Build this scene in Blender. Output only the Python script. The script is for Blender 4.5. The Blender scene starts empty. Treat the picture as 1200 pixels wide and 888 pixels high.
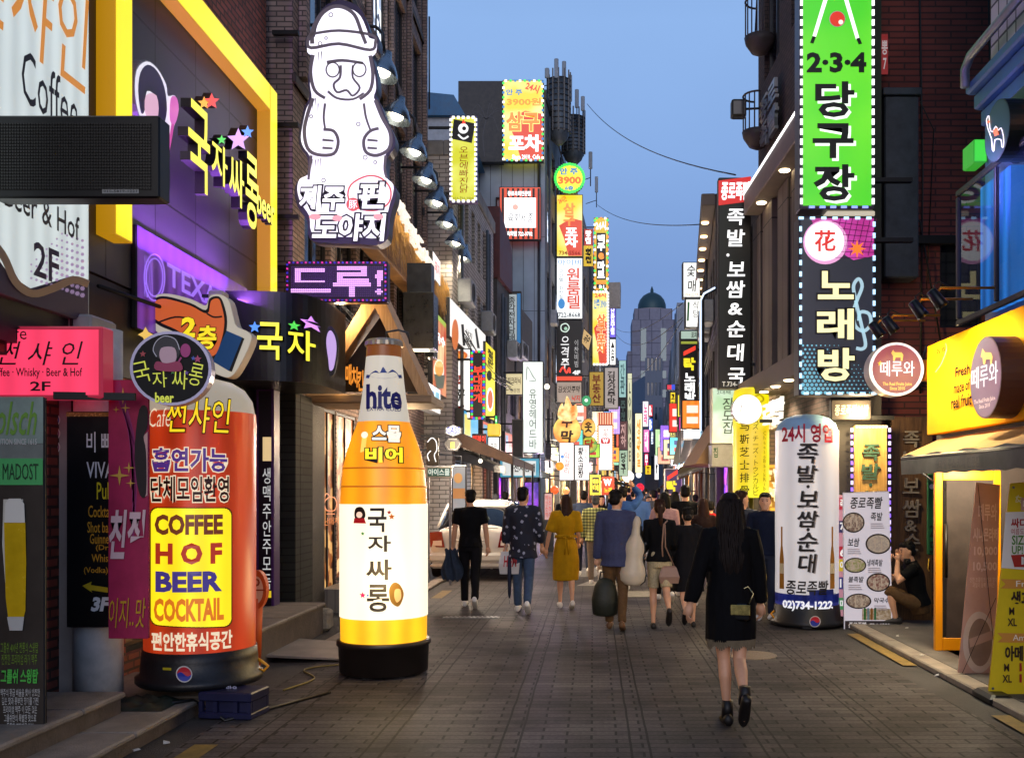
import bpy, bmesh, math, random
from mathutils import Vector, Matrix, noise as mnoise
R = random.Random(7)
S = bpy.context.scene
rad = math.radians

# ------------------------------------------------------------------ camera, sky, sun, exposure
F, CU, CV, EYE = 1150.0, 695.0, 574.0, 1.7      # focal length and vanishing point measured on the photograph
cam = bpy.data.cameras.new("camera")
cam_ob = bpy.data.objects.new("camera", cam)
S.collection.objects.link(cam_ob)
S.camera = cam_ob
cam_ob.location = (0, 0, EYE)
cam_ob.rotation_euler = (math.pi / 2, 0, 0)
cam.sensor_width = 36
cam.lens = F / 1200 * 36
cam.shift_x = (600 - CU) / 1200
cam.shift_y = (CV - 444) / 1200
cam.clip_start = 0.1
cam.clip_end = 4000

world = bpy.data.worlds.new("World")
S.world = world
world.use_nodes = True
wn, wl = world.node_tree.nodes, world.node_tree.links
sky = wn.new('ShaderNodeTexSky')
sky.sky_type = 'NISHITA'
sky.sun_disc = False
sky.sun_elevation = rad(12)
sky.sun_rotation = rad(180)
sky.ozone_density = 3.8
sky.air_density = 1.0
sky.dust_density = 0.0
tc = wn.new('ShaderNodeTexCoord')
lift = wn.new('ShaderNodeVectorMath'); lift.operation = 'ADD'; lift.inputs[1].default_value = (0, 0, 0.35)
wl.new(tc.outputs['Generated'], lift.inputs[0])
nrm = wn.new('ShaderNodeVectorMath'); nrm.operation = 'NORMALIZE'
wl.new(lift.outputs[0], nrm.inputs[0]); wl.new(nrm.outputs[0], sky.inputs['Vector'])
sepw = wn.new('ShaderNodeSeparateXYZ'); wl.new(tc.outputs['Generated'], sepw.inputs[0])
rampw = wn.new('ShaderNodeValToRGB')
rampw.color_ramp.elements[0].position = 0.0; rampw.color_ramp.elements[0].color = (0.34, 0.25, 0.29, 1)
e_ = rampw.color_ramp.elements.new(0.21); e_.color = (0.50, 0.384, 0.379, 1)
rampw.color_ramp.elements[1].position = 0.21
rampw.color_ramp.elements[2].position = 0.43; rampw.color_ramp.elements[2].color = (1.0, 0.75, 0.642, 1)
wl.new(sepw.outputs['Z'], rampw.inputs[0])
tint = wn.new('ShaderNodeMixRGB'); tint.blend_type = 'MULTIPLY'; tint.inputs[0].default_value = 1
wl.new(sky.outputs[0], tint.inputs[1]); wl.new(rampw.outputs[0], tint.inputs[2])
cl = wn.new('ShaderNodeTexNoise'); cl.inputs['Scale'].default_value = 2.2; cl.inputs['Detail'].default_value = 5; wl.new(tc.outputs['Generated'], cl.inputs['Vector'])
cr = wn.new('ShaderNodeMapRange'); cr.inputs[1].default_value = .35; cr.inputs[2].default_value = .7; cr.inputs[3].default_value = .95; cr.inputs[4].default_value = 1.06; wl.new(cl.outputs[0], cr.inputs[0])
cm = wn.new('ShaderNodeMixRGB'); cm.blend_type = 'MULTIPLY'; cm.inputs[0].default_value = 1; wl.new(tint.outputs[0], cm.inputs[1]); wl.new(cr.outputs[0], cm.inputs[2])
wl.new(cm.outputs[0], wn['Background'].inputs[0])
wn['Background'].inputs[1].default_value = 0.15

sun = bpy.data.lights.new("sun", 'SUN')
sun.energy = 0.30; sun.angle = rad(40); sun.color = (1, .86, .74)
sun_ob = bpy.data.objects.new("sun", sun)
S.collection.objects.link(sun_ob)
sun_ob.rotation_euler = (rad(78), 0, 0)

S.view_settings.view_transform = 'Standard'
S.view_settings.look = 'None'
S.view_settings.gamma = 1
S.view_settings.use_curve_mapping = False
S.view_settings.exposure = 1.89
S.cycles.use_denoising = True
try: S.cycles.denoiser = 'OPENIMAGEDENOISE'
except Exception: pass
S.cycles.max_bounces = 6
S.cycles.diffuse_bounces = 3
S.cycles.glossy_bounces = 3
S.cycles.transmission_bounces = 4
S.cycles.sample_clamp_indirect = 6

_wait = None
def put_in(o):
    """link into the scene (or hold back while many remeshes run, which is faster)"""
    if _wait is None: S.collection.objects.link(o)
    else: _wait.append(o)

# ------------------------------------------------------------------ materials
def lin(h):
    h = h.lstrip('#')
    c = [int(h[i:i + 2], 16) / 255 for i in (0, 2, 4)]
    return tuple(x / 12.92 if x <= .04045 else ((x + .055) / 1.055) ** 2.4 for x in c)
_mats = {}
K = 0.28          # lamp strengths below are written for a display value of 1; this brings them to the scene's exposure
def _new(name):
    m = bpy.data.materials.new(name); m.use_nodes = True
    return m, m.node_tree.nodes, m.node_tree.links, m.node_tree.nodes['Principled BSDF']
def mt(h, rough=.6, metal=0, nz=0.0, scale=6, bump=0.0, bscale=40, spec=.4, alpha=1):
    """plain painted / plastic / metal surface with mottling (nz) and fine relief (bump)"""
    k = ('m', h, rough, metal, nz, scale, bump, bscale, spec, alpha)
    if k in _mats: return _mats[k]
    m, n, l, b = _new('surface_' + h)
    c = lin(h)
    b.inputs['Roughness'].default_value = rough
    b.inputs['Metallic'].default_value = metal
    b.inputs['Specular IOR Level'].default_value = spec
    b.inputs['Base Color'].default_value = (*c, 1)
    if alpha < 1: b.inputs['Alpha'].default_value = alpha
    if nz or bump:
        t = n.new('ShaderNodeTexCoord')
    if nz:
        x = n.new('ShaderNodeTexNoise'); x.inputs['Scale'].default_value = scale; x.inputs['Detail'].default_value = 8
        x.inputs['Roughness'].default_value = .65
        l.new(t.outputs['Object'], x.inputs['Vector'])
        r = n.new('ShaderNodeValToRGB')
        r.color_ramp.elements[0].position = .3; r.color_ramp.elements[1].position = .72
        r.color_ramp.elements[0].color = (*[v * (1 - nz) for v in c], 1)
        r.color_ramp.elements[1].color = (*[min(1, v * (1 + nz)) for v in c], 1)
        l.new(x.outputs[0], r.inputs[0]); l.new(r.outputs[0], b.inputs['Base Color'])
        rr = n.new('ShaderNodeMapRange'); rr.inputs[3].default_value = max(.05, rough - .15); rr.inputs[4].default_value = min(1, rough + .15)
        l.new(x.outputs[0], rr.inputs[0]); l.new(rr.outputs[0], b.inputs['Roughness'])
    if bump:
        y = n.new('ShaderNodeTexNoise'); y.inputs['Scale'].default_value = bscale; y.inputs['Detail'].default_value = 6
        l.new(t.outputs['Object'], y.inputs['Vector'])
        bp = n.new('ShaderNodeBump'); bp.inputs['Strength'].default_value = bump; bp.inputs['Distance'].default_value = .02
        l.new(y.outputs[0], bp.inputs['Height']); l.new(bp.outputs[0], b.inputs['Normal'])
    _mats[k] = m
    return m
def em(h, s=1.0, uneven=0.0, scale=1.6):
    """backlit acrylic, neon, LED: gives off light"""
    s = s * K
    k = ('e', h, s, uneven, scale)
    if k in _mats: return _mats[k]
    m, n, l, b = _new('lit_' + h)
    c = lin(h)
    b.inputs['Base Color'].default_value = (*[v * .35 + .02 for v in c], 1)
    b.inputs['Roughness'].default_value = .35
    b.inputs['Emission Color'].default_value = (*c, 1)
    b.inputs['Emission Strength'].default_value = s
    if uneven:
        # uneven tube light painted into the emission: upright bands and mottling, plus dust and age
        t = n.new('ShaderNodeTexCoord'); x = n.new('ShaderNodeTexNoise')
        x.inputs['Scale'].default_value = scale; x.inputs['Detail'].default_value = 4
        l.new(t.outputs['Object'], x.inputs['Vector'])
        w = n.new('ShaderNodeTexWave'); w.wave_type = 'BANDS'; w.bands_direction = 'X'; w.inputs['Scale'].default_value = 1.6; w.inputs['Distortion'].default_value = .4; w.inputs['Detail'].default_value = 0
        l.new(t.outputs['Object'], w.inputs['Vector'])
        mx = n.new('ShaderNodeMixRGB'); mx.inputs[0].default_value = .4; l.new(x.outputs[0], mx.inputs[1]); l.new(w.outputs['Fac'], mx.inputs[2])
        r = n.new('ShaderNodeMapRange'); r.inputs[1].default_value = .2; r.inputs[2].default_value = .75
        r.inputs[3].default_value = s * (1 - uneven * 1.5); r.inputs[4].default_value = s * (1 + uneven)
        l.new(mx.outputs[0], r.inputs[0]); l.new(r.outputs[0], b.inputs['Emission Strength'])
    _mats[k] = m
    return m
def wallco(n, l):
    """object coordinates turned so that patterns run along any upright wall: (x+y, z)"""
    t = n.new('ShaderNodeTexCoord'); s = n.new('ShaderNodeSeparateXYZ'); l.new(t.outputs['Object'], s.inputs[0])
    a = n.new('ShaderNodeMath'); l.new(s.outputs[0], a.inputs[0]); l.new(s.outputs[1], a.inputs[1])
    c = n.new('ShaderNodeCombineXYZ'); l.new(a.outputs[0], c.inputs[0]); l.new(s.outputs[2], c.inputs[1])
    return c.outputs[0], t.outputs['Object']
def brick(h1, h2, hm, bw=.22, bh=.075, mortar=.012, rough=.85, bump=.5, off=.5, nz=.35, coord=None):
    k = ('b', h1, h2, hm, bw, bh, mortar, off, rough)
    if k in _mats: return _mats[k]
    m, n, l, b = _new('masonry_' + h1)
    co, ob = wallco(n, l)
    t = n.new('ShaderNodeTexBrick'); l.new(co, t.inputs['Vector'])
    t.offset = off
    t.inputs['Scale'].default_value = 1; t.inputs['Brick Width'].default_value = bw; t.inputs['Row Height'].default_value = bh
    t.inputs['Mortar Size'].default_value = mortar; t.inputs['Bias'].default_value = 0
    t.inputs['Color1'].default_value = (*lin(h1), 1); t.inputs['Color2'].default_value = (*lin(h2), 1); t.inputs['Mortar'].default_value = (*lin(hm), 1)
    x = n.new('ShaderNodeTexNoise'); x.inputs['Scale'].default_value = 1.1; x.inputs['Detail'].default_value = 9; l.new(ob, x.inputs['Vector'])
    r = n.new('ShaderNodeMapRange'); r.inputs[1].default_value = .3; r.inputs[2].default_value = .75; r.inputs[3].default_value = 1 - nz; r.inputs[4].default_value = 1 + nz * .5
    l.new(x.outputs[0], r.inputs[0])
    mx = n.new('ShaderNodeMixRGB'); mx.blend_type = 'MULTIPLY'; mx.inputs[0].default_value = 1
    l.new(t.outputs[0], mx.inputs[1]); l.new(r.outputs[0], mx.inputs[2]); l.new(mx.outputs[0], b.inputs['Base Color'])
    bp = n.new('ShaderNodeBump'); bp.inputs['Strength'].default_value = bump; bp.inputs['Distance'].default_value = .01; bp.invert = True
    l.new(t.outputs['Fac'], bp.inputs['Height']); l.new(bp.outputs[0], b.inputs['Normal'])
    b.inputs['Roughness'].default_value = rough
    _mats[k] = m
    return m
def wood(h1, h2, horiz=False, scale=14, rough=.55, spec=.4):
    k = ('w', h1, h2, horiz, scale, spec)
    if k in _mats: return _mats[k]
    m, n, l, b = _new('timber_' + h1)
    t = n.new('ShaderNodeTexCoord'); mp = n.new('ShaderNodeMapping'); l.new(t.outputs['Object'], mp.inputs[0])
    mp.inputs['Scale'].default_value = (1, 1, 12) if horiz else (12, 12, 1)
    x = n.new('ShaderNodeTexNoise'); x.inputs['Scale'].default_value = scale / 6; x.inputs['Detail'].default_value = 10; x.inputs['Roughness'].default_value = .7
    x.inputs['Distortion'].default_value = .6
    l.new(mp.outputs[0], x.inputs['Vector'])
    r = n.new('ShaderNodeValToRGB'); r.color_ramp.elements[0].position = .32; r.color_ramp.elements[1].position = .68
    r.color_ramp.elements[0].color = (*lin(h1), 1); r.color_ramp.elements[1].color = (*lin(h2), 1)
    l.new(x.outputs[0], r.inputs[0]); l.new(r.outputs[0], b.inputs['Base Color'])
    bp = n.new('ShaderNodeBump'); bp.inputs['Strength'].default_value = .25; bp.inputs['Distance'].default_value = .01
    l.new(x.outputs[0], bp.inputs['Height']); l.new(bp.outputs[0], b.inputs['Normal'])
    b.inputs['Roughness'].default_value = rough; b.inputs['Specular IOR Level'].default_value = spec
    _mats[k] = m
    return m
def glass(h='1a2026', rough=.06, alpha=1.0, emit=None, es=0, trans=0.0):
    k = ('g', h, rough, alpha, emit, es, trans)
    if k in _mats: return _mats[k]
    m, n, l, b = _new('glass_' + h)
    b.inputs['Base Color'].default_value = (*lin(h), 1); b.inputs['Roughness'].default_value = rough
    b.inputs['Specular IOR Level'].default_value = .8; b.inputs['Alpha'].default_value = alpha
    if trans:
        mixs = n.new('ShaderNodeMixShader'); tr = n.new('ShaderNodeBsdfTransparent'); out = n['Material Output']
        fr = n.new('ShaderNodeFresnel'); fr.inputs[0].default_value = 1.5
        ad = n.new('ShaderNodeMath'); ad.operation = 'ADD'; ad.inputs[1].default_value = 1 - trans; ad.use_clamp = True
        l.new(fr.outputs[0], ad.inputs[0]); l.new(ad.outputs[0], mixs.inputs[0])
        l.new(tr.outputs[0], mixs.inputs[1]); l.new(b.outputs[0], mixs.inputs[2]); l.new(mixs.outputs[0], out.inputs[0])
    if emit:
        b.inputs['Emission Color'].default_value = (*lin(emit), 1); b.inputs['Emission Strength'].default_value = es
    _mats[k] = m
    return m
def interior(h1, h2, s, sx=1.6, sz=1.9):
    """lit shop interior seen through its window: patches of shelves, lamps, walls"""
    s = s * K
    k = ('i', h1, h2, s, sx, sz)
    if k in _mats: return _mats[k]
    m, n, l, b = _new('lit_interior_' + h1)
    co, ob = wallco(n, l)
    mp = n.new('ShaderNodeMapping'); mp.inputs['Scale'].default_value = (sx, sz, 1); l.new(co, mp.inputs[0])
    v = n.new('ShaderNodeTexVoronoi'); v.distance = 'CHEBYCHEV'; v.inputs['Scale'].default_value = 2.2; l.new(mp.outputs[0], v.inputs['Vector'])
    r = n.new('ShaderNodeValToRGB'); r.color_ramp.interpolation = 'LINEAR'
    e = r.color_ramp.elements
    e[0].position = .1; e[0].color = (*[c * .08 for c in lin(h1)], 1); e[1].position = .9; e[1].color = (*lin(h2), 1)
    x = e.new(.5); x.color = (*lin(h1), 1)
    sp = n.new('ShaderNodeSeparateColor'); l.new(v.outputs['Color'], sp.inputs[0]); l.new(sp.outputs[0], r.inputs[0])
    l.new(r.outputs[0], b.inputs['Emission Color']); b.inputs['Emission Strength'].default_value = s
    b.inputs['Base Color'].default_value = (*[c * .3 for c in lin(h1)], 1)
    _mats[k] = m
    return m

# ------------------------------------------------------------------ mesh building
class MB:
    def __init__(s): s.v, s.f, s.m, s.sm, s.mats = [], [], [], [], []
    def mi(s, mat):
        if mat is None: return 0
        if mat not in s.mats: s.mats.append(mat)
        return s.mats.index(mat)
    def face(s, pts, mat=None, sm=False):
        b = len(s.v); s.v += [tuple(p) for p in pts]; s.f.append(tuple(range(b, b + len(pts)))); s.m.append(s.mi(mat)); s.sm.append(sm)
    def mesh(s, vs, fs, mat=None, sm=False):
        b = len(s.v); s.v += [tuple(p) for p in vs]; k = s.mi(mat)
        for f in fs: s.f.append(tuple(i + b for i in f)); s.m.append(k); s.sm.append(sm)
        return s
    def box(s, x0, x1, y0, y1, z0, z1, mat=None):
        x0, x1 = min(x0, x1), max(x0, x1); y0, y1 = min(y0, y1), max(y0, y1); z0, z1 = min(z0, z1), max(z0, z1)
        vs = [(x0, y0, z0), (x1, y0, z0), (x1, y1, z0), (x0, y1, z0), (x0, y0, z1), (x1, y0, z1), (x1, y1, z1), (x0, y1, z1)]
        return s.mesh(vs, [(0, 3, 2, 1), (4, 5, 6, 7), (0, 1, 5, 4), (1, 2, 6, 5), (2, 3, 7, 6), (3, 0, 4, 7)], mat)
    def rbox(s, x0, x1, y0, y1, z0, z1, r=.01, mat=None):
        """box with chamfered edges"""
        x0, x1 = min(x0, x1), max(x0, x1); y0, y1 = min(y0, y1), max(y0, y1); z0, z1 = min(z0, z1), max(z0, z1)
        r = min(r, (x1 - x0) * .45, (y1 - y0) * .45, (z1 - z0) * .45)
        rings = []
        for z, q in ((z0, r), (z0 + r, 0), (z1 - r, 0), (z1, r)):
            a, b, c, d = x0 + q, x1 - q, y0 + q, y1 - q
            k = r * .8
            rings.append([(a + k, c, z), (b - k, c, z), (b, c + k, z), (b, d - k, z), (b - k, d, z), (a + k, d, z), (a, d - k, z), (a, c + k, z)])
        return s.loft(rings, mat)
    def loft(s, rings, mat=None, sm=False, cap=True, close=True):
        n = len(rings[0]); vs = [p for r in rings for p in r]; fs = []
        for i in range(len(rings) - 1):
            for j in range(n if close else n - 1):
                a, b = i * n + j, i * n + (j + 1) % n
                fs.append((a, b, b + n, a + n))
        if cap and close: fs += [tuple(range(n))[::-1], tuple(range((len(rings) - 1) * n, len(rings) * n))]
        return s.mesh(vs, fs, mat, sm)
    def lathe(s, prof, c=(0, 0), seg=24, mat=None, sm=True, cap=True):
        rings = [[(c[0] + r * math.cos(2 * math.pi * j / seg), c[1] + r * math.sin(2 * math.pi * j / seg), z) for j in range(seg)] for r, z in prof]
        return s.loft(rings, mat, sm, cap)
    def tube(s, path, r, seg=8, mat=None, sm=True, cap=True, flat=None):
        path = [Vector(p) for p in path]; rs = r if isinstance(r, (list, tuple)) else [r] * len(path)
        rings = []; up = Vector((0, 0, 1)); prev = None
        for i, p in enumerate(path):
            d = (path[min(i + 1, len(path) - 1)] - path[max(i - 1, 0)]).normalized()
            if prev is None:
                a = d.cross(up)
                if a.length < .05: a = d.cross(Vector((0, 1, 0)))
                a.normalize()
            else:
                a = prev - d * prev.dot(d)
                a.normalize()
            prev = a; b = a.cross(d)
            q = flat if flat else 1
            rings.append([p + a * (rs[i] * math.cos(2 * math.pi * j / seg)) + b * (rs[i] * q * math.sin(2 * math.pi * j / seg)) for j in range(seg)])
        rings = [r_[::-1] for r_ in rings]
        return s.loft(rings, mat, sm, cap)
    def prism(s, pts, y0, y1, mat=None, mat_side=None):
        """outline in (x, z), extruded along y; front at y0"""
        n = len(pts)
        s.face([(x, y0, z) for x, z in pts], mat); s.face([(x, y1, z) for x, z in pts][::-1], mat_side or mat)
        for i in range(n):
            a, b = pts[i], pts[(i + 1) % n]
            s.face([(a[0], y0, a[1]), (a[0], y1, a[1]), (b[0], y1, b[1]), (b[0], y0, b[1])], mat_side or mat)
        return s
    def ball(s, c, r, seg=12, rings=8, mat=None, sc=(1, 1, 1)):
        prof = [[(c[0] + r * sc[0] * math.sin(math.pi * i / rings) * math.cos(2 * math.pi * j / seg),
                  c[1] + r * sc[1] * math.sin(math.pi * i / rings) * math.sin(2 * math.pi * j / seg),
                  c[2] - r * sc[2] * math.cos(math.pi * i / rings)) for j in range(seg)] for i in range(1, rings)]
        b = len(s.v); n = seg
        s.loft(prof, mat, True, cap=True)
        return s
    def build(s, name, mat=None, parent=None, fix=False):
        me = bpy.data.meshes.new(name)
        me.from_pydata(s.v, [], s.f)
        mats = ([mat] if mat else []) if not s.mats else s.mats
        for m in mats: me.materials.append(m)
        me.polygons.foreach_set('material_index', s.m); me.polygons.foreach_set('use_smooth', s.sm)
        me.update()
        if fix:
            bm = bmesh.new(); bm.from_mesh(me); bmesh.ops.recalc_face_normals(bm, faces=bm.faces); bm.to_mesh(me); bm.free()
        o = bpy.data.objects.new(name, me); put_in(o)
        if parent: o.parent = parent
        return o
def link(name, me, parent=None):
    o = bpy.data.objects.new(name, me); put_in(o)
    if parent: o.parent = parent
    return o
def thing(name, label, cat, loc=(0, 0, 0), rot=0, group=None):
    o = bpy.data.objects.new(name, None); put_in(o)
    o.location = loc; o.rotation_euler = (0, 0, rot); o.empty_display_size = .2
    o['label'] = label; o['category'] = cat
    if group: o['group'] = group
    return o
def tag(o, label, cat, group=None):
    o['label'] = label; o['category'] = cat
    if group: o['group'] = group
    return o
def copy_tree(o, parent=None):
    c = o.copy(); put_in(c); c.parent = parent
    for ch in list(o.children): copy_tree(ch, c)
    return c
def ground_y(v): return EYE * F / (v - CV)
def pix(u, v, Y): return Vector(((u - CU) * Y / F, Y, EYE + (CV - v) * Y / F))

# ------------------------------------------------------------------ lettering
_txt = {}
def text_mesh(body, bold=0.0, shear=0.0, line=1.0, res=2, space=1.0):
    """flat letter shapes scaled to a 1 x 1 box: (verts, faces, boundary edges)"""
    k = (body, bold, shear, line, res, space)
    if k in _txt: return _txt[k]
    o = _txt.get('pen')
    if o is None: o = _txt['pen'] = bpy.data.objects.new('pen', bpy.data.curves.new('pen', 'FONT'))
    c = o.data
    c.body = body; c.align_x = 'CENTER'; c.offset = bold; c.shear = shear; c.space_line = line; c.resolution_u = res; c.space_character = space
    me = o.to_mesh()
    vs = [(v.co.x, v.co.y) for v in me.vertices]
    fs = [tuple(p.vertices) for p in me.polygons if p.normal.z > 0]
    o.to_mesh_clear()
    if not vs: _txt[k] = ([(0, 0)], [], []); return _txt[k]
    x0, x1 = min(v[0] for v in vs), max(v[0] for v in vs); y0, y1 = min(v[1] for v in vs), max(v[1] for v in vs)
    w, h = max(x1 - x0, 1e-6), max(y1 - y0, 1e-6)
    vs = [((x - x0) / w, (y - y0) / h) for x, y in vs]
    cnt = {}
    for f in fs:
        for i in range(len(f)):
            a, b = f[i], f[(i + 1) % len(f)]
            cnt[(a, b)] = 1
    bd = [e for e in cnt if (e[1], e[0]) not in cnt]
    _txt[k] = (vs, fs, bd)
    return _txt[k]
def star_pts(cx, cz, r, n=5, q=.42, a0=90):
    return [(cx + (r if i % 2 == 0 else r * q) * math.cos(rad(a0 + 180 / n * i)), cz + (r if i % 2 == 0 else r * q) * math.sin(rad(a0 + 180 / n * i))) for i in range(2 * n)]
def smooth(pts, n=5, closed=True):
    """Catmull-Rom through the given points"""
    out = []; m = len(pts)
    for i in range(m if closed else m - 1):
        g = (lambda j: pts[j % m]) if closed else (lambda j: pts[max(0, min(m - 1, j))])
        p0, p1, p2, p3 = g(i - 1), g(i), g(i + 1), g(i + 2)
        for k in range(n):
            t = k / n
            out.append(tuple(.5 * (2 * p1[d] + (p2[d] - p0[d]) * t + (2 * p0[d] - 5 * p1[d] + 4 * p2[d] - p3[d]) * t * t + (3 * p1[d] - p0[d] - 3 * p2[d] + p3[d]) * t ** 3) for d in (0, 1)))
    if not closed: out.append(tuple(pts[-1]))
    return out
def tri(pts):
    """triangulate a possibly concave outline"""
    from mathutils.geometry import tessellate_polygon
    t = tessellate_polygon([[Vector((p[0], p[1], 0)) for p in pts]])
    out = []
    for a, b, c in t:
        A, B, C = pts[a], pts[b], pts[c]
        out.append((a, b, c) if (B[0] - A[0]) * (C[1] - A[1]) - (B[1] - A[1]) * (C[0] - A[0]) > 0 else (a, c, b))
    return out

class Board:
    """A thing whose front lies in an upright plane through O=(x, y) at angle rot. Pixel measurements of the photograph are
    turned into metres in that plane, so sizes and places are real."""
    def __init__(s, name, label, cat, O, rot=0.0, z0=0.0, group=None, surf=None):
        s.O, s.rot, s.z0, s.off = O, rot, z0, 0.0
        s.root = thing(name, label, cat, (O[0], O[1], z0), rot, group)
        s.parts = {}; s.surf = surf or (lambda x, z: 0.0)
    def at(s, u, v):
        du = (u - CU) / F; c, sn = math.cos(s.rot), math.sin(s.rot)
        ox, oy = s.O[0] + s.off * sn, s.O[1] - s.off * c
        q = (oy * du - ox) / (c - du * sn)
        t = oy + q * sn
        return q, EYE + (CV - v) * t / F - s.z0
    def mb(s, part): return s.parts.setdefault(part, MB())
    def put(s, part, mat, vs, fs, lay=1, ext=0, bd=None):
        off = .004 * lay + ext
        P = [(x, s.surf(x, z) - off, z) for x, z in vs]
        s.mb(part).mesh(P, fs, mat)
        if ext:
            if bd is None: n = len(vs); bd = [(i, (i + 1) % n) for i in range(n)]
            Q = [(x, s.surf(x, z) - .002, z) for x, z in vs]
            n = len(vs)
            s.mb(part).mesh(P + Q, [(a, a + n, b + n, b) for a, b in bd], s.side if getattr(s, 'side', None) else mat)
    def box2(s, u0, v0, u1, v1):
        um, vm = (u0 + u1) / 2, (v0 + v1) / 2
        a, b = s.at(u0, vm)[0], s.at(u1, vm)[0]
        return a, b, s.at(um, v1)[1], s.at(um, v0)[1]
    def T(s, body, u0, v0, u1, v1, mat, bold=0.0, shear=0.0, ext=0, part='lettering', lay=2, out=None, ob=.035, line=1.0, res=2, turn=0, fol=False, space=1.0):
        """lettering fitted to a pixel box; fol: follow the plane's perspective"""
        vs, fs, bd = text_mesh(body, bold, shear, line, res, space)
        x0, x1, za, zb = s.box2(u0, v0, u1, v1)
        def place(vs, gx=0, gz=0):
            r = []
            for a, b in vs:
                x, z = x0 - gx + (x1 - x0 + 2 * gx) * a, za - gz + (zb - za + 2 * gz) * b
                if turn:
                    cx, cz = (x0 + x1) / 2, (za + zb) / 2; ca, sa = math.cos(turn), math.sin(turn)
                    x, z = cx + (x - cx) * ca - (z - cz) * sa, cz + (x - cx) * sa + (z - cz) * ca
                r.append((x, z))
            return r
        if out:
            v2, f2, b2 = text_mesh(body, bold + ob, shear, line, res, space)
            nl = body.count('\n') + 1; nc = max(len(t) for t in body.split('\n'))
            s.put(part, out, place(v2, (x1 - x0) / nc * ob * .9, (zb - za) / nl * ob * .9), f2, lay - 1, max(0, ext - .004), b2)
        s.put(part, mat, place(vs), fs, lay, ext, bd)
    def rect(s, u0, v0, u1, v1, mat, part='artwork', lay=1, ext=0, nseg=1):
        x0, x1, za, zb = s.box2(u0, v0, u1, v1)
        vs, fs = [], []
        for i in range(nseg + 1):
            x = x0 + (x1 - x0) * i / nseg; vs += [(x, za), (x, zb)]
        for i in range(nseg): fs.append((2 * i, 2 * i + 2, 2 * i + 3, 2 * i + 1))
        bd = [(0, 2 * nseg)] if False else None
        if ext: vs = [(x0, za), (x1, za), (x1, zb), (x0, zb)]; fs = [(0, 1, 2, 3)]
        s.put(part, mat, vs, fs, lay, ext)
    def rrect(s, u0, v0, u1, v1, r, mat, part='artwork', lay=1, ext=0):
        pts = []
        for cx, cy, a in ((u0 + r, v0 + r, 180), (u1 - r, v0 + r, 270), (u1 - r, v1 - r, 0), (u0 + r, v1 - r, 90)):
            for k in range(5): t = rad(a + 22.5 * k); pts.append((cx + r * math.cos(t), cy + r * math.sin(t)))
        s.poly(pts, mat, part, lay, ext)
    def poly(s, px, mat, part='artwork', lay=1, ext=0):
        pts = [s.at(u, v) for u, v in px]
        ar = sum(pts[i][0] * pts[(i + 1) % len(pts)][1] - pts[(i + 1) % len(pts)][0] * pts[i][1] for i in range(len(pts)))
        if ar < 0: pts = pts[::-1]
        s.put(part, mat, pts, tri(pts), lay, ext)
    def disc(s, u, v, ru, mat, rv=None, part='artwork', lay=1, ext=0, n=28):
        rv = rv or ru
        s.poly([(u + ru * math.cos(2 * math.pi * i / n), v + rv * math.sin(2 * math.pi * i / n)) for i in range(n)], mat, part, lay, ext)
    def star(s, u, v, r, mat, part='star', lay=1, ext=0, n=5, q=.45, a0=90):
        s.poly([(a, 2 * v - b) for a, b in star_pts(u, v, r, n, q, a0)], mat, part, lay, ext)
    def stroke(s, px, w, mat, part='artwork', lay=2, closed=False, sm=4, ext=0):
        """brush line along pixel points, w pixels wide"""
        p = smooth(px, sm, closed) if sm else [tuple(q) for q in px]
        n = len(p); vs = []
        for i in range(n):
            a, b = (p[i - 1], p[(i + 1) % n]) if closed else (p[max(0, i - 1)], p[min(n - 1, i + 1)])
            dx, dy = b[0] - a[0], b[1] - a[1]; d = math.hypot(dx, dy) or 1
            ww = (w[0] + (w[1] - w[0]) * i / (n - 1)) if isinstance(w, tuple) else w
            nx, ny = -dy / d * ww / 2, dx / d * ww / 2
            vs += [s.at(p[i][0] + nx, p[i][1] + ny), s.at(p[i][0] - nx, p[i][1] - ny)]
        fs = [(2 * i, 2 * ((i + 1) % n), 2 * ((i + 1) % n) + 1, 2 * i + 1) for i in range(n if closed else n - 1)]
        fs2 = []
        for f in fs:
            A, B, C = vs[f[0]], vs[f[1]], vs[f[2]]
            fs2.append(f if (B[0] - A[0]) * (C[1] - A[1]) - (B[1] - A[1]) * (C[0] - A[0]) > 0 else f[::-1])
        s.put(part, mat, vs, fs2, lay)
    def bulbs(s, px, mat, part='light_string', n=20, size=.03, long=None, lay=1):
        """small lamps spaced evenly along a pixel polyline"""
        q = [s.at(u, v) for u, v in px]
        L = [math.dist(q[i], q[i + 1]) for i in range(len(q) - 1)]; tot = sum(L)
        for k in range(n):
            d = tot * (k + .5) / n; i = 0
            while i < len(L) - 1 and d > L[i]: d -= L[i]; i += 1
            t = d / L[i]; x = q[i][0] + (q[i + 1][0] - q[i][0]) * t; z = q[i][1] + (q[i + 1][1] - q[i][1]) * t
            hx = hz = size / 2
            if long:
                if abs(q[i + 1][0] - q[i][0]) > abs(q[i + 1][1] - q[i][1]): hx = long / 2
                else: hz = long / 2
            y = s.surf(x, z) - .004 * lay
            m_ = mat[k % len(mat)] if isinstance(mat, list) else mat
            s.mb(part).box(x - hx, x + hx, y - .012, y, z - hz, z + hz, m_)
    def done(s):
        for k, m in s.parts.items(): m.build(k, None, s.root)
        return s.root
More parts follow.
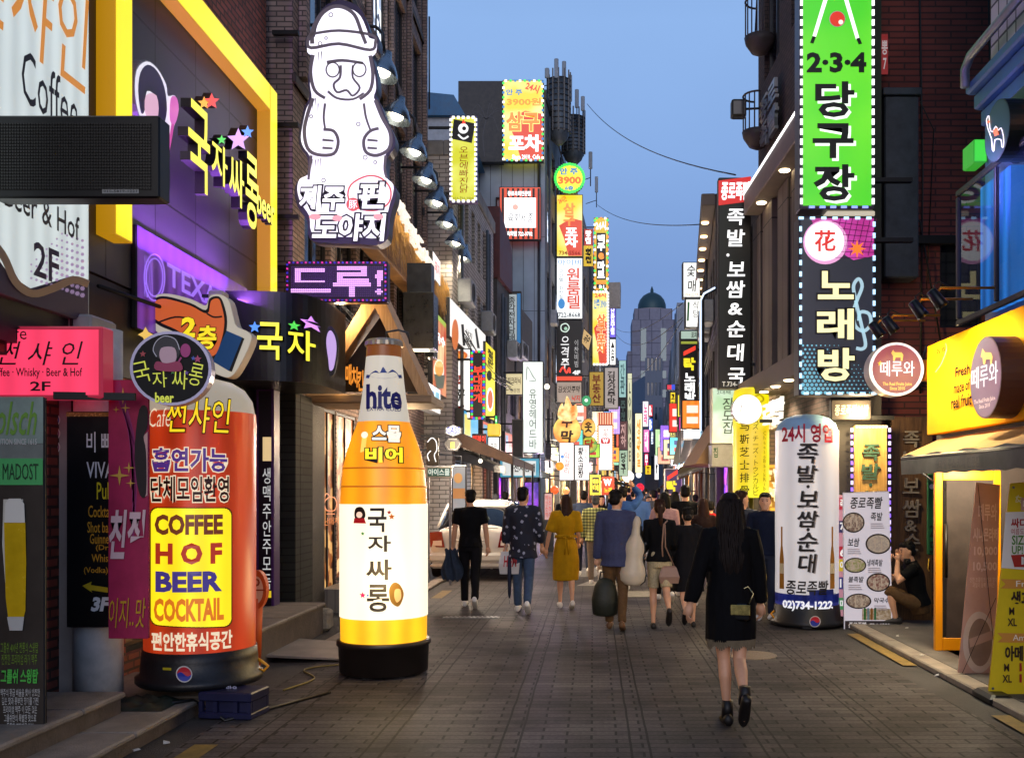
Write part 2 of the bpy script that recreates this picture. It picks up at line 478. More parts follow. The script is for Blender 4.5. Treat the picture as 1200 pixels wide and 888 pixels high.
class Sign(Board):
    """Box sign: rect = pixel corners of its front. Y: depth of a sign facing the camera; or O + rot for a facade."""
    def __init__(s, name, label, rect, Y=None, O=None, rot=0.0, d=.14, face=None, box=None, rim=.03, cat='sign', group=None, pts=None, disc=False, faceB=True, yaw=0):
        u0, v0, u1, v1 = rect
        if O is None: O = ((( u0 + u1) / 2 - CU) * Y / F, Y); rot = yaw
        du = ((u0 + u1) / 2 - CU) / F; q = (O[1] * du - O[0]) / (math.cos(rot) - du * math.sin(rot))
        O = (O[0] + q * math.cos(rot), O[1] + q * math.sin(rot))
        z0 = EYE + (CV - v1) * O[1] / F
        super().__init__(name, label, cat, O, rot, z0, group)
        box = box or mt('2b2b2d', .5, nz=.2)
        s.w0, s.w1, _, s.h = s.box2(u0, v0, u1, v1)
        s.d = d
        if pts or disc:
            if disc:
                x = (s.w0 + s.w1) / 2; n = 36
                P = [(x + (s.w1 - s.w0) / 2 * math.cos(2 * math.pi * i / n), s.h / 2 + s.h / 2 * math.sin(2 * math.pi * i / n)) for i in range(n)]
            else:
                P = [s.at(*p) for p in pts]
                if sum(P[i][0] * P[(i + 1) % len(P)][1] - P[(i + 1) % len(P)][0] * P[i][1] for i in range(len(P))) < 0: P = P[::-1]
            n = len(P); m = s.mb('housing'); T = tri(P)
            m.mesh([(x, 0, z) for x, z in P], T, box)
            m.mesh([(x, d, z) for x, z in P], [t[::-1] for t in T], box)
            for i in range(n):
                a, b = P[i], P[(i + 1) % n]
                m.face([(a[0], 0, a[1]), (a[0], d, a[1]), (b[0], d, b[1]), (b[0], 0, b[1])], box)
            if face:
                cx = sum(p[0] for p in P) / n; cz = sum(p[1] for p in P) / n
                k = 1 - rim * 2 / max(.2, max(p[0] for p in P) - min(p[0] for p in P))
                Q = [(cx + (x - cx) * k, cz + (z - cz) * k) for x, z in P]
                s.put('face_panel', face, Q, tri(Q), .5)
        else:
            s.mb('housing').rbox(s.w0, s.w1, 0, d, 0, s.h, .012, box)
            if face:
                s.put('face_panel', face, [(s.w0 + rim, rim), (s.w1 - rim, rim), (s.w1 - rim, s.h - rim), (s.w0 + rim, s.h - rim)], [(0, 1, 2, 3)], .5)
                if faceB and rot == 0:
                    s.mb('face_panel').face([(s.w1 - rim, d + .004, rim), (s.w0 + rim, d + .004, rim), (s.w0 + rim, d + .004, s.h - rim), (s.w1 - rim, d + .004, s.h - rim)], face)
    def arms(s, to, n=2, mat=None):
        """brackets from the sign's edge to the wall it hangs on (to: metres beyond the edge; negative = left)"""
        mat = mat or mt('242426', .5, .6)
        for i in range(n):
            z = s.h * (.12 + .76 * i / max(1, n - 1))
            a, b = (s.w0 + to, s.w0 + .02) if to < 0 else (s.w1 - .02, s.w1 + to)
            s.mb('bracket').box(a, b, s.d * .35, s.d * .65, z - .025, z + .025, mat)

# ------------------------------------------------------------------ ground
def paving_material():
    m, n, l, b = _new('street_pavers')
    t = n.new('ShaderNodeTexCoord'); ob = t.outputs['Object']
    def M(op, a, bb=None, clamp=False):
        x = n.new('ShaderNodeMath'); x.operation = op; x.use_clamp = clamp
        for i, q in enumerate((a, bb)):
            if q is None: continue
            if isinstance(q, (int, float)): x.inputs[i].default_value = q
            else: l.new(q, x.inputs[i])
        return x.outputs[0]
    s = n.new('ShaderNodeSeparateXYZ'); l.new(ob, s.inputs[0]); X = s.outputs[0]
    wob = n.new('ShaderNodeTexNoise'); wob.inputs['Scale'].default_value = 1.6; l.new(ob, wob.inputs['Vector'])
    vm = n.new('ShaderNodeVectorMath'); vm.operation = 'SCALE'; vm.inputs['Scale'].default_value = .02; l.new(wob.outputs['Color'], vm.inputs[0])
    va = n.new('ShaderNodeVectorMath'); l.new(ob, va.inputs[0]); l.new(vm.outputs[0], va.inputs[1])
    br = n.new('ShaderNodeTexBrick'); l.new(va.outputs[0], br.inputs['Vector'])
    br.inputs['Scale'].default_value = 1; br.inputs['Brick Width'].default_value = .34; br.inputs['Row Height'].default_value = .11
    br.inputs['Mortar Size'].default_value = .005; br.inputs['Mortar Smooth'].default_value = .3; br.inputs['Bias'].default_value = 0
    br.inputs['Color1'].default_value = (.050, .0435, .043, 1); br.inputs['Color2'].default_value = (.096, .082, .078, 1); br.inputs['Mortar'].default_value = (.003, .0025, .002, 1)
    # pairs of drain joints running along the street every 0.87 m
    sx = n.new('ShaderNodeSeparateXYZ'); l.new(va.outputs[0], sx.inputs[0])
    fr = M('FRACT', M('DIVIDE', sx.outputs[0], .87))
    d1 = M('LESS_THAN', M('ABSOLUTE', M('SUBTRACT', fr, .3)), .0095); d2 = M('LESS_THAN', M('ABSOLUTE', M('SUBTRACT', fr, .44)), .0095)
    dj = M('MAXIMUM', d1, d2)
    par = M('SUBTRACT', 1, M('MODULO', M('FLOOR', M('DIVIDE', M('ADD', sx.outputs[1], 110), .11)), 2))
    vj = M('GREATER_THAN', M('ABSOLUTE', M('SUBTRACT', M('FRACT', M('DIVIDE', M('ADD', M('ADD', sx.outputs[0], 34), M('MULTIPLY', par, .17)), .34)), .5)), .474)
    dj = M('MAXIMUM', dj, vj)
    big = n.new('ShaderNodeTexNoise'); big.inputs['Scale'].default_value = .55; big.inputs['Detail'].default_value = 8; big.inputs['Roughness'].default_value = .6; l.new(ob, big.inputs['Vector'])
    fine = n.new('ShaderNodeTexNoise'); fine.inputs['Scale'].default_value = 38; fine.inputs['Detail'].default_value = 5; l.new(ob, fine.inputs['Vector'])
    mr = n.new('ShaderNodeMapRange'); mr.inputs[1].default_value = .3; mr.inputs[2].default_value = .72; mr.inputs[3].default_value = .45; mr.inputs[4].default_value = 1.45; l.new(big.outputs[0], mr.inputs[0])
    mf = n.new('ShaderNodeMapRange'); mf.inputs[1].default_value = .3; mf.inputs[2].default_value = .7; mf.inputs[3].default_value = .7; mf.inputs[4].default_value = 1.25; l.new(fine.outputs[0], mf.inputs[0])
    m1 = n.new('ShaderNodeMixRGB'); m1.blend_type = 'MULTIPLY'; m1.inputs[0].default_value = 1; l.new(br.outputs[0], m1.inputs[1]); l.new(M('MULTIPLY', mr.outputs[0], mf.outputs[0]), m1.inputs[2])
    m2 = n.new('ShaderNodeMixRGB'); l.new(dj, m2.inputs[0]); l.new(m1.outputs[0], m2.inputs[1]); m2.inputs[2].default_value = (.012, .01, .009, 1)
    gum = n.new('ShaderNodeTexVoronoi'); gum.inputs['Scale'].default_value = 2.6; l.new(ob, gum.inputs['Vector'])
    gm = M('LESS_THAN', gum.outputs['Distance'], .045); st_ = n.new('ShaderNodeTexNoise'); st_.inputs['Scale'].default_value = 1.3; st_.inputs['Detail'].default_value = 10; st_.inputs['Roughness'].default_value = .72; l.new(va.outputs[0], st_.inputs['Vector'])
    sr = n.new('ShaderNodeMapRange'); sr.inputs[1].default_value = .56; sr.inputs[2].default_value = .68; sr.inputs[3].default_value = 0; sr.inputs[4].default_value = .75; l.new(st_.outputs[0], sr.inputs[0])
    m3 = n.new('ShaderNodeMixRGB'); l.new(M('MAXIMUM', M('MULTIPLY', gm, .6), sr.outputs[0]), m3.inputs[0]); l.new(m2.outputs[0], m3.inputs[1]); m3.inputs[2].default_value = (.013, .011, .011, 1)
    l.new(m3.outputs[0], b.inputs['Base Color'])
    hgt = M('SUBTRACT', M('MULTIPLY', fine.outputs[0], .35), M('MAXIMUM', br.outputs['Fac'], dj))
    bp = n.new('ShaderNodeBump'); bp.inputs['Strength'].default_value = .55; bp.inputs['Distance'].default_value = .012; l.new(hgt, bp.inputs['Height']); l.new(bp.outputs[0], b.inputs['Normal'])
    rg = n.new('ShaderNodeMapRange'); rg.inputs[3].default_value = .8; rg.inputs[4].default_value = .5; l.new(big.outputs[0], rg.inputs[0]); l.new(rg.outputs[0], b.inputs['Roughness'])
    b.inputs['Specular IOR Level'].default_value = .14
    return m
def structure(name, m, mat=None):
    o = m.build(name, mat); o['kind'] = 'structure'; return o
def shift(Y): return 0 if Y < 14 else .061 * (Y - 14)      # the street bends gently to the right
ASPH = mt('3c3836', .75, nz=.45, scale=3.5, bump=.5, bscale=120)
STONE = mt('84796d', .7, nz=.35, scale=4, bump=.35, bscale=90)
CONC = mt('7d7a76', .8, nz=.35, scale=2.2, bump=.3, bscale=60)
DARK = mt('1b1a1b', .55, nz=.3)
BLACK = mt('0c0c0d', .45)
METAL = mt('3a3b3e', .4, .7, nz=.25)
STEEL = mt('8c8f94', .3, .9, nz=.2)
WHITE = mt('d8d6d0', .5, nz=.12, scale=3)
g = MB(); g.face([(-1500, -200, -.012), (1500, -200, -.012), (1500, 2500, -.012), (-1500, 2500, -.012)])
structure('ground', g, ASPH)
g = MB(); ys = [-4, 6, 14, 22, 32, 45, 60, 80, 110, 150, 200, 260]
for a, b in zip(ys, ys[1:]): g.face([(-2.75 + shift(a), a, 0), (2.95 + shift(a) - (.35 if a >= 14 else 0), a, 0), (2.95 + shift(b) - (.35 if b >= 14 else 0), b, 0), (-2.75 + shift(b), b, 0)])
structure('street_paving', g, paving_material())
YEL = mt('7a622c', .7, nz=.45, scale=9); WPAINT = mt('8a857c', .7, nz=.4, scale=9)
g = MB()
for x0, x1, a, b in ((3.0, 3.14, 9.5, 11.6), (-2.66, -2.5, 6.0, 6.55), (-2.55, -2.38, 15.4, 16.6), (3.0, 3.14, 6.4, 7.4)): g.face([(x0, a, .004), (x1, a, .004), (x1, b, .004), (x0, b, .004)], YEL)
for c, w, a, b in ((-.25, .5, 19.2, 21.5), (.55, .55, 15.6, 16.5), (.1, .4, 17.4, 18.2), (1.0, .4, 19.5, 21)):
    g.face([(c - w, a, .004), (c + w * .6, a, .004), (c + w, b, .004), (c - w * .5, b, .004)], WPAINT)
structure('painted_markings', g)
# kerb stones, set end to end
for side, x0, x1, y0, y1 in ((1, 3.16, 3.34, -2, 12.3), (-1, -2.98, -2.78, 10.8, 21)):
    g = MB(); y = y0
    while y < y1: g.rbox(x0, x1, y + .006, min(y + .98, y1) - .006, -.01, .055 if side > 0 else .04, .012); y += .98
    structure('kerb', g, STONE)
g = MB(); g.rbox(3.35, 12, -2, 12.45, -.01, .05, .005); structure('pavement', g, mt('5b5550', .75, nz=.4, scale=3, bump=.4, bscale=80))
# manhole plate and drain cover
g = MB(); g.lathe([(.0, .006), (.27, .006), (.27, -.004)], (1.62, 10.1), 28, None, False); o = g.build('manhole_cover', mt('8a7a66', .38, .6, nz=.3, bump=.6, bscale=90)); tag(o, 'round worn manhole cover to the right of the woman in the black coat', 'manhole cover')
g = MB(); g.box(-2.0, -1.25, 13.0, 13.14, 0, .008)
for i in range(12): g.box(-1.97 + i * .06, -1.94 + i * .06, 13.01, 13.13, .008, .014)
tag(g.build('drain_grate', STEEL), 'long metal drain grate behind the bottle shaped sign', 'drain grate')

# ------------------------------------------------------------------ buildings
GLS = glass('161c24', .05); GLSB = glass('22303f', .05)
BLDS = []
class Building:
    """A=left, B=right end of the front seen from the street; local x runs along the front, local y into the building"""
    def __init__(s, name, label, A, B, D, h, wall, openings=(), side=None, z0=-.01, cat='building', group=None, frame=None, reveal=.14):
        s.A, s.B = Vector(A), Vector(B); d = s.B - s.A; s.L = d.length; s.rot = math.atan2(d.y, d.x)
        s.root = thing(name, label, cat, (A[0], A[1], 0), s.rot, group); s.h = h; BLDS.append(s)
        m = MB(); L = s.L; frame = frame or METAL
        xs = sorted({0, L} | {o[0] for o in openings} | {o[1] for o in openings}); zs = sorted({z0, h} | {o[2] for o in openings} | {o[3] for o in openings})
        for i in range(len(xs) - 1):
            for j in range(len(zs) - 1):
                cx, cz = (xs[i] + xs[i + 1]) / 2, (zs[j] + zs[j + 1]) / 2
                if any(o[0] < cx < o[1] and o[2] < cz < o[3] for o in openings): continue
                m.face([(xs[i], 0, zs[j]), (xs[i + 1], 0, zs[j]), (xs[i + 1], 0, zs[j + 1]), (xs[i], 0, zs[j + 1])], wall)
        for o in openings:
            a, b, c, d_ = o[:4]; r = o[6] if len(o) > 6 else reveal
            m.face([(a, 0, c), (a, 0, d_), (a, r, d_), (a, r, c)], wall); m.face([(b, 0, c), (b, r, c), (b, r, d_), (b, 0, d_)], wall)
            m.face([(a, 0, c), (a, r, c), (b, r, c), (b, 0, c)], wall); m.face([(a, 0, d_), (b, 0, d_), (b, r, d_), (a, r, d_)], wall)
            m.face([(a, r + .3, c), (b, r + .3, c), (b, r + .3, d_), (a, r + .3, d_)], DARK)
        sd = side or wall
        m.face([(0, 0, z0), (0, 0, h), (0, D, h), (0, D, z0)], sd); m.face([(L, 0, z0), (L, D, z0), (L, D, h), (L, 0, h)], sd)
        m.face([(0, D, z0), (0, D, h), (L, D, h), (L, D, z0)], wall); m.face([(0, 0, h), (L, 0, h), (L, D, h), (0, D, h)], CONC)
        m.build('wall', None, s.root)
        cache = {}
        for o in openings:
            a, b, c, d_, kind = o[:5]; nb = o[5] if len(o) > 5 else 1; r = o[6] if len(o) > 6 else reveal
            w, hh = b - a, d_ - c; k = (round(w, 3), round(hh, 3), nb, r)
            if k not in cache:
                f = MB(); t = .045
                f.box(.001, w - .001, r - .06, r - .005, .001, t); f.box(.001, w - .001, r - .06, r - .005, hh - t, hh - .001); f.box(.001, t, r - .06, r - .005, t, hh - t); f.box(w - t, w - .001, r - .06, r - .005, t, hh - t)
                for i in range(1, nb): f.box(w * i / nb - .02, w * i / nb + .02, r - .055, r - .008, t, hh - t)
                fo = f.build('window', frame); p = MB(); p.face([(t, r - .03, t), (w - t, r - .03, t), (w - t, r - .03, hh - t), (t, r - .03, hh - t)])
                cache[k] = (fo.data, p); bpy.data.objects.remove(fo)
            fm, p = cache[k]
            w_ = link('window', fm, s.root); w_.location = (a, 0, c)
            p.build('pane', kind, w_)
    def part(s, name, m, mat=None): return m.build(name, mat, s.root)
    def cornice(s, z=None, out=.12, t=.25, mat=None, name='cornice'):
        z = s.h if z is None else z
        m = MB(); m.rbox(-.05, s.L + .05, -out, -.003, z - t, z, .02); return s.part(name, m, mat or CONC)
    def parapet(s, t=.5, mat=None, D=3):
        m = MB(); m.rbox(-.04, s.L + .04, -.06, .2, s.h + .002, s.h + t, .02); m.rbox(-.04, .2, .203, D, s.h + .002, s.h + t, .02); m.rbox(s.L - .2, s.L + .04, .203, D, s.h + .002, s.h + t, .02)
        return s.part('parapet', m, mat or CONC)
def grid(x0, x1, nx, zs, wh, kinds, gap=.35, nb=1):
    """rows of window openings"""
    out = []; st = (x1 - x0) / nx
    for z in zs:
        for i in range(nx): out.append((x0 + st * i + gap / 2, x0 + st * (i + 1) - gap / 2, z, z + wh, kinds[R.randrange(len(kinds))], nb))
    return out
LITW = interior('ffb45a', 'fff0d0', 2.03); LITC = interior('cfe0ff', 'ffffff', 1.76); LITO = interior('ff8a2a', 'ffdf9a', 2.03); LITV = interior('8a3cff', 'ff5ad0', 1.89); LITR = interior('ff3020', 'ffd080', 1.76)
DIMW = interior('6a4420', 'd8a060', .5); LITY = interior('ffd040', 'fff6c0', 2.16)
BRK_RED = brick('9c5644', '7e4436', '4a3830'); BRK_BRN = brick('a48c82', '86706a', '544a46', .2, .065, .009); BRK_DRK = brick('7e3a30', '683028', '422420', .42, .085, .012, nz=.4)
TILE_LT = brick('b5ada6', 'a69d97', '5d5855', .3, .1, .01, nz=.25); TILE_WH = brick('bdbdb8', 'a8a8a5', '4a4a4c', .2, .2, .014, off=0, nz=.25)
PANEL_DK = brick('403e44', '39373d', '0d0d0e', .9, 1.45, .012, off=0, rough=.45, nz=.2, bump=.8)
PLANKS = brick('6e6258', '5b5148', '1c1917', .32, 6.0, .012, off=0, rough=.7, nz=.35)

# --- left, near: the dark panelled cafe building
b = Building('cafe_building', 'red brick building clad in dark panels behind the orange column sign', (-4.0, 2.5), (-4.0, 12.0), 8, 13.5, BRK_RED,
             [(5.9, 7.1, .28, 2.62, DIMW, 2), (3.4, 4.7, .28, 2.62, GLS, 2)], frame=DARK)
m = MB(); m.box(5.1, 9.3, -.05, -.003, 3.42, 6.32); b.part('panel_cladding', m, PANEL_DK)
m = MB(); m.box(0, 5.07, -.07, -.003, 2.7, 6.4); m.box(5.1, 9.5, -.045, -.003, 2.65, 3.40); b.part('fascia', m, mt('1f1d22', .5, nz=.3))
m = MB(); m.tube([(5.2, -.12, 3.30), (7.2, -.16, 3.36), (9.4, -.13, 3.32)], .018, 6); m.tube([(4.9, -.09, 6.3), (4.95, -.1, 4), (4.9, -.1, 2.4)], .014, 6); m.tube([(4.75, -.09, 6.3), (4.8, -.1, 4.3), (4.86, -.1, 2.1)], .01, 6)
b.part('cable', m, BLACK)
m = MB(); m.rbox(8.35, 8.43, -.05, .0, .4, 2.65, .01); m.rbox(8.95, 9.05, -.05, 0, .4, 2.65, .01); m.rbox(8.35, 9.05, -.06, 0, 2.65, 2.75, .01); m.rbox(8.43, 8.95, -.03, -.004, .4, .9, .01)
b.part('door_frame', m, mt('3b2150', .4, nz=.2))
# stone steps along it
for z, x1, y0, y1, nm in ((.12, -2.98, 2, 8.55, 'pale worn lower stone step below the orange column sign'), (.27, -3.32, 2, 6.98, 'upper stone step leading to the grey pillar'), (.36, -3.2, 9.2, 11.75, 'grey stone step in front of the purple door')):
    t = thing('stone_step', nm, 'step', ((-4.0 + x1) / 2, (y0 + y1) / 2, 0), 0, 'stone steps on the left')
    w, ln = x1 + 4.0, y1 - y0
    m = MB(); m.box(-w / 2, w / 2 - .03, -ln / 2 + .02, ln / 2 - .02, -.01, z - .045); m.build('riser', mt('5a5049', .75, nz=.4, bump=.3), t)
    m = MB(); y = -ln / 2
    while y < ln / 2 - .05: m.rbox(-w / 2, w / 2, y + .003, min(y + 1.1, ln / 2) - .003, z - .042, z, .012); y += 1.1
    m.build('tread', STONE, t)
t = thing('grey_pillar', 'tall grey painted pillar with three round green stickers', 'pillar', (-3.95, 7.55, .12))
m = MB(); m.rbox(-.2, .19, -.2, .2, 0, 2.9, .02); m.build('shaft', mt('8f8f92', .5, nz=.2, scale=2.5), t)
t2 = thing('white_pillar', 'stained white painted pillar below the black bar menu', 'pillar', (-3.63, 7.2, .12))
m = MB(); m.lathe([(.17, 0), (.17, .6), (.165, .61), (.165, 2.75)], (0, 0), 20); m.build('shaft', mt('b9b6b0', .55, nz=.3, scale=3.5), t2)

# --- left, second: brown building with the lamp row
ops = [(1.35, 2.15, .12, 2.85, interior('a85a1e', 'ffc878', .9, 3, 2.4), 2, .07), (2.2, 3.4, .35, 2.85, interior('a85a1e', 'ffd090', 1.0, 3, 2.4), 2, .07), (3.9, 6.2, .2, 2.7, LITO, 3, .3), (6.6, 9.8, .2, 2.7, LITC, 3, .3)]
ops += grid(.4, 9.9, 6, (4.3,), 1.5, [GLS, GLS, DIMW], .25, 2) + grid(.4, 9.9, 5, (7.2, 9.7, 12.2), 1.75, [GLSB, GLSB, GLSB, LITC], .3, 3)
b = Building('brown_brick_building', 'brown brick building with rows of dark blue windows above wall lamps', (-3.75, 12.25), (-3.86, 22.4), 9, 16, BRK_BRN, ops, frame=mt('2a2624', .5))
for z in (6.9, 9.4, 11.9): b.cornice(z, .05, .14, mt('4a403b', .7), 'ledge')
m = MB()
for i in range(6): m.rbox(.25 + i * 1.93, .42 + i * 1.93, -.1, -.004, 6.95, 15.9, .01)
b.part('pier', m, BRK_BRN)
m = MB(); m.rbox(-.22, -.006, -.1, .25, 0, 2.9, .01); m.rbox(-.005, .55, -.1, -.004, 0, 2.9, .01); b.part('stone_column', m, brick('2c2e29', '23251f', '0e0f0c', .5, .09, .008, off=.3, nz=.5))
m = MB(); m.rbox(.56, 1.3, -.06, -.004, 0, 2.9, .01); b.part('mesh_column', m, mt('4e4a43', .6, .3, nz=.3, bump=.8, bscale=220))
m = MB(); m.box(1.3, 3.5, -.3, -.004, -.01, .33); m.box(1.3, 3.5, -.62, -.303, -.01, .14); b.part('entrance_step', m, brick('8a8378', '7d766c', '4d483f', .11, .4, .004, off=0))

# --- left, third: pale tile corner, then the low shop, then the tall sign building, then the far ones
ops = grid(.5, 6.6, 6, (5.6, 7.6), 1.35, [GLS], .5) + [(.4, 2.6, .1, 2.4, LITC, 2, .3), (2.8, 4.6, .1, 2.4, LITW, 2, .3), (4.8, 6.6, .1, 2.4, LITR, 2, .3)]
b = Building('pale_tile_building', 'pale grey tiled building with a column of louvred windows', (-3.24, 22.6), (-3.0, 29.5), 8, 9.4, TILE_LT, ops); b.parapet(.35)
b = Building('rooftop_house', 'white rooftop house with a blue tin roof', (-5.9, 34), (-4.7, 34), 6, 14.6, mt('a8a9ad', .7, nz=.2), [(.3, .8, 12, 13.2, GLS, 1)])
m = MB(); m.prism([(-.2, 14.6), (1.5, 14.6), (1.1, 15.3), (.1, 15.4)], -.2, 6); b.part('roof', m, mt('2a5f84', .5, nz=.2))
ops = [(.3, 2.0, .1, 2.2, LITV, 3, .25), (2.3, 4.2, .1, 2.3, LITW, 2, .25), (4.6, 7.5, .1, 2.3, LITO, 2, .25)] + grid(.4, 7.6, 4, (4.2,), 1.3, [GLS, DIMW], .6)
b = Building('low_shop_house', 'low dark shop house with a rusty red box roof', (-2.95, 30.2), (-2.35, 38), 7, 8.2, mt('4d4a49', .75, nz=.35), ops)
m = MB(); m.prism([(-.1, 8.22), (2.4, 8.22), (2.2, 9.6), (-.1, 10.4)], -.1, 4); b.part('roof_box', m, mt('5a2c2a', .6, nz=.3))
RIBBED = brick('8e9eaa', '8796a2', '4c5762', .45, 3.0, .014, off=0, rough=.5, nz=.2)
ops = grid(.5, 11.5, 6, (3.6, 6.4, 9.2, 12.0, 14.8), 1.6, [GLS, GLS, LITC, DIMW], .5) + [(.4, 5.8, .1, 2.6, LITW, 3, .25), (6.2, 11.6, .1, 2.6, LITY, 3, .25)]
b = Building('ribbed_metal_building', 'tall blue grey ribbed metal building carrying the black rooftop billboard', (-1.95, 40), (-1.2, 52), 9, 17.6, mt('55585c', .6, nz=.3), ops, side=RIBBED); b.parapet(.4, METAL)
m = MB()
for x, z in ((1.1, 12.0), (2.6, 7.9)): m.rbox(-.03, -.35, x, x + .8, z, z + .65, .03)
b.part('air_conditioner', m, mt('9a9da0', .5, nz=.2))
m = MB()
for y in (.25, 2.9): m.tube([(-.06, y, 0), (-.06, y, 17.4)], .06, 8)
m.tube([(-.06, .25, 13.6), (-.06, 2.0, 13.6), (-.06, 2.0, 12.6)], .05, 8); b.part('pipe', m, METAL)
ops = grid(.5, 19, 8, (3.8, 6.8, 9.8, 12.8), 1.7, [GLS, DIMW, LITC, GLS], .8) + [(.6 + i * 4.7, 4.9 + i * 4.7, .1, 2.6, (LITO, LITW, LITR, LITY)[i], 2, .2) for i in range(4)]
b = Building('grey_office_block', 'narrow grey block rising behind the stacked vertical signs', (-.9, 52.6), (.3, 72), 10, 17.2, mt('57524f', .7, nz=.3), ops); b.parapet(.5)
m = MB(); m.prism([(2, 17.3), (7, 17.3), (6.2, 19.2), (5.6, 19.2), (5.6, 17.9), (2.3, 17.9)], .2, 1.4); b.part('roof_frame', m, METAL)
ops = grid(.5, 36, 9, (4, 7, 10, 13), 1.7, [GLS, DIMW, LITC], 1.4) + [(.6 + i * 7, 7.2 + i * 7, .1, 2.7, (LITW, LITC, LITO, LITY, LITR)[i], 3, .2) for i in range(5)]
b = Building('beige_corner_block', 'beige block with a flared roof edge far down the left side', (.45, 73), (2.6, 109), 12, 15.2, mt('6f675f', .7, nz=.25), ops)
m = MB(); m.prism([(-.4, 15.22), (.3, 15.22), (1.0, 16.7), (.8, 17.0), (-.6, 17.0)], -1.6, 5); b.part('roof_flare', m, mt('8a8480', .6, nz=.2))
ops = grid(1, 78, 12, (5, 9, 13), 2.2, [GLS, DIMW, LITC], 3) + [(1 + i * 13, 12 + i * 13, .1, 3, (LITW, LITC, LITO, LITY, LITR, LITW)[i], 3, .2) for i in range(6)]
Building('far_left_block', 'grey block at the far left end of the street', (2.75, 110), (8, 190), 14, 16.5, mt('5f6066', .7, nz=.2), ops)

# --- the tower with the green dome, and blocks closing the view
t = thing('domed_tower', 'distant pale tower with a dark green dome closing the street', 'building', (17.4, 290, 0))
TOW = brick('7e7c8a', '747280', '50505e', 3.2, 3.4, .12, off=0, nz=.15)
m = MB(); m.box(-6.1, 6.3, -6, 6, 0, 51); m.box(-7.4, -6.12, -5, 6, 0, 42); m.box(6.32, 7.4, -4, 6, 0, 33); m.box(-5.4, 5.6, -5.4, 5.4, 51, 54.3); m.build('wall', TOW, t)
m = MB(); m.lathe([(4.1, 54.3), (4.2, 55), (4.1, 56.4), (3.6, 57.8), (2.6, 59), (1.2, 59.8), (.5, 60), (.45, 60.8), (.1, 61.8)], (0, 0), 28); m.build('dome', mt('2c454c', .5, .3, nz=.2), t)
m = MB(); m.lathe([(5.2, 53.9), (5.3, 54.6), (4.6, 54.7)], (0, 0), 28); m.build('balustrade', mt('83787c', .7), t)
wm = None
for (x, z, w, h) in [(-3.6, 39, 1.6, 9.5), (2.2, 39, 1.6, 9.5)] + [(xx, zz, 1.6, 2.2) for zz in (34, 28.5, 23, 17.5, 12) for xx in (-3.6, 2.2)] + [(-.7, zz, 1.4, 2) for zz in (34, 23, 12)]:
    m = MB(); m.box(x, x + w, -6.08, -6.01, z, z + h); m.build('window', glass('3a6a70', .1), t)
ops = grid(1, 13, 4, (6, 11, 16, 21, 26), 2.6, [GLSB, GLSB, LITC], 1.2)
Building('slate_block', 'slate blue block standing in front of the domed tower', (10.6, 200), (14.2, 200.5), 20, 25, mt('5d6472', .6, nz=.2), [(x * .27, y * .27, a, b_, c, n) for x, y, a, b_, c, n in ops])
Building('slender_block', 'slender dim block beside the slate one at the end of the street', (13.2, 186), (15.6, 186), 12, 17.5, mt('555b68', .6, nz=.2), [(.5, 1.0, z, z + 1.6, GLSB, 1) for z in (5, 8, 11, 14)] + [(1.4, 1.9, z, z + 1.6, GLSB, 1) for z in (5, 8, 11, 14)])

# --- right side, near to far
SHOPY = mt('f0a200', .8, nz=.05, scale=1.2, spec=.1)
t = Building('yellow_juice_shop', 'small juice shop with a bright yellow fascia on the right', (3.64, 10.4), (3.64, 3.5), 6, 3.25, mt('3a3230', .7, nz=.3), [(.3, 6.7, .05, 2.15, DIMW, 4, 1.2)], side=DARK, frame=mt('d98f10', .45, nz=.1))
m = MB(); m.rbox(0.0, 6.9, -.1, -.004, 2.28, 3.22, .006); t.part('fascia', m, SHOPY)
YS = t
ops = [(1.9, 4.8, 3.75, 5.4, glass('10151b', .05), 3)]
b = Building('white_tile_building', 'white tiled upper storey with blue cornice above the juice shop', (4.05, 10.0), (4.05, 3.5), 5.5, 14, TILE_WH, [(2.2, 5.6, 4.6, 6.2, GLS, 2), (.5, 1.5, 9, 11, GLS, 1)], z0=3.27)
m = MB(); m.rbox(-.1, 6.4, -.22, -.004, 5.75, 5.86, .02); m.rbox(-.06, 6.4, -.15, -.004, 5.58, 5.74, .02); m.rbox(-.03, 6.4, -.09, -.004, 5.4, 5.57, .02); b.part('cornice', m, mt('35587a', .45, nz=.25))
m = MB(); m.tube([(.0, -.26, 5.8), (.0, -.26, 5.98), (.15, -.26, 6.06), (6.3, -.26, 6.14)], .045, 10); b.part('pipe', m, mt('7a8288', .4, .5, nz=.3))
m = MB(); m.rbox(-.02, 2.15, -.05, -.004, 3.3, 5.49, .01); b.part('wall_panel', m, mt('5a6a86', .5, nz=.45, scale=2.5))
m = MB(); m.rbox(-.1, 1.7, -.32, -.28, 3.38, 3.44, .01); m.rbox(-.1, -.04, -.32, -.28, 3.45, 4.7, .01); m.rbox(1.64, 1.7, -.32, -.28, 3.45, 4.7, .01); m.rbox(-.1, 1.7, -.32, -.28, 4.71, 4.77, .01); m.rbox(.86, .9, -.32, -.28, 3.45, 4.7, .005)
wf = b.part('bay_window', m, DARK)
m = MB(); m.face([(-.04, -.3, 3.44), (1.64, -.3, 3.44), (1.64, -.3, 4.71), (-.04, -.3, 4.71)]); m.build('pane', glass('1c2530', .03, trans=.75), wf)
m = MB(); m.box(.3, 1.0, -.22, -.06, 3.46, 4.68); b.part('blue_screen', m, em('2a80e0', .9, .4, 1.2))
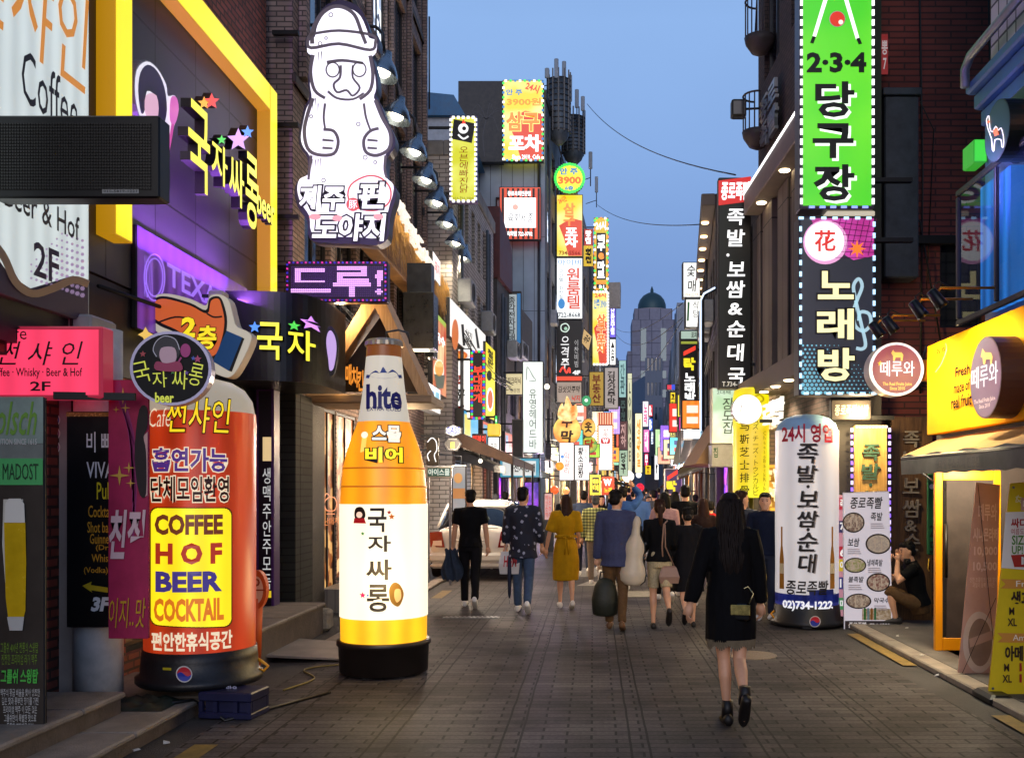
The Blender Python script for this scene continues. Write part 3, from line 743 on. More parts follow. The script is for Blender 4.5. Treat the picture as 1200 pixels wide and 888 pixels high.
b = Building('dark_brick_building', 'tall dark red brick side wall behind the neon billiard and karaoke signs', (3.8, 13.3), (9.5, 13.3), 9, 15, BRK_DRK, [(.9, 1.5, 3.9, 5.1, GLS, 1), (2.0, 2.9, 9.5, 11, GLS, 1)])
m = MB(); m.rbox(.05, .5, -.35, -.004, 4.5, 6.9, .02); m.rbox(.02, .53, -.38, -.004, 6.9, 7.0, .01); b.part('shaft_box', m, mt('3c4148', .5, .3, nz=.3))
m = MB()
for x, y in ((.62, -.05), (1.55, -.05), (1.62, -.08)): m.tube([(x, y, 3.0), (x + .03, y, 6), (x - .02, y, 9), (x + .02, y, 14.5)], .014, 6)
m.tube([(-.1, -.08, 5.9), (.6, -.1, 5.3), (.9, -.08, 3.6)], .012, 6); m.tube([(.5, -.4, 6.8), (.75, -.2, 6.5), (.7, -.06, 4.4)], .009, 6); m.rbox(.1, 1.9, -.14, -.02, 5.0, 5.12, .01)
b.part('cable', m, BLACK)
b = Building('corner_restaurant', 'restaurant building with tall plank columns and a lit soffit canopy', (2.88, 17.1), (3.05, 12.6), .66, 15, brick('4a3a33', '3c2f29', '201a17', .22, .07, .01), [(.5, 1.6, 8.6, 10.4, GLS, 2), (2.4, 3.8, 8.6, 10.4, GLS, 2), (.6, 1.7, 11.6, 13.4, GLS, 2), (2.4, 3.8, 11.6, 13.4, GLS, 2), (.3, 2.0, .1, 2.7, LITY, 2, .3), (2.3, 4.2, .1, 2.7, LITW, 2, .3)], side=mt('2e2a29', .7, nz=.3))
RST = b
for i, (a, c) in enumerate(((.1, .75), (.95, 1.6), (2.0, 2.65), (2.9, 3.55), (3.9, 4.45))):
    m = MB(); m.rbox(a, c, -.12, -.004, 3.55, 6.3, .01); b.part('plank_column', m, PLANKS)
m = MB(); m.rbox(.55, 4.6, -.36, -.004, 6.32, 6.72, .015); m.rbox(.55, 4.6, -.3, -.004, 6.73, 6.82, .01); b.part('canopy', m, mt('6b5f58', .6, nz=.25))
m = MB()
for i in range(9, 66): m.box(-.08 + i * .07, -.05 + i * .07, -.38, -.362, 6.66, 6.69)
b.part('light_string', m, em('ffffff', 3.0))
for x in (1.3, 2.9):
    m = MB(); m.lathe([(.0, 6.305), (.07, 6.305), (.08, 6.319)], (x, -.22), 16); b.part('downlight', m, em('ffe2b0', 14))
m = MB(); m.rbox(0, 4.5, -.42, -.305, 3.2, 3.5, .01); m.rbox(0, 4.5, -.304, -.004, 3.2, 3.5, .01); b.part('shop_canopy', m, mt('55483e', .6, nz=.3))
for x in (.5, 1.3, 2.1, 2.9, 3.7):
    m = MB(); m.lathe([(.0, 3.185), (.06, 3.185), (.07, 3.199)], (x, -.35), 14); b.part('downlight', m, em('ffe2b0', 14))
for z, x in ((7.7, .5), (9.2, .7), (10.8, .6)):
    m = MB(); m.lathe([(.04, z - .25), (.14, z - .2), (.24, z - .05), (.26, z + .05), (.05, z + .05)], (x, -.12), 18)
    for k in range(9): a = math.pi * (1 + k / 8); m.tube([(x + .24 * math.cos(a), -.12 + .24 * math.sin(a), z + .05), (x + .24 * math.cos(a), -.12 + .24 * math.sin(a), z + .65)], .012, 5)
    m.tube([(x + .24 * math.cos(math.pi * (1 + k / 10)), -.12 + .24 * math.sin(math.pi * (1 + k / 10)), z + .65) for k in range(11)], .018, 5)
    b.part('round_balcony', m, mt('3a3230', .6, nz=.3))
ops = grid(.4, 6.1, 4, (3.6,), 1.6, [GLS, DIMW, GLS], .5) + [(.5, 3.0, .1, 2.6, LITV, 2, .2), (3.3, 6.0, .1, 2.6, LITW, 2, .2)]
Building('low_stone_shop', 'low dark stone shop hidden behind the black restaurant sign', (2.98, 24), (2.75, 17.5), 8, 6.4, mt('4b4541', .7, nz=.35), ops)
ops = grid(.4, 13.4, 7, (4.0, 6.4), 1.4, [GLS, DIMW, GLS], .5) + [(.5, 4.2, .1, 2.6, LITC, 2, .2), (4.6, 8.6, .1, 2.6, LITW, 2, .2), (9, 13.4, .1, 2.6, LITC, 2, .2)]
b = Building('stone_front_building', 'dark stone fronted building with a row of eave lamps past the black sign', (4.25, 38), (3.02, 24.2), 8, 9.0, mt('4b4541', .7, nz=.35), ops); b.cornice(9.0, .35, .3, mt('6a6058', .6))
for i in range(9): m = MB(); m.lathe([(.0, 8.66), (.09, 8.66), (.1, 8.69)], (1.2 + i * 1.4, -.22), 10); b.part('eave_lamp', m, em('ffc98a', 10))
t = thing('light_tube', 'thin bluish white light tube outlining a frame beside the black sign', 'light tube', (pix(821, 0, 23.8).x, 23.8, 0)); q = [pix(u, v, 23.8) - t.location for u, v in ((821, 505), (821, 352), (825, 344), (838, 337))]
m = MB(); m.tube(q, .022, 6); m.build('tube', em('cfe4ff', 1.8), t); m = MB(); m.tube([p + Vector((.05, .06, .02)) for p in q], .05, 6); m.build('frame', METAL, t)
ops = grid(.4, 7.4, 4, (4.0, 6.0), 1.3, [GLS, DIMW, LITC], .7) + [(.5, 3.6, .1, 2.5, LITV, 2, .2), (4, 7.2, .1, 2.5, LITR, 2, .2)]
Building('brown_shop_row', 'brown shop row under the white grill house signs', (4.75, 46), (4.3, 38.3), 8, 8.2, mt('544840', .7, nz=.3), ops)
ops = grid(.5, 28, 8, (4, 6.6), 1.5, [GLS, DIMW, LITC], 1) + [(.5 + i * 5.6, 5.2 + i * 5.6, .1, 2.6, (LITW, LITY, LITC, LITO, LITW)[i], 3, .2) for i in range(5)]
Building('grey_shop_row', 'grey shop row behind the dark karaoke sign', (6.2, 74), (4.8, 46.3), 10, 9.4, mt('5a5a5e', .7, nz=.3), ops)
ops = grid(.5, 34, 9, (4, 7, 10, 13), 1.6, [GLS, GLSB, LITC], 1.6) + [(.5 + i * 6.9, 6.5 + i * 6.9, .1, 2.7, (LITC, LITW, LITR, LITY, LITW)[i], 3, .2) for i in range(5)]
Building('blue_grey_tower_block', 'blue grey block with green glass on the far right', (8.6, 110), (6.4, 75), 12, 16.0, mt('6f7887', .6, nz=.2), ops)
ops = grid(1, 86, 12, (5, 9, 13), 2.2, [GLS, DIMW, LITC], 3) + [(1 + i * 14, 13 + i * 14, .1, 3, (LITW, LITC, LITO, LITY, LITR, LITW)[i], 3, .2) for i in range(6)]
Building('far_right_block', 'dusky block at the far right end of the street', (14.5, 200), (8.8, 112), 14, 17, mt('5a5f6a', .7, nz=.2), ops)

# ------------------------------------------------------------------ signs and objects on the left, near
def zm(pts, ox, oy, k): return [(ox + x / k, oy + y / k) for x, y in pts]
SIDE = lambda X, Y: dict(O=(X, Y), rot=math.pi / 2)       # plane of the left fronts
INK = mt('141214', .5); INKB = mt('23222a', .5); GOLDP = mt('c8862a', .5)
W1 = em('fffaf2', 1.25, .08); W2 = em('ffffff', 1.7)
# facade sign: coffee, beer & hof
s = Sign('facade_sign', 'large backlit white sign with Coffee, Beer & Hof 2F at the upper left', (-70, -203, 105, 349.5), d=.12, face=em('cfdada', .85, .12, 1.0), box=mt('6d6f72', .4, .3), rim=.02, **SIDE(-3.86, 7))
s.T('썬샤인', -45, -70, 103, 60, em('e09030', .7), .0, .15); s.T('Coffee', 24, 80, 90, 140, INKB); s.T('Beer & Hof', 4, 232, 92, 262, INKB, .01); s.T('Cafe · Whisky', -60, 232, -2, 262, INKB)
s.T('2F', 38, 288, 68, 328, mt('3a2a4a', .5), .015)
PURD = mt('3a3048', .5)
s.poly([(-68, 240), (-40, 262), (-12, 290), (10, 322), (35, 338), (62, 330), (85, 323), (103, 330), (103, 375), (40, 358), (-68, 318)], PURD)
s.stroke([(-60, 240), (-30, 264), (0, 297), (16, 330), (36, 344), (60, 338), (84, 328), (102, 333)], 9, mt('a89070', .4, .3), lay=3)
DOT = em('b79ac4', .6)
for i in range(11):
    for j in range(9):
        if i + j > 5: s.disc(36 + i * 6, 262 + j * 8 + i * 2, .5 + .14 * (i + j), DOT, part='dot_pattern', n=6)
s.done()
# LED board switched off
s = Sign('led_board', 'switched-off black LED board in front of the coffee sign', (-30, 135, 187, 232), Y=6.3, d=.16, face=mt('131211', .5), box=mt('0e0e0f', .4), rim=.05)
m = s.mb('led_grid')
for i in range(62):
    for j in range(22):
        x = s.w0 + .06 + (s.w1 - s.w0 - .12) * i / 61; z = .06 + (s.h - .12) * j / 21
        m.box(x - .0055, x + .0055, -.012, -.004, z - .0055, z + .0055, mt('2f2c28', .35))
s.rect(120, 222, 163, 227, mt('8f8f8c', .5), 'notice'); s.T('010-5819-1221', 122, 223, 161, 226, INK, part='lettering', lay=2, res=1)
s.arms(-.45); s.done()
# pink box sign
PINK = em('ff3f66', .95, .12)
s = Sign('box_sign', 'glowing pink cafe box sign with black handwriting and 2F', (-30, 382, 120, 467), Y=6.7, d=.16, face=PINK, box=em('d83050', .35), rim=.025)
s.T('Cafe', -4, 383, 32, 398, INK); s.T("썬 샤 인", -2, 400, 98, 428, INK, .0, .25); s.T('Coffee · Whisky · Beer & Hof', -12, 431, 97, 444, INK, .012); s.T('2F', 36, 447, 60, 458, INK, .02); s.arms(-.4); s.done()
# beer poster
s = Sign('poster_banner', 'dark beer poster with a tall glass standing at the lower left edge', (-40, 465, 52, 878), Y=6.0, d=.03, face=mt('38322c', .35, nz=.3, scale=2), box=DARK, rim=.004)
for a, b_, h in ((465, 520, '84948a'), (520, 540, '707670')): s.rect(-39, a, 51, b_ - .5, mt(h, .4, nz=.2))
s.rect(-39, 537, 51, 568, mt('4da860', .4), lay=2); s.T('RADLER  MADOST', -39, 543, 46, 562, mt('24402c', .4), lay=3); s.T('Grolsch', -30, 470, 44, 510, mt('6f9a3c', .4), .01, .35)
s.T('THE BEER TRADITION SINCE 1615', -38, 514, 44, 521, mt('b9b9b4', .4), .02)
GL = mt('c9a414', .25, nz=.15)
s.poly(zm([(14, 730), (80, 730), (86, 880), (88, 1000), (72, 1010), (20, 1010), (10, 880)], 0, 330, 2.865) + [], mt('c9c4b4', .4, nz=.1), lay=2)
s.poly([(6, 612), (31, 612), (32, 660), (31, 715), (27, 732), (12, 732), (8, 700)], GL, lay=3); s.poly([(7, 612), (31, 612), (30, 590), (26, 584), (12, 584), (8, 590)], mt('d9d5c8', .5), lay=4); s.poly([(10, 722), (30, 722), (28, 738), (13, 738)], mt('b7b6b0', .3), lay=4)
s.T('그롤쉬 스윙탑', 2, 783, 46, 800, mt('4fb548', .4), .03, .1, lay=3); s.T('그롤쉬 400년 전통의 스윙탑\n진정한 프리미엄 라거 맥주', 2, 752, 46, 778, mt('6d8f2c', .4), lay=3, res=1)
s.T('맥주의 황금 비율을 찾아 양조한\n깊은 맛과 풍부한 향기를 가진\n프리미엄 맥주 이 모든 것은\n그롤쉬만의 특별한 맛으로\n독특한 병마개로 완성', 2, 806, 48, 855, mt('c9c9c4', .4), lay=3, res=1)
s.T('즐거운 맥주', 4, 872, 26, 877, mt('d9d9d4', .4), lay=3); s.done()
# stickers on the grey pillar
for k, v in enumerate((492, 508, 524)):
    s = Board('round_sticker', ('topmost', 'middle', 'lowest')[k] + ' of the three round green stickers on the grey pillar', 'sticker', ((63 - CU) * 7.3 / F, 7.345), z0=EYE + (CV - v) * 7.3 / F, group='stickers on the grey pillar')
    for r, h in ((8.0, 'd8d8d4'), (7.0, '8a4a78' if k else '3c5aa8'), (6.0, 'e0e0da'), (5.2, '1f5a2c')): s.disc(63, v, r, mt(h, .4), part='print', lay=int(9 - r))
    s.star(63, v, 3.5, mt('5aa040', .4), part='print', lay=6, n=8, q=.7); s.done()
# bar menu panel on the white pillar
s = Sign('bar_menu_board', 'black bar menu panel with chalk lettering wrapped on the white pillar', (78, 482, 128, 735), Y=6.98, d=.03, face=mt('121112', .35, nz=.2), box=mt('1a1a1a', .4), rim=.003)
GOLDM = mt('d99a28', .5); CH = mt('d8d8d8', .6)
s.rect(78, 483, 128, 488, mt('c8a860', .25, .6, nz=.5, scale=30)); s.T('비 빠', 102, 506, 132, 530, CH, .01); s.T('VIVA', 102, 541, 134, 560, CH, .01)
for tx, v, h, u0 in (('Pub', 565, 20, 114), ('Cocktail', 592, 14, 104), ('Shot bar', 611, 13, 103), ('Guinness', 625, 12, 106), ('(Draft)', 638, 8, 113), ('Whisky', 649, 12, 108), ('(Vodka)', 664, 9, 99)): s.T(tx, u0, v, u0 + (28 if v > 570 else 18), v + h, GOLDM if v > 570 else mt('d8c41e', .5), .008)
s.poly([(97, 686), (108, 681), (107, 685), (127, 688), (127, 694), (107, 691), (109, 694)], mt('c8a81e', .5), lay=2); s.T('3F', 107, 699, 130, 716, CH, .05, .2); s.done()
# magenta banner
MAG = mt('a8204e', .5, nz=.4, scale=1.8)
s = Sign('fabric_banner', 'magenta banner with gold sparkles partly hidden by the orange column', (127, 445, 174, 748), Y=6.9, d=.02, face=MAG, box=MAG, rim=.002)
for u, v, r in ((145, 464, 10), (148, 478, 6), (141, 557, 12), (152, 548, 7), (154, 566, 6), (137, 480, 4)): s.star(u, v, r, mt('d6a64a', .4), n=4, q=.22, lay=3)
for i in range(6): s.stroke([(130 + i * 2, 446), (150 + i * 2, 500 + i * 6), (156, 560 + i * 14)], (1, 2.4), mt('96306a', .5), lay=1)
s.poly(smooth([(164, 480), (173, 477), (173.5, 500), (169, 512), (172, 530), (172, 578), (165, 580), (160, 555), (159, 520)], 3), mt('251a1c', .5), lay=3); s.poly([(167, 512), (173.5, 506), (173.5, 580), (170, 582)], mt('d9a9a0', .5), lay=2)
s.T('친절', 129, 597, 172, 655, mt('d8b6b8', .5), .03, .2, lay=4); s.T('이지..맛', 129, 700, 172, 735, mt('c8961e', .5), 0, .2, lay=4); s.done()
# purple backlit fascia and floodlights above the door
s = Sign('fascia_sign', 'violet backlit fascia with faint tavern lettering behind the pointing hand', (160, 300, 290, 408), d=.05, face=em('6a34a0', .6, .4, 1.3), box=DARK, rim=.01, **SIDE(-3.90, 9))
LV = em('a878ff', .8)
s.T('TEXAS', 195, 325, 262, 350, LV, .02); s.T('BAR & GRILL', 210, 366, 280, 378, LV)
for r in (16, 13): s.stroke([(180 + r * .75 * math.cos(a * .5236), 325 + r * 1.7 * math.sin(a * .5236)) for a in range(12)], 1.6, LV, closed=True)
s.T('SALOON', 168, 300, 178, 350, LV, res=1, turn=0); s.star(170, 392, 9, em('ffd060', .7), part='star', n=4, q=.5); s.done()
for k, (u, v, Y) in enumerate(((243, 332, 9.75), (300, 356, 11.1))):
    p = pix(u, v, Y); p.x = -3.72; p.z = 3.62
    t = thing('floodlight', ('nearer', 'farther')[k] + ' small square floodlight on the cable above the purple fascia', 'floodlight', p, 0, 'floodlights above the purple fascia')
    m = MB(); m.rbox(-.07, .07, -.09, .09, -.06, .05, .015); m.build('housing', mt('b5aea2', .5, nz=.2), t); m = MB(); m.box(-.16, -.07, -.02, .02, -.01, .02); m.build('bracket', METAL, t)
    m = MB(); m.face([(-.05, -.07, -.062), (-.05, .07, -.062), (.05, .07, -.062), (.05, -.07, -.062)]); m.build('lens', em('c090ff', 5), t)
L = bpy.data.lights.new('violet_flood', 'AREA'); L.energy = 60; L.color = (.42, .13, 1); L.size = .12; L.shape = 'RECTANGLE'; L.size_y = 2.6
lo = bpy.data.objects.new('violet_flood', L); put_in(lo); lo.location = (-3.72, 9.6, 3.7); lo.rotation_euler = (0, rad(180 + 20), 0); lo.parent = None
# yellow light frame
YF = em('ffe800', 1.1, .1, 2.0); YF2 = em('d89a00', .55)
t = thing('yellow_light_frame_sign', 'large glowing yellow square frame around the dark panelled front', 'light frame', (-3.93, 8, 0))
def bar(name, y0, y1, z0, z1):
    m = MB(); m.box(0, .15, y0, y1, z0, z1, YF2); m.face([(.153, y0 + .01, z0 + .01), (.153, y1 - .01, z0 + .01), (.153, y1 - .01, z1 - .01), (.153, y0 + .01, z1 - .01)], YF); m.build(name, None, t)
bar('upright', -.24, .05, 3.72, 6.44); bar('upright', 3.48, 3.74, 2.98, 6.44); bar('top_bar', .052, 3.478, 6.14, 6.44)
# channel letters on the dark panel front
YL = em('fff03a', 1.25); LH = mt('1b1a18', .4)
b = Board('channel_letters', 'yellow neon channel letters with coloured stars inside the yellow frame', 'sign', (-3.74, 9.5), math.pi / 2, 3.42); b.side = LH
b.T('국', 208, 124, 234, 222, YL, .012, ext=.09, part='letter', res=3); b.T('자', 236, 168, 255, 215, YL, .012, ext=.09, part='letter', res=3); b.T('싸', 257, 184, 275, 240, YL, .012, ext=.09, part='letter', res=3); b.T('롱', 277, 182, 292, 268, YL, .012, ext=.09, part='letter', res=3); b.T('beer', 293, 226, 314, 258, YL, .02, ext=.07, part='letter', res=3)
for u, v, r, h in ((229, 121, 8, 'ffb020'), (238, 119, 10, 'ff4030'), (250, 164, 6, '40d040'), (270, 164, 14, 'd8a0ff'), (281, 155, 8, '4090ff')): b.star(u, v, r, em(h, 1.1), part='star', lay=3, ext=.07)
b.done()
# cut-out board: big hair and hand mirror, left without a face
s = Sign('cutout_sign', 'small cut-out board with a puff of dark hair and pink hand mirror', (158, 70, 210, 205), d=.1, box=mt('9a9aa0', .5), face=em('e8e4f0', .9), rim=.012,
         pts=smooth(zm([(372, 190), (400, 165), (430, 185), (455, 230), (460, 262), (480, 262), (490, 300), (478, 345), (465, 400), (455, 470), (440, 478), (430, 400), (385, 330), (368, 260)], 0, 0, 2.338), 3), **SIDE(-3.84, 9))
s.poly(smooth(zm([(382, 200), (402, 178), (428, 195), (448, 240), (455, 300), (446, 340), (430, 320), (428, 270), (400, 250), (395, 300), (384, 310), (376, 250)], 0, 0, 2.338), 3), mt('4a4a58', .5), lay=2)
s.poly(smooth(zm([(396, 262), (425, 262), (430, 315), (410, 335), (394, 310)], 0, 0, 2.338), 3), em('f0c0d0', .7), lay=3); s.poly(smooth(zm([(464, 270), (480, 268), (486, 300), (476, 340), (462, 330)], 0, 0, 2.338), 3), em('e070c0', .8), lay=3); s.stroke(zm([(470, 340), (460, 400), (446, 465)], 0, 0, 2.338), 3.4, em('d850a8', .7), lay=3); s.done()
# pointing hand board
Z2 = lambda p: zm(p, 0, 330, 2.865)
s = Sign('pointing_hand_sign', 'board shaped like an orange pointing hand with a blue cuff', (171, 343, 296, 443), Y=8.75, d=.14, box=mt('cfc4ae', .5), face=em('e6dcc8', .45), rim=.004, pts=smooth(Z2([(488, 90), (510, 52), (560, 40), (640, 58), (690, 80), (705, 48), (738, 42), (768, 62), (782, 110), (795, 150), (832, 168), (845, 195), (812, 270), (775, 320), (730, 312), (690, 290), (640, 240), (560, 195), (500, 140)]), 4))
s.poly(smooth(Z2([(500, 92), (520, 58), (560, 50), (640, 72), (692, 96), (704, 58), (735, 50), (752, 75), (764, 135), (752, 205), (722, 262), (660, 240), (600, 178), (540, 150), (506, 122)]), 4), INK, lay=2)
s.poly(smooth(Z2([(508, 92), (524, 66), (560, 59), (640, 81), (697, 108), (710, 66), (734, 58), (745, 80), (755, 135), (744, 200), (718, 250), (662, 230), (606, 170), (545, 140), (512, 116)]), 4), em('e0662a', .62), lay=3)
s.stroke(Z2([(528, 140), (590, 120), (640, 128), (660, 150)]), 2, INK, lay=4); s.stroke(Z2([(697, 108), (720, 120), (748, 118)]), 2, INK, lay=4)
s.poly(Z2([(762, 165), (815, 188), (770, 300), (716, 268)]), mt('1f5f9a', .5), lay=3); s.poly(Z2([(815, 188), (822, 192), (780, 303), (770, 300)]), INK, lay=3)
s.T('2', 212, 372, 230, 396, em('ffe020', .9), .04, .1, lay=6, out=INK); s.T('층', 232, 382, 255, 410, em('ffe020', .9), .03, .1, lay=6, out=INK); s.done()
# round shop sign
s = Sign('round_sign', 'round black blade sign with yellow handwriting and pink motif', (152, 388, 248, 475), Y=6.75, d=.13, disc=True, box=mt('8f8da8', .35, .4), face=mt('100f12', .55, spec=.2), rim=.02, yaw=rad(10))
YH = em('c8d020', .65)
for ch, u0, v0, u1, v1, tn in (('국', 157, 424, 176, 448, .25), ('자', 179, 435, 196, 454, .05), ('싸', 202, 434, 220, 456, -.05), ('롱', 222, 426, 238, 452, -.2)): s.T(ch, u0, v0, u1, v1, YH, -.005, turn=tn)
s.T('beer', 182, 460, 204, 472, YH, .03)
s.poly(smooth([(184, 418), (180, 410), (184, 400), (194, 394), (206, 398), (211, 410), (208, 420), (196, 424)], 4), mt('2a2830', .5), lay=2); s.stroke(smooth([(184, 418), (180, 410), (184, 400), (194, 394), (206, 398), (211, 410)], 4, False), 1, mt('cfcad0', .5), lay=3, sm=0)
s.poly(smooth([(190, 408), (205, 408), (207, 422), (197, 430), (188, 420)], 4), mt('d9b0b8', .5), lay=4); s.poly(smooth([(184, 424), (196, 426), (211, 424), (213, 435), (184, 434)], 4), mt('a8305a', .5), lay=5); s.disc(218, 411, 6, mt('b83880', .5), 8, lay=4); s.stroke([(213, 419), (208, 428)], 2, mt('b83880', .5), lay=4, sm=0)
for u, v, r, h in ((232, 421, 5, 'c02868'), (227, 420, 3, '3058c0'), (203, 436, 3, '30a040'), (219, 437, 3, '6030a0'), (168, 415, 4, 'b02838')): s.star(u, v, r, mt(h, .4), lay=3)
s.arms(-.5, 1); s.done()

# column signs: an inflated or moulded tube on a weighted tub
def emblem(bd, u, v, r):
    """round red, white and blue roundel pressed on the tub"""
    n = 24; P = lambda k, a0, a1: [(u + k * math.cos(a0 + (a1 - a0) * i / n), v + k * math.sin(a0 + (a1 - a0) * i / n)) for i in range(n + 1)]
    bd.disc(u, v, r, mt('c9c5c0', .4), part='roundel', lay=2)
    wav = [(u - r * .85 + 1.7 * r * i / 10, v - r * .3 * math.sin(math.pi * 2 * i / 10) * .8) for i in range(11)]
    bd.poly(P(r * .86, math.pi, 2 * math.pi) + wav[::-1][1:-1], mt('c01c2c', .4), 'roundel', 3); bd.poly(P(r * .86, 0, math.pi) + wav[1:-1], mt('16309a', .4), 'roundel', 3)
def soft_r(R, a, z, top, seed):
    """radius of a blown-up cloth tube: slack waves and puckers towards the top seam"""
    return R + .005 * mnoise.noise((math.cos(a) * 2.2 + seed, math.sin(a) * 2.2, z * 2.0)) + .004 * math.sin(a * 30 + seed) * math.exp(-abs(z - top) / .09)
def soft_tube(R, top, seed):
    def f(x, z):
        a = math.asin(max(-.999, min(.999, x / R))); return -math.sqrt(max(.0001, soft_r(R, a, z, top, seed) ** 2 - min(abs(x), R * .995) ** 2))
    return f
def soft_wall(m, R, z0, z1, mat, top, seed, n=96, k=40):
    rings = []
    for i in range(k + 1):
        z = z0 + (z1 - z0) * i / k; rings.append([(soft_r(R, a, z, top, seed) * math.sin(a), -soft_r(R, a, z, top, seed) * math.cos(a), z) for a in [2 * math.pi * j / n for j in range(n)]])
    m.loft(rings, mat, True, cap=False)
s = Board('column_sign', 'glowing orange column sign with the yellow COFFEE HOF BEER COCKTAIL panel', 'column sign', ((235 - CU) * 7.75 / F, 7.75), math.atan2(CU - 235, F), .2, group='column signs')
Rr = .415; s.off = .3; s.surf = soft_tube(Rr, 2.0, 3.1)
OR = em('d43c0c', .55, .22, 1.6)
m = MB(); soft_wall(m, Rr, .25, 2.1, OR, 2.0, 3.1); m.lathe([(.409, 2.095), (.39, 2.2), (.33, 2.29), (.24, 2.345), (.1, 2.38), (.0, 2.385)], (0, 0), 48, em('d8c8b0', .45), cap=False); m.build('tube', None, s.root)
m = MB(); m.lathe([(.455, 0), (.475, .02), (.475, .06), (.44, .07), (.43, .2), (.425, .27), (.40, .275), (.0, .275)], (0, 0), 48); m.lathe([(.0, .002), (.455, 0)], (0, 0), 48, None, False, False); m.build('tub', mt('17171a', .45, nz=.25, bump=.1), s.root)
PUR = em('5a3490', .55); CREAM = em('f6e2c0', .8); YW = em('ffd81e', .95); MAR = em('7a3a1c', .6)
s.T('Cafe', 174, 478, 200, 500, CREAM, -.01, .2, lay=4); s.T('썬샤인', 196, 468, 270, 508, YW, .0, .15, lay=5, out=INK)
s.T('흡연가능', 178, 525, 266, 553, PUR, .03, lay=5, out=CREAM, ob=.05); s.T('단체모임환영', 176, 558, 268, 588, mt('4a2418', .5), .02, lay=5, out=CREAM, ob=.05)
for k, mm in ((0, INK), (1.2, em('ffe21a', 1.05, .1))): 
    q = k
    us = [175 + q + (97 - 2 * q) * (.5 - .5 * math.cos(math.pi * i / 28)) for i in range(29)]
    for ua, ub in zip(us, us[1:]):
        dd = max(0, 9 - min((ua + ub) / 2 - 175 - q, 272 - q - (ua + ub) / 2)); vin = 9 - math.sqrt(max(0, 81 - dd * dd))
        [s.rect(ua, 594 + q + vin + (139 - 2 * q - 2 * vin) * j / 10, ub, 594 + q + vin + (139 - 2 * q - 2 * vin) * (j + 1) / 10, mm, 'panel', 1.5 + int(k > 0)) for j in range(10)]
for tx, v0, v1, mm, u0, u1 in (('COFFEE', 602, 626, MAR, 181, 261), ('H O F', 635, 660, em('b8341c', .7), 182, 260), ('BEER', 668, 692, em('4a3c90', .6), 182, 260), ('COCKTAIL', 699, 726, em('e07818', .8), 180, 262)): s.T(tx, u0, v0, u1, v1, mm, .045, lay=5)
s.T('편안한휴식공간', 177, 738, 272, 760, CREAM, .03, lay=4)
s.surf = lambda x, z: -math.sqrt(max(.0001, .437 ** 2 - min(abs(x), .43) ** 2)); emblem(s, 216, 786, 9.5); s.rect(191, 780, 201, 783, mt('b0a018', .5), 'sticker'); s.done()
m = MB(); m.tube([(.41, -.05, .16), (.46, -.09, .13), (.50, -.12, .1), (.47, -.1, .06), (.42, -.06, .07)], .012, 6); m.build('air_valve', mt('d89018', .5), s.root)
t = thing('bottle_crate', 'navy plastic bottle crate under the orange column sign', 'crate', pix(276, 822, 7.42) * 1.0, rad(-8)); t.location.z = 0
m = MB(); m.rbox(-.22, .2, -.15, .15, 0, .05, .01); m.rbox(-.22, .2, -.15, .15, .13, .2, .01)
for x in (-.215, -.1, .06, .165): m.box(x, x + .03, -.145, -.115, .05, .13); m.box(x, x + .03, .115, .145, .05, .13)
m.box(-.18, .16, -.11, .11, .05, .13); m.box(.16, .195, -.11, .11, .05, .13); m.build('body', mt('17193a', .45, nz=.2), t)
bd = Board('x', 'x', 'x', (t.location.x, t.location.y - .156), 0, 0); bd.T('맑은', 256, 808, 270, 816, mt('a8a8c0', .5), .03); o = bd.parts['lettering'].build('lettering', None, t); bpy.data.objects.remove(bd.root)

# bottle shaped sign
s = Board('bottle_sign', 'giant glowing beer bottle sign with a white label in a black tub', 'bottle sign', ((450 - CU) * 9.15 / F, 9.15), math.atan2(CU - 450, F), 0)
s.off = .32; k = .0077
prof = [(755, 49.5), (720, 50), (590, 50), (572, 49.2), (549, 47), (530, 42.5), (515, 37.5), (495, 30), (470, 26), (450, 23.5), (419, 20.5), (405, 19.8)]
zz = lambda v: EYE + (CV - v) * (9.15 - .0) / F
pr = [(hw * 9.15 / F, zz(v)) for v, hw in prof]
def brad(z):
    for (r0, z0), (r1, z1) in zip(pr, pr[1:]):
        if z0 <= z <= z1: return r0 + (r1 - r0) * (z - z0) / (z1 - z0)
    return pr[0][0] if z < pr[0][1] else pr[-1][0]
s.surf = lambda x, z: -math.sqrt(max(.0004, brad(z) ** 2 - min(abs(x), brad(z) * .995) ** 2))
AMB = em('f7960a', 1.1, .2, 2.2); AMB2 = em('fdb414', 1.3, .2, 2.5); LBL = em('fff2d6', 1.15, .05, 1)
def seg(v0, v1, mat, n=6, name='x', grow=0):
    z0, z1 = zz(v0), zz(v1); m = MB(); m.lathe([(brad(z0 + (z1 - z0) * i / n) + grow, z0 + (z1 - z0) * i / n) for i in range(n + 1)], (0, 0), 48, mat, cap=False); return m.build(name, None, s.root)
seg(755, 590, AMB2, 4, 'lower_glass'); seg(590, 495, AMB, 16, 'shoulder'); seg(495, 419, em('d6cdbd', .72, .06), 8, 'neck_label'); seg(419, 405, em('8e4c0a', .55), 3, 'neck')
seg(720, 590, LBL, 6, 'label', .006)
for v in (549, 570):
    m = MB(); r = brad(zz(v)); m.lathe([(r, zz(v + 1)), (r + .008, zz(v)), (r, zz(v - 1))], (0, 0), 48, em('c06a04', .8), cap=False); m.build('ridge', None, s.root)
m = MB(); r0 = 20.3 * 9.15 / F
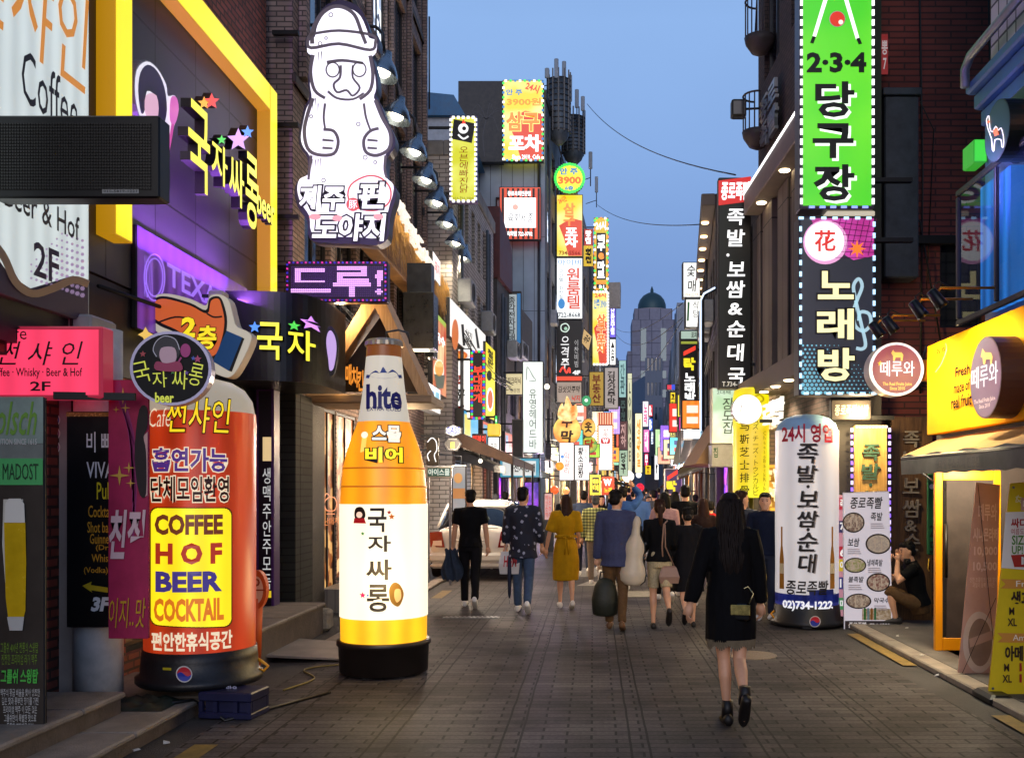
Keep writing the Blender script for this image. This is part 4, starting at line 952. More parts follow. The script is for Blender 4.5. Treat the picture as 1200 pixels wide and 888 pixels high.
m.loft([[(rr * (1 + (.04 if j % 2 else 0)) * math.cos(2 * math.pi * j / 42), rr * (1 + (.04 if j % 2 else 0)) * math.sin(2 * math.pi * j / 42), z) for j in range(42)] for rr, z in ((r0 * 1.06, zz(406)), (r0 * 1.03, zz(401)), (r0 * .9, zz(398.5)), (r0 * .5, zz(397)), (.01, zz(396.5)))], mt('a89c88', .35, .5, nz=.2)); m.build('crown_cap', None, s.root)
m = MB(); m.tube([(.02, 0, zz(398)), (.02, 0, zz(389)), (.13, 0, zz(386)), (.22, 0, zz(389)), (.24, 0, zz(402))], .01, 6); m.build('hanger', METAL, s.root)
m = MB(); m.lathe([(.0, .012), (.36, .01), (.405, .03), (.415, .27), (.432, .275), (.432, .315), (.412, .32), (.2, .322)], (0, 0), 48); m.build('tub', mt('1d1715', .4, nz=.25), s.root)
m = MB()
for a in range(0, 360, 60): m.box(.3 * math.cos(rad(a)) - .04, .3 * math.cos(rad(a)) + .04, .3 * math.sin(rad(a)) - .04, .3 * math.sin(rad(a)) + .04, 0, .012)
m.build('foot', BLACK, s.root)
BL = mt('1c1f6e', .5); s.off = .16
s.T('hite', 429, 450, 471, 480, BL, .035, lay=2); s.T('EXTRA COLD', 430, 477, 470, 482, BL, .01)
s.poly(smooth([(433, 440), (440, 434), (445, 437), (449, 430), (454, 437), (460, 433), (467, 440), (450, 444)], 3), mt('2f4a9a', .5)); s.stroke([(433, 441), (429, 440)], 4, mt('2f4a9a', .5)); s.stroke([(467, 441), (471, 440)], 4, mt('2f4a9a', .5))
s.off = .3
s.T('스몰', 436, 498, 470, 518, em('f2e6d4', 1.1), .04, lay=5, out=INK, ob=.06); s.T('비어', 428, 524, 472, 542, em('ffe620', 1.1), .04, lay=5, out=INK, ob=.06)
s.poly([(424, 512), (430, 510), (428, 528), (422, 530)], em('ffd060', 1)); s.disc(427, 509, 4, em('fff2d8', 1), lay=2)
DK = mt('2a2624', .6)
s.off = .36
for ch, u0, v0, u1, v1 in (('국', 431, 595, 453, 623), ('자', 431, 627, 458, 646), ('싸', 429, 655, 459, 679), ('롱', 430, 684, 456, 716)): s.T(ch, u0, v0, u1, v1, DK, .02, lay=4, res=3)
s.poly(smooth([(415, 602), (417, 595), (424, 594), (428, 600), (427, 607), (417, 608)], 3), INK, lay=4); s.disc(421, 603, 3.6, em('f0c8b0', 1), lay=5); s.poly([(415, 607), (427, 607), (429, 613), (414, 613)], mt('c01828', .5), lay=5)
for u, v, r, h in ((459, 605, 4, 'e87818'), (456, 600, 3, 'c03020'), (425, 625, 2.5, '30a040'), (425, 697, 4, 'd02878'), (431, 697, 2, '3070d0')): s.star(u, v, r, mt(h, .4), lay=4)
s.poly(smooth([(456, 690), (461, 682), (468, 684), (473, 694), (471, 704), (466, 710), (458, 704)], 4), mt('7a5a1e', .5), lay=4); s.poly(smooth([(463, 690), (469, 690), (470, 700), (465, 705), (462, 698)], 3), mt('d8a878', .5), lay=5); s.done()
L = bpy.data.lights.new('bottle_glow', 'POINT'); L.energy = 7; L.color = (1, .72, .32); L.shadow_soft_size = .3
lo = bpy.data.objects.new('bottle_glow', L); put_in(lo); lo.parent = s.root; lo.location = (.0, -.55, .9)
# black drum sign over the corner with neon letters
s = Board('drum_sign', 'curved black fascia drum with neon letters and coloured stars', 'sign', (-3.97, 11.55), 0, 2.86); s.off = 1.0
sup = lambda x, a=.98, bb=1.15: -bb * (max(0, 1 - (min(abs(x), a * .999) / a) ** 4)) ** .25
s.surf = lambda x, z: sup(x)
pts = [(x, sup(x)) for x in [-.98 + 1.96 * (.5 - .5 * math.cos(math.pi * i / 40)) for i in range(41)]]
m = MB(); m.loft([[(x, y, z) for x, y in pts] + [(.98, .3, z), (-.98, .3, z)] for z in (0, .95)], mt('0f0e11', .35, nz=.2)); m.build('drum', None, s.root)
s.side = LH
s.T('국', 309, 381, 336, 424, YL, .012, ext=.06, part='letter', res=3); s.T('자', 341, 387, 364, 422, YL, .012, ext=.06, part='letter', res=3)
for u, v, r, h in ((306, 387, 7, '5090ff'), (347, 383, 6, '50d050'), (361, 377, 9, 'd890ff')): s.star(u, v, r, em(h, 1.1), part='star', lay=2, ext=.05)
s.done()
s = Sign('cutout_sign', 'thin dark cut-out board with pale edge beside the drum sign', (381, 382, 397, 440), Y=10.6, d=.05, box=INK, face=em('c8a8e8', .8), rim=.02, pts=smooth([(383, 386), (388, 382), (394, 392), (396, 410), (392, 436), (386, 440), (384, 425), (381, 400)], 4)); s.done()
# purple pillar with lit menu strip, small round disc sign, concrete block, ramp plate
s = Sign('menu_strip', 'narrow dark violet menu strip lit beside the purple door', (300, 455, 321, 735), Y=11.35, d=.22, face=mt('1a1420', .4), box=mt('4a2568', .4, nz=.2), rim=.03)
s.rect(308, 512, 318, 540, em('e8c890', .8)); s.T('생\n맥\n주\n안\n주\n모\n둠', 308, 548, 318, 690, em('d8d8d8', .7), 0); s.rect(308, 692, 318, 700, em('e0c020', .8)); s.done()
s = Sign('disc_sign', 'small orange and cream disc sign peeping out beside the orange column', (288, 668, 312, 714), Y=8.9, d=.08, disc=True, box=mt('b8501a', .5), face=mt('d8b898', .5), rim=.03); s.stroke([(289, 691), (311, 691)], 1.6, mt('8a3a1a', .5)); s.T('D', 296, 677, 305, 687, mt('8a3a1a', .5), .03)
s.mb('stand').tube([(0, .04, .1), (-.02, .04, -.55)], .05, 8, mt('b8501a', .5)); s.done()
o = MB().rbox(-.17, .17, -.17, .17, 0, .25, .035).build('concrete_block', mt('8e8778', .85, nz=.4, scale=6, bump=.6)); o.location = (-3.36, 11.95, 0); o.rotation_euler.z = .1; tag(o, 'weathered concrete block at the foot of the stone column', 'block')
m = MB(); m.loft([[(-.42, -.55, z0), (.45, -.5, z1), (.38, .5, z1), (-.45, .55, z0)] for z0, z1 in ((.05, .006), (.075, .02))]); o = m.build('ramp_plate', mt('87807a', .55, .2, nz=.35, scale=3)); o.location = (-2.85, 10.25, 0); tag(o, 'worn beige ramp plate lying beside the bottle sign', 'ramp')
m = MB(); m.tube([(x_, y_, .01) for x_, y_ in smooth([(-2.62, 8.3), (-2.5, 8.8), (-2.72, 9.25), (-2.45, 9.5), (-2.15, 9.3)], 6, False)], .008, 6); tag(m.build('power_cable', mt('7a6c38', .6)), 'yellow power cable running to the bottle sign tub', 'cable')
m = MB(); m.tube([(-3.2, 7.1, .14), (-3.0, 7.35, .13), (-2.93, 7.5, .03), (-2.7, 7.2, .012), (-2.5, 7.6, .012), (-2.2, 8.2, .012)], .012, 6); tag(m.build('power_cable', BLACK), 'black power cable trailing from the orange column', 'cable')
# crumpled green tarp at the steps
m = MB(); vs = []; n = 14
for i in range(n):
    for j in range(n): x, y = i / (n - 1), j / (n - 1); vs.append((-3.58 + .5 * x, 7.0 + .4 * y, .125 + (.1 * mnoise.noise((x * 6, y * 6, 3)) + .05) * math.sin(math.pi * x) ** .6 * math.sin(math.pi * y) ** .6))
m.mesh(vs, [(i * n + j, (i + 1) * n + j, (i + 1) * n + j + 1, i * n + j + 1) for i in range(n - 1) for j in range(n - 1)], None, True); tag(m.build('tarp', mt('16241f', .5, nz=.5, scale=20)), 'crumpled dark green tarp on the step behind the column', 'tarp')

# purple LED board and the stone grandfather board
s = Sign('led_board', 'lit LED board with violet characters hanging under the stone statue board', (335, 306, 454, 354), Y=12.1, d=.16, face=mt('0d0a12', .4), box=mt('2a1038', .4), rim=.04)
VL = em('e6a8ff', 1.5); VG = em('7a28d8', .8)
from functools import reduce
def pixels(s, body, u0, v0, u1, v1, nx, nz, on, off, size):
    vs, fs, bd = text_mesh(body, .02)
    def inside(x, z):
        for f in fs:
            A, B, C = (vs[i] for i in f[:3]); d = lambda p, q: (q[0] - p[0]) * (z - p[1]) - (q[1] - p[1]) * (x - p[0])
            a, b_, c = d(A, B), d(B, C), d(C, A)
            if (a >= 0 and b_ >= 0 and c >= 0) or (a <= 0 and b_ <= 0 and c <= 0): return True
        return False
    for i in range(nx):
        for j in range(nz):
            hit = inside((i + .5) / nx, (j + .5) / nz)
            m_ = on if hit else off
            if m_ is None: continue
            x, z = s.at(u0 + (u1 - u0) * (i + .5) / nx, v1 - (v1 - v0) * (j + .5) / nz)
            s.mb('led_grid').box(x - size, x + size, -.014, -.004, z - size, z + size, m_)
pixels(s, '드루!', 341, 312, 449, 348, 46, 15, VL, em('3a1060', .55), .0088)
s.bulbs([(337, 308), (452, 308), (452, 352), (337, 352), (337, 308)], [em('d02890', 1.2), em('3020c0', 1.0)], n=66, size=.02, part='light_string', lay=2)
s.arms(-.5); s.done()
ZH = lambda p: zm(p, 300, 0, 2.465)
WB = em('f6f4ff', 1.3, .06, .8); LN = em('5c545c', .55); LNd = mt('2a2830', .5); REDL = em('e05a5a', .8)
out = ZH([(235, 2), (275, 8), (305, 30), (325, 75), (330, 95), (353, 105), (352, 140), (337, 160), (347, 200), (352, 250), (345, 278), (360, 300), (375, 340), (390, 370), (402, 400), (398, 430), (380, 455), (375, 500), (385, 525), (405, 545), (402, 580), (395, 600), (386, 640), (380, 690), (350, 708), (300, 705), (200, 702), (155, 690), (148, 640), (122, 600), (111, 560), (118, 528), (142, 515), (150, 490), (148, 455), (130, 430), (122, 400), (130, 350), (140, 310), (155, 280), (150, 240), (152, 200), (158, 155), (142, 140), (145, 108), (165, 92), (172, 60), (195, 22)])
s = Sign('statue_board', 'white glowing cut-out board drawn as a stone grandfather statue', (345, 0, 463, 286), Y=12.0, d=.22, box=mt('3a3648', .4), face=WB, rim=.035, pts=smooth(out, 3))
for pts, w in (([(163, 128), (164, 90), (185, 48), (215, 24), (250, 22), (285, 45), (305, 95), (318, 128)], 5), ([(160, 100), (150, 118), (160, 140), (240, 128), (330, 146), (345, 125), (335, 103), (240, 90), (160, 100)], 4), ([(165, 160), (158, 210), (170, 262), (200, 285)], 4.5), ([(330, 162), (338, 215), (330, 262), (300, 288)], 4.5), ([(205, 182), (250, 176), (310, 184)], 4),
               ([(245, 190), (243, 225), (225, 245), (235, 268), (262, 262), (280, 278), (300, 255), (280, 225), (280, 190)], 3), ([(208, 265), (235, 285), (280, 288), (312, 270)], 3),
               ([(165, 285), (150, 330), (140, 380), (150, 430), (180, 448), (225, 445), (238, 410), (225, 380), (195, 375)], 4.5), ([(192, 405), (225, 408)], 3), ([(192, 428), (222, 430)], 3), ([(200, 300), (196, 340), (200, 372)], 3),
               ([(345, 290), (365, 340), (388, 385), (385, 430), (350, 450), (318, 440), (312, 405), (330, 380), (355, 372)], 4.5), ([(322, 405), (352, 408)], 3), ([(322, 428), (350, 430)], 3), ([(312, 300), (318, 340), (330, 375)], 3), ([(160, 450), (155, 490), (152, 520)], 3.5), ([(375, 450), (372, 490), (378, 515)], 3.5)):
    s.stroke(ZH(pts), (w, w * .8), LN)
for x, y in ((222, 203), (299, 202)): s.stroke(ZH([(x + 19 * math.cos(a * .7854), y + 21 * math.sin(a * .7854)) for a in range(8)]), 1.8, LN, closed=True)
for x, y, r in ((217, 45, 2.4), (186, 128, 2.2), (203, 112, 1.6), (160, 338, 1.8), (296, 360, 2.2), (316, 456, 2.4), (345, 470, 1.8), (196, 522, 2.2)):
    u, v = ZH([(x, y)])[0]; s.stroke([(u + r * math.cos(a), v + r * math.sin(a)) for a in (0, 1.26, 2.5, 3.77, 5.03)], 1, LN, closed=True, lay=3)
for x, y in ((165, 290), (172, 285), (180, 300), (163, 460), (172, 462), (180, 460), (188, 458), (182, 152), (190, 150)): s.stroke(ZH([(x, y), (x - 1, y + 26)]), (1.4, .4), LN, sm=0)
WT = em('ffffff', 1.3)
s.T('제주', 351, 218, 404, 247, WT, .03, .1, lay=5, out=LNd, ob=.07); s.T('판', 421, 214, 455, 245, WT, .03, .1, lay=5, out=LNd, ob=.07); s.T('도야지', 366, 251, 453, 283, WT, .03, .1, lay=5, out=LNd, ob=.07)
s.stroke(ZH([(320, 510), (360, 515), (388, 545), (385, 585), (350, 608), (300, 604), (268, 575), (275, 535)]), 2, REDL, closed=True, lay=3); s.disc(414, 240, 8, REDL, lay=3); s.T('豚', 409, 235, 419, 245, WT, 0, lay=4)
for x, y, rx in ((172, 628, 7), (236, 632, 6), (355, 628, 6)): u, v = ZH([(x, y)])[0]; s.disc(u, v, rx, em('f0a0a0', 1), 3.5, lay=6)
s.arms(-.3, 3); s.done()
# gooseneck wall lamps over the thatch
def lamp_at(loc, first=None, label=''):
    t = thing('wall_lamp', label, 'lamp', loc, 0, 'row of gooseneck lamps on the brown building')
    return t
pr_ = None
lamps = [(450, 78), (466, 130), (487, 172), (500, 205), (513, 232), (525, 257), (535, 280), (543, 297)]
names = ['nearest and highest', 'second', 'third', 'fourth', 'fifth', 'sixth', 'seventh', 'last and lowest']
for i, (u, v) in enumerate(lamps):
    Y = min(22.3, 3.05 * F / (CU - u)) if i else 14.3
    if i == 7: Y = 23.6
    if i == 6: Y = 22.2
    p = pix(u, v, Y); lab = f'{names[i]} of the gooseneck lamps counted from the stone statue board'
    if pr_ is None:
        t = thing('wall_lamp', lab, 'lamp', p, 0, 'gooseneck lamps on the brown building'); pr_ = t
        t.scale = (1.15, 1.15, 1.15)
        m = MB(); m.lathe([(.21, -.13), (.2, -.08), (.14, .03), (.07, .11), (.05, .2), (.0, .21)], (0, 0), 20, None, True, False); m.lathe([(.0, .18), (.045, .18), (.065, .1), (.135, .025), (.195, -.08), (.207, -.13)], (0, 0), 20, None, True, False); sh = m.build('lamp_shade', mt('8a959f', .28, .85, nz=.15), t); sh.rotation_euler = (rad(-6), rad(14), 0)
        m = MB(); m.ball((0, 0, -.06), .085, 12, 8); bb = m.build('bulb', em('fff2d8', 9), t)
        m = MB(); m.tube([(0, 0, .2), (-.02, 0, .42), (-.1, 0, .5), (-.3, 0, .52), (-.62, 0, .52)], .022, 8); m.build('arm', METAL, t); m = MB(); m.rbox(-.66, -.62, -.07, .07, .44, .6, .01); m.build('wall_plate', METAL, t)
    else:
        t = copy_tree(pr_); t.location = p; t['label'] = lab
    L = bpy.data.lights.new('lamp_beam', 'SPOT'); L.energy = 20; L.color = (1, .86, .62); L.spot_size = rad(125); L.spot_blend = .5; L.shadow_soft_size = .06; lo = bpy.data.objects.new('lamp_beam', L); put_in(lo); lo.parent = t; lo.location = (0, 0, -.16); lo.rotation_euler = (0, rad(14), 0)
# thatched fascia with neon letters, timber gable, hoods
m = MB(); n = 60
rng = random.Random(3)
t = thing('thatch_fascia', 'golden straw fascia strip along the brown building under the lamps', 'fascia', (-3.5, 15.2, 5.75), rad(90))
for i in range(900):
    x = rng.uniform(0, 8.0); z = rng.uniform(0, .75); ln = rng.uniform(.2, .45); y = -.12 - .12 * (z < .3) + rng.uniform(-.05, .04); dx = rng.uniform(-.06, .06)
    m.face([(x, y, z), (x + .035, y - .01, z), (x + .03 + dx, y - .05, z - ln), (x + dx, y - .05, z - ln)])
m.build('straw', wood('8a5a1c', 'd8a444'), t); m = MB(); m.rbox(0, 8.0, -.06, .22, -.2, .8, .02); m.build('board', wood('5a3a18', '8a6028', True), t)
s = Board('channel_letters', 'white neon letters along the straw fascia below the wall lamps', 'sign', (-3.22, 17), math.pi / 2, 5.5)
for ch, u, v in (('제', 468, 248), ('주', 475, 263), ('판', 483, 278), ('도', 491, 292), ('야', 497, 304), ('지', 503, 315)): s.T(ch, u - 4.5, v - 13, u + 3, v + 9, em('fff2e0', .85), .0, ext=.05, part='letter')
s.done()
s = Sign('fascia_sign', 'small white lit sign with red letters at the far end of the straw fascia', (507, 300, 516, 330), d=.05, face=em('fff2ec', 1.0), box=METAL, rim=.01, **SIDE(-3.2, 20)); s.T('돼지', 509, 308, 514.5, 322, em('e04040', 1), .02, lay=3); s.done()
t = thing('timber_gable', 'pointed timber gable canopy with wooden letter blocks over the shop door', 'canopy', (-3.7, 12.9, 2.95), 0)
WD = wood('8a6a48', 'c09a6c'); m = MB()
m.prism([(.0, 0), (.12, 0), (.86, 1.12), (1.42, 0), (1.55, 0), (.92, 1.36), (.80, 1.36)], -.12, .5); m.build('frame', WD, t)
m = MB(); m.prism([(.14, .06), (1.38, .06), (.86, 1.06)], .2, .24); m.build('back_panel', mt('3a2c22', .7, nz=.3), t); m = MB(); m.rbox(-.05, 1.6, -.15, .9, -.12, -.003, .015); m.build('soffit', wood('6a5642', '9a7f60', True), t)
bd = Board('x', 'x', 'x', (-3.7, 12.9 + .12), 0, 2.95); bd.side = mt('6a2c0c', .5)
for i, (ch, u, v) in enumerate((('별', 399, 438), ('난', 406, 439), ('매', 413, 441), ('치', 420, 443), ('킨', 427, 446))): bd.T(ch, u - 3.6, v - 14 + i, u + 3.4, v + 10 + i, em('e0882a', 1.0), .03, ext=.08, part='letter')
bd.parts['letter'].build('letter', None, t); bpy.data.objects.remove(bd.root)
L = bpy.data.lights.new('gable_lamp', 'POINT'); L.energy = 13; L.color = (1, .68, .32); L.shadow_soft_size = .06
lo = bpy.data.objects.new('gable_lamp', L); put_in(lo); lo.parent = t; lo.location = (.45, -.28, 1.05)
m = MB(); m.lathe([(.0, 0), (.05, .0), (.06, .06), (.0, .08)], (.42, -.2), 12); m.build('lamp', em('ffd090', 6), t)
for k, (u0, v0, u1, v1, Y) in enumerate(((472, 342, 508, 408, 16.2), (498, 355, 508, 418, 18.5))):
    s = Sign('extract_hood', ('wide', 'narrow')[k] + ' dark steel hood box hanging below the straw fascia', (u0, v0, u1, v1), Y=Y, d=.5, box=mt('3d3c3a', .3, .7, nz=.3), rim=.02, cat='hood'); s.mb('duct').box(s.w0 + .05, s.w1 - .05, .1, .4, s.h + .002, s.h + .5, METAL); s.mb('lamp').box(s.w0 + .05, s.w1 - .1, .05, .2, -.03, -.003, em('ffe8c0', 3)); s.done()

b = Board('window_emblem', 'orange bowl emblem with lettering on the chicken shop window', 'emblem', (-3.72, 14.6), math.pi / 2, 1.2); OE = em('f08020', .7)
b.stroke([(382, 598), (379, 590), (384, 583), (391, 583), (394, 590), (391, 598), (382, 598)], 1.4, OE); b.stroke([(378, 586), (382, 578), (386, 582)], 1.2, OE); b.stroke([(382, 602), (392, 602)], 1.2, OE, sm=0); b.T('별난매치킨', 372, 606, 402, 615, OE, .01); b.done()

# ------------------------------------------------------------------ signs and objects on the right, near
def em2(h1, h2, s, scale=1.2, lo=.4, hi=.62):
    """glowing print that runs between two inks"""
    s = s * K; k = ('e2', h1, h2, s, scale)
    if k in _mats: return _mats[k]
    m, n, l, b = _new('lit_' + h1)
    t = n.new('ShaderNodeTexCoord'); x = n.new('ShaderNodeTexNoise'); x.inputs['Scale'].default_value = scale; x.inputs['Detail'].default_value = 2; l.new(t.outputs['Object'], x.inputs['Vector'])
    r = n.new('ShaderNodeValToRGB'); r.color_ramp.elements[0].position = lo; r.color_ramp.elements[1].position = hi
    r.color_ramp.elements[0].color = (*lin(h1), 1); r.color_ramp.elements[1].color = (*lin(h2), 1); l.new(x.outputs[0], r.inputs[0]); l.new(r.outputs[0], b.inputs['Emission Color'])
    b.inputs['Emission Strength'].default_value = s; b.inputs['Base Color'].default_value = (.05, .05, .05, 1); b.inputs['Roughness'].default_value = .35
    _mats[k] = m; return m
RS = lambda X, Y: dict(O=(X, Y), rot=-math.pi / 2)
BULB = [em('ffffff', 2.2), em('8090ff', 1.8)]
s = Sign('billiard_sign', 'tall glowing green billiard hall sign with 2·3·4 and crossed cues', (937, -70, 1025, 245), Y=12.0, d=.3, face=em2('42d008', '74e81a', 1.05, .55), box=mt('3c3a44', .4, .3), rim=.04)
BK = mt('0c120a', .5)
for x0, x1 in ((978, 952), (1000, 1010)): pass
s.poly([(974, -30), (979, -30), (956, 44), (952, 43)], em('ffffff', 1.4), lay=2); s.poly([(952, 43), (956, 44), (953, 52), (949, 51)], BK, lay=3)
s.poly([(980, -30), (985, -30), (1007, 46), (1003, 47)], em('ffffff', 1.4), lay=2); s.poly([(1003, 46), (1007, 45), (1010, 52), (1006, 53)], BK, lay=3)
s.disc(981, 23, 9.5, mt('f0e8d8', .4), lay=2); s.disc(981, 23, 8.6, em('e83010', .8), lay=3); s.disc(985, 27, 2.8, em('fff0e0', 1), lay=4)
s.T('2·3·4', 945, 62, 1015, 86, BK, .045, lay=3)
WS = em('f4fff0', 1.2)
for ch, u0, v0, u1, v1 in (('당', 955, 96, 1001, 138), ('구', 952, 145, 1000, 186), ('장', 953, 193, 1001, 236)):
    s.T(ch, u0 + 3, v0 + 3, u1 + 3, v1 + 3, WS, .03, lay=2); s.T(ch, u0, v0, u1, v1, BK, .03, lay=3)
s.bulbs([(939, 242), (939, -60)], BULB[0], n=26, size=.03, long=.07); s.bulbs([(1023, -60), (1023, 242)], BULB[0], n=26, size=.03, long=.07); s.bulbs([(945, 243), (1020, 243)], BULB[1], n=6, size=.025, long=.07); s.arms(.5); s.done()
s = Sign('karaoke_sign', 'dark karaoke sign with cream letters, treble clef and blue edge lamps', (936, 253, 1026, 463), Y=12.05, d=.3, face=em('232633', .55), box=mt('2a2a34', .4, .3), rim=.03)
s.poly([(950, 256), (1024, 256), (1024, 300), (1000, 305), (985, 296), (960, 280)], em2('c01890', 'e040b8', .9, 2), lay=1)
for i in range(7): s.stroke([(985 + i * 7, 256), (975 + i * 7, 300)], .8, mt('701858', .5), lay=2, sm=0); s.stroke([(975, 260 + i * 7), (1024, 266 + i * 6)], .8, mt('701858', .5), lay=2, sm=0)
s.disc(967, 284, 26, em('f0a8d8', .9), lay=2); s.disc(966, 283, 23, em('ffffff', 1.2), lay=3); s.T('花', 954, 270, 979, 295, em('e02818', .9), .02, lay=4); s.star(1004, 292, 11, em('ff7818', 1.1), part='star', lay=4, n=8, q=.4)
CR = em('fff2b0', 1.15)
for ch, u0, v0, u1, v1 in (('노', 958, 318, 1000, 351), ('래', 957, 362, 1000, 398), ('방', 958, 408, 1001, 447)): s.T(ch, u0, v0, u1, v1, CR, .03, lay=5, out=mt('171416', .5), ob=.05)
CY = em('b8dce8', .75)
s.stroke([(1003, 408), (1010, 409), (1014, 403), (1009, 380), (1002, 350), (1000, 335), (1006, 327), (1010, 336), (1004, 352), (1000, 366), (1002, 382), (1012, 388), (1020, 380), (1018, 368), (1008, 366), (1006, 376)], 4, CY, lay=3)
for i in range(16):
    for j in range(13):
        u, v = 941 + i * 5.2 + (j % 2) * 2.6, 460 - j * 4.6; r = 2.4 - .1 * i - .09 * j
        if r > .5: s.disc(u, v, r, em('78c8e0', .8), part='dot_pattern', n=8, lay=1)
s.bulbs([(938, 460), (938, 256), (1024, 256), (1024, 461), (938, 461)], em('a8d8ff', 2.0), n=44, size=.03, long=.06, lay=2); s.arms(.5)
s.mb('cap').rbox(s.w0 + .35, s.w1, .02, .28, s.h + .005, s.h + .07, .01, em('e8dcc0', .6)); s.done()
# round juice sign, badge and lettering on the fascia
MAROON = em2('b04050', 'c86068', .75, 2)
s = Sign('round_sign', 'round maroon and white juice bar blade sign beside the karaoke sign', (1018, 401, 1083, 464), Y=10.55, d=.2, disc=True, box=mt('c8beb4', .4), face=em('fff6f0', 1.2), rim=.005)
s.disc(1050.5, 432.5, 28.5, MAROON, lay=2); s.T('떼루와', 1031, 423, 1071, 441, em('ffffff', 1.2), .0, lay=4); s.T('The Real Fruits Juice\nSince 2010', 1034, 448, 1068, 457, em('ffc860', .9), .02, lay=4); s.star(1031, 426, 3.5, em('ffc030', .9), lay=4)
LG = em('ffc860', .85); s.poly([(1044, 414), (1046, 410), (1048, 413), (1056, 413), (1058, 416), (1057, 423), (1055, 423), (1055, 419), (1049, 419), (1048, 423), (1046, 423), (1046, 417)], LG, lay=4)
s.mb('bracket').rbox(s.w1 - .02, s.w1 + .1, .03, .17, s.h * .3, s.h * .68, .01, mt('c87818', .4)); s.mb('bracket').tube([(s.w1 + .02, .1, s.h * .68), (s.w1 + .06, .1, s.h * .95), (s.w1 + .12, .1, s.h * .9)], .012, 6, METAL); s.done()
s = Sign('round_badge', 'thick round badge with white lettering standing off the yellow fascia', (1137, 394, 1174, 490), d=.22, disc=True, box=mt('4a2a20', .4), face=em2('9a5a88', 'b87090', .6, 2), rim=.012, **RS(3.3, 9))
s.T('떼루와', 1140, 427, 1171, 453, em('ffffff', 1.1), .0, lay=3); s.T('The Real Fruits Juice\nSince 2010', 1143, 466, 1168, 478, em('f0d0c0', .9), .02, lay=3, res=1); s.poly([(1151, 418), (1153, 408), (1156, 413), (1163, 413), (1165, 418), (1164, 427), (1162, 427), (1162, 421), (1157, 421), (1156, 427), (1154, 427), (1153, 419)], LG, lay=3); s.done()
b = Board('fascia_lettering', 'dark brown slogan lettering on the yellow fascia', 'lettering', (3.53, 9), -math.pi / 2, 2.5)
BW = mt('1c100a', .8, spec=.05)
for tx, u0, v0, u1, v1 in (('Fresh', 1120, 428, 1137, 440), ('made of', 1118, 446, 1137, 459), ('real fruit', 1115, 462, 1139, 477), ('Fruits Juice', 1183, 404, 1222, 422), ('Coffee', 1182, 425, 1207, 444), ('Panini', 1182, 446, 1205, 464)): b.T(tx, u0, v0, u1, v1, BW, .02, part='letter', lay=1)
b.stroke([(1097, 436), (1104, 426), (1110, 410), (1109, 402)], .8, mt('f0d080', .5), part='letter'); b.T('과일 100%', 1098, 407, 1108, 414, BW, .02, part='letter', lay=1); b.done()
# spotlights over the fascia
SPW = [(1062, 398, 10.2, .45), (1092, 392, 9.9, .3), (1137, 373, 9.05, .35), (1172, 360, 8.55, .3)]
first = None
for i, (u, v, Y, e) in enumerate(SPW):
    lab = ('black spotlight on a brass arm above the round juice sign', 'black spotlight just over the far end of the yellow fascia', 'black spotlight above the round badge', 'black spotlight nearest the right picture edge over the fascia')[i]
    x = 2.95 if i == 0 else 3.0
    if first is None:
        t = thing('spotlight', lab, 'spotlight', (x, Y, 3.36), 0, 'spotlights over the yellow fascia'); first = t
        m = MB(); m.lathe([(.03, .1), (.045, .09), (.055, -.05), (.06, -.08), (.0, -.075)], (0, 0), 16); h = m.build('lamp_head', mt('121212', .35, .3), t); h.rotation_euler = (0, rad(-38), 0)
        m = MB(); m.tube([(0, 0, .06), (.03, 0, .1), (.5, 0, .1)], .012, 8); m.build('arm', mt('b07828', .3, .8), t)
        m = MB(); m.tube([(0, 0, .05), (-.03, 0, .12), (.02, .03, .16), (.1, 0, .11)], .008, 6); m.build('cable', BLACK, t)
        m = MB(); m.lathe([(.0, -.079), (.045, -.081)], (0, 0), 14); le = m.build('lens', em('fff0c8', 8), h)
    else:
        t = copy_tree(first); t.location = (x, Y, 3.36); t['label'] = lab
    L = bpy.data.lights.new('spot_beam', 'SPOT'); L.energy = 16; L.color = (1, .92, .66); L.spot_size = rad(120); L.spot_blend = .6; L.shadow_soft_size = .04
    lo = bpy.data.objects.new('spot_beam', L); put_in(lo); lo.parent = t; lo.location = (-.02, 0, -.1); lo.rotation_euler = (0, rad(-40), 0)
# awning
t = thing('awning', 'tan canvas awning with a grey valance over the juice shop door', 'awning', (3.64, 10.25, 0))
m = MB(); n = 26; vs = []
for i in range(n + 1):
    y = -i * 5.6 / n
    sag = .012 * math.sin(i * 1.7); vs += [(-.003, y, 2.24), (-.2, y, 2.15 + sag), (-.42, y, 2.05 + sag * 1.3), (-.425, y, 1.98), (-.42 - .012 * math.sin(i * 2.1), y, 1.86 + .008 * math.sin(i * 3))]
k = 5; m.mesh(vs, [(i * k + j, i * k + j + 1, (i + 1) * k + j + 1, (i + 1) * k + j) for i in range(n) for j in range(2)], mt('b98a4a', .8, nz=.15), True)
m.mesh(vs, [(i * k + j, i * k + j + 1, (i + 1) * k + j + 1, (i + 1) * k + j) for i in range(n) for j in range(2, 4)], mt('55524e', .8, nz=.3), True)
m.face([(-.003, 0, 2.24), (-.42, 0, 2.05), (-.42, 0, 1.9), (-.003, 0, 1.98)], mt('6a6258', .8)); m.build('canvas', None, t)
bd = Board('x', 'x', 'x', (3.2, 10), -math.pi / 2, 0); bd.T('생과일 주스 커피 전문점', 1098, 536, 1150, 549, INK, .04, lay=1); bd.parts['lettering'].build('lettering', None, t).location = (-.45, -.25, 0); o = t.children[-1]; bpy.data.objects.remove(bd.root)
o.rotation_euler.z = -math.pi / 2
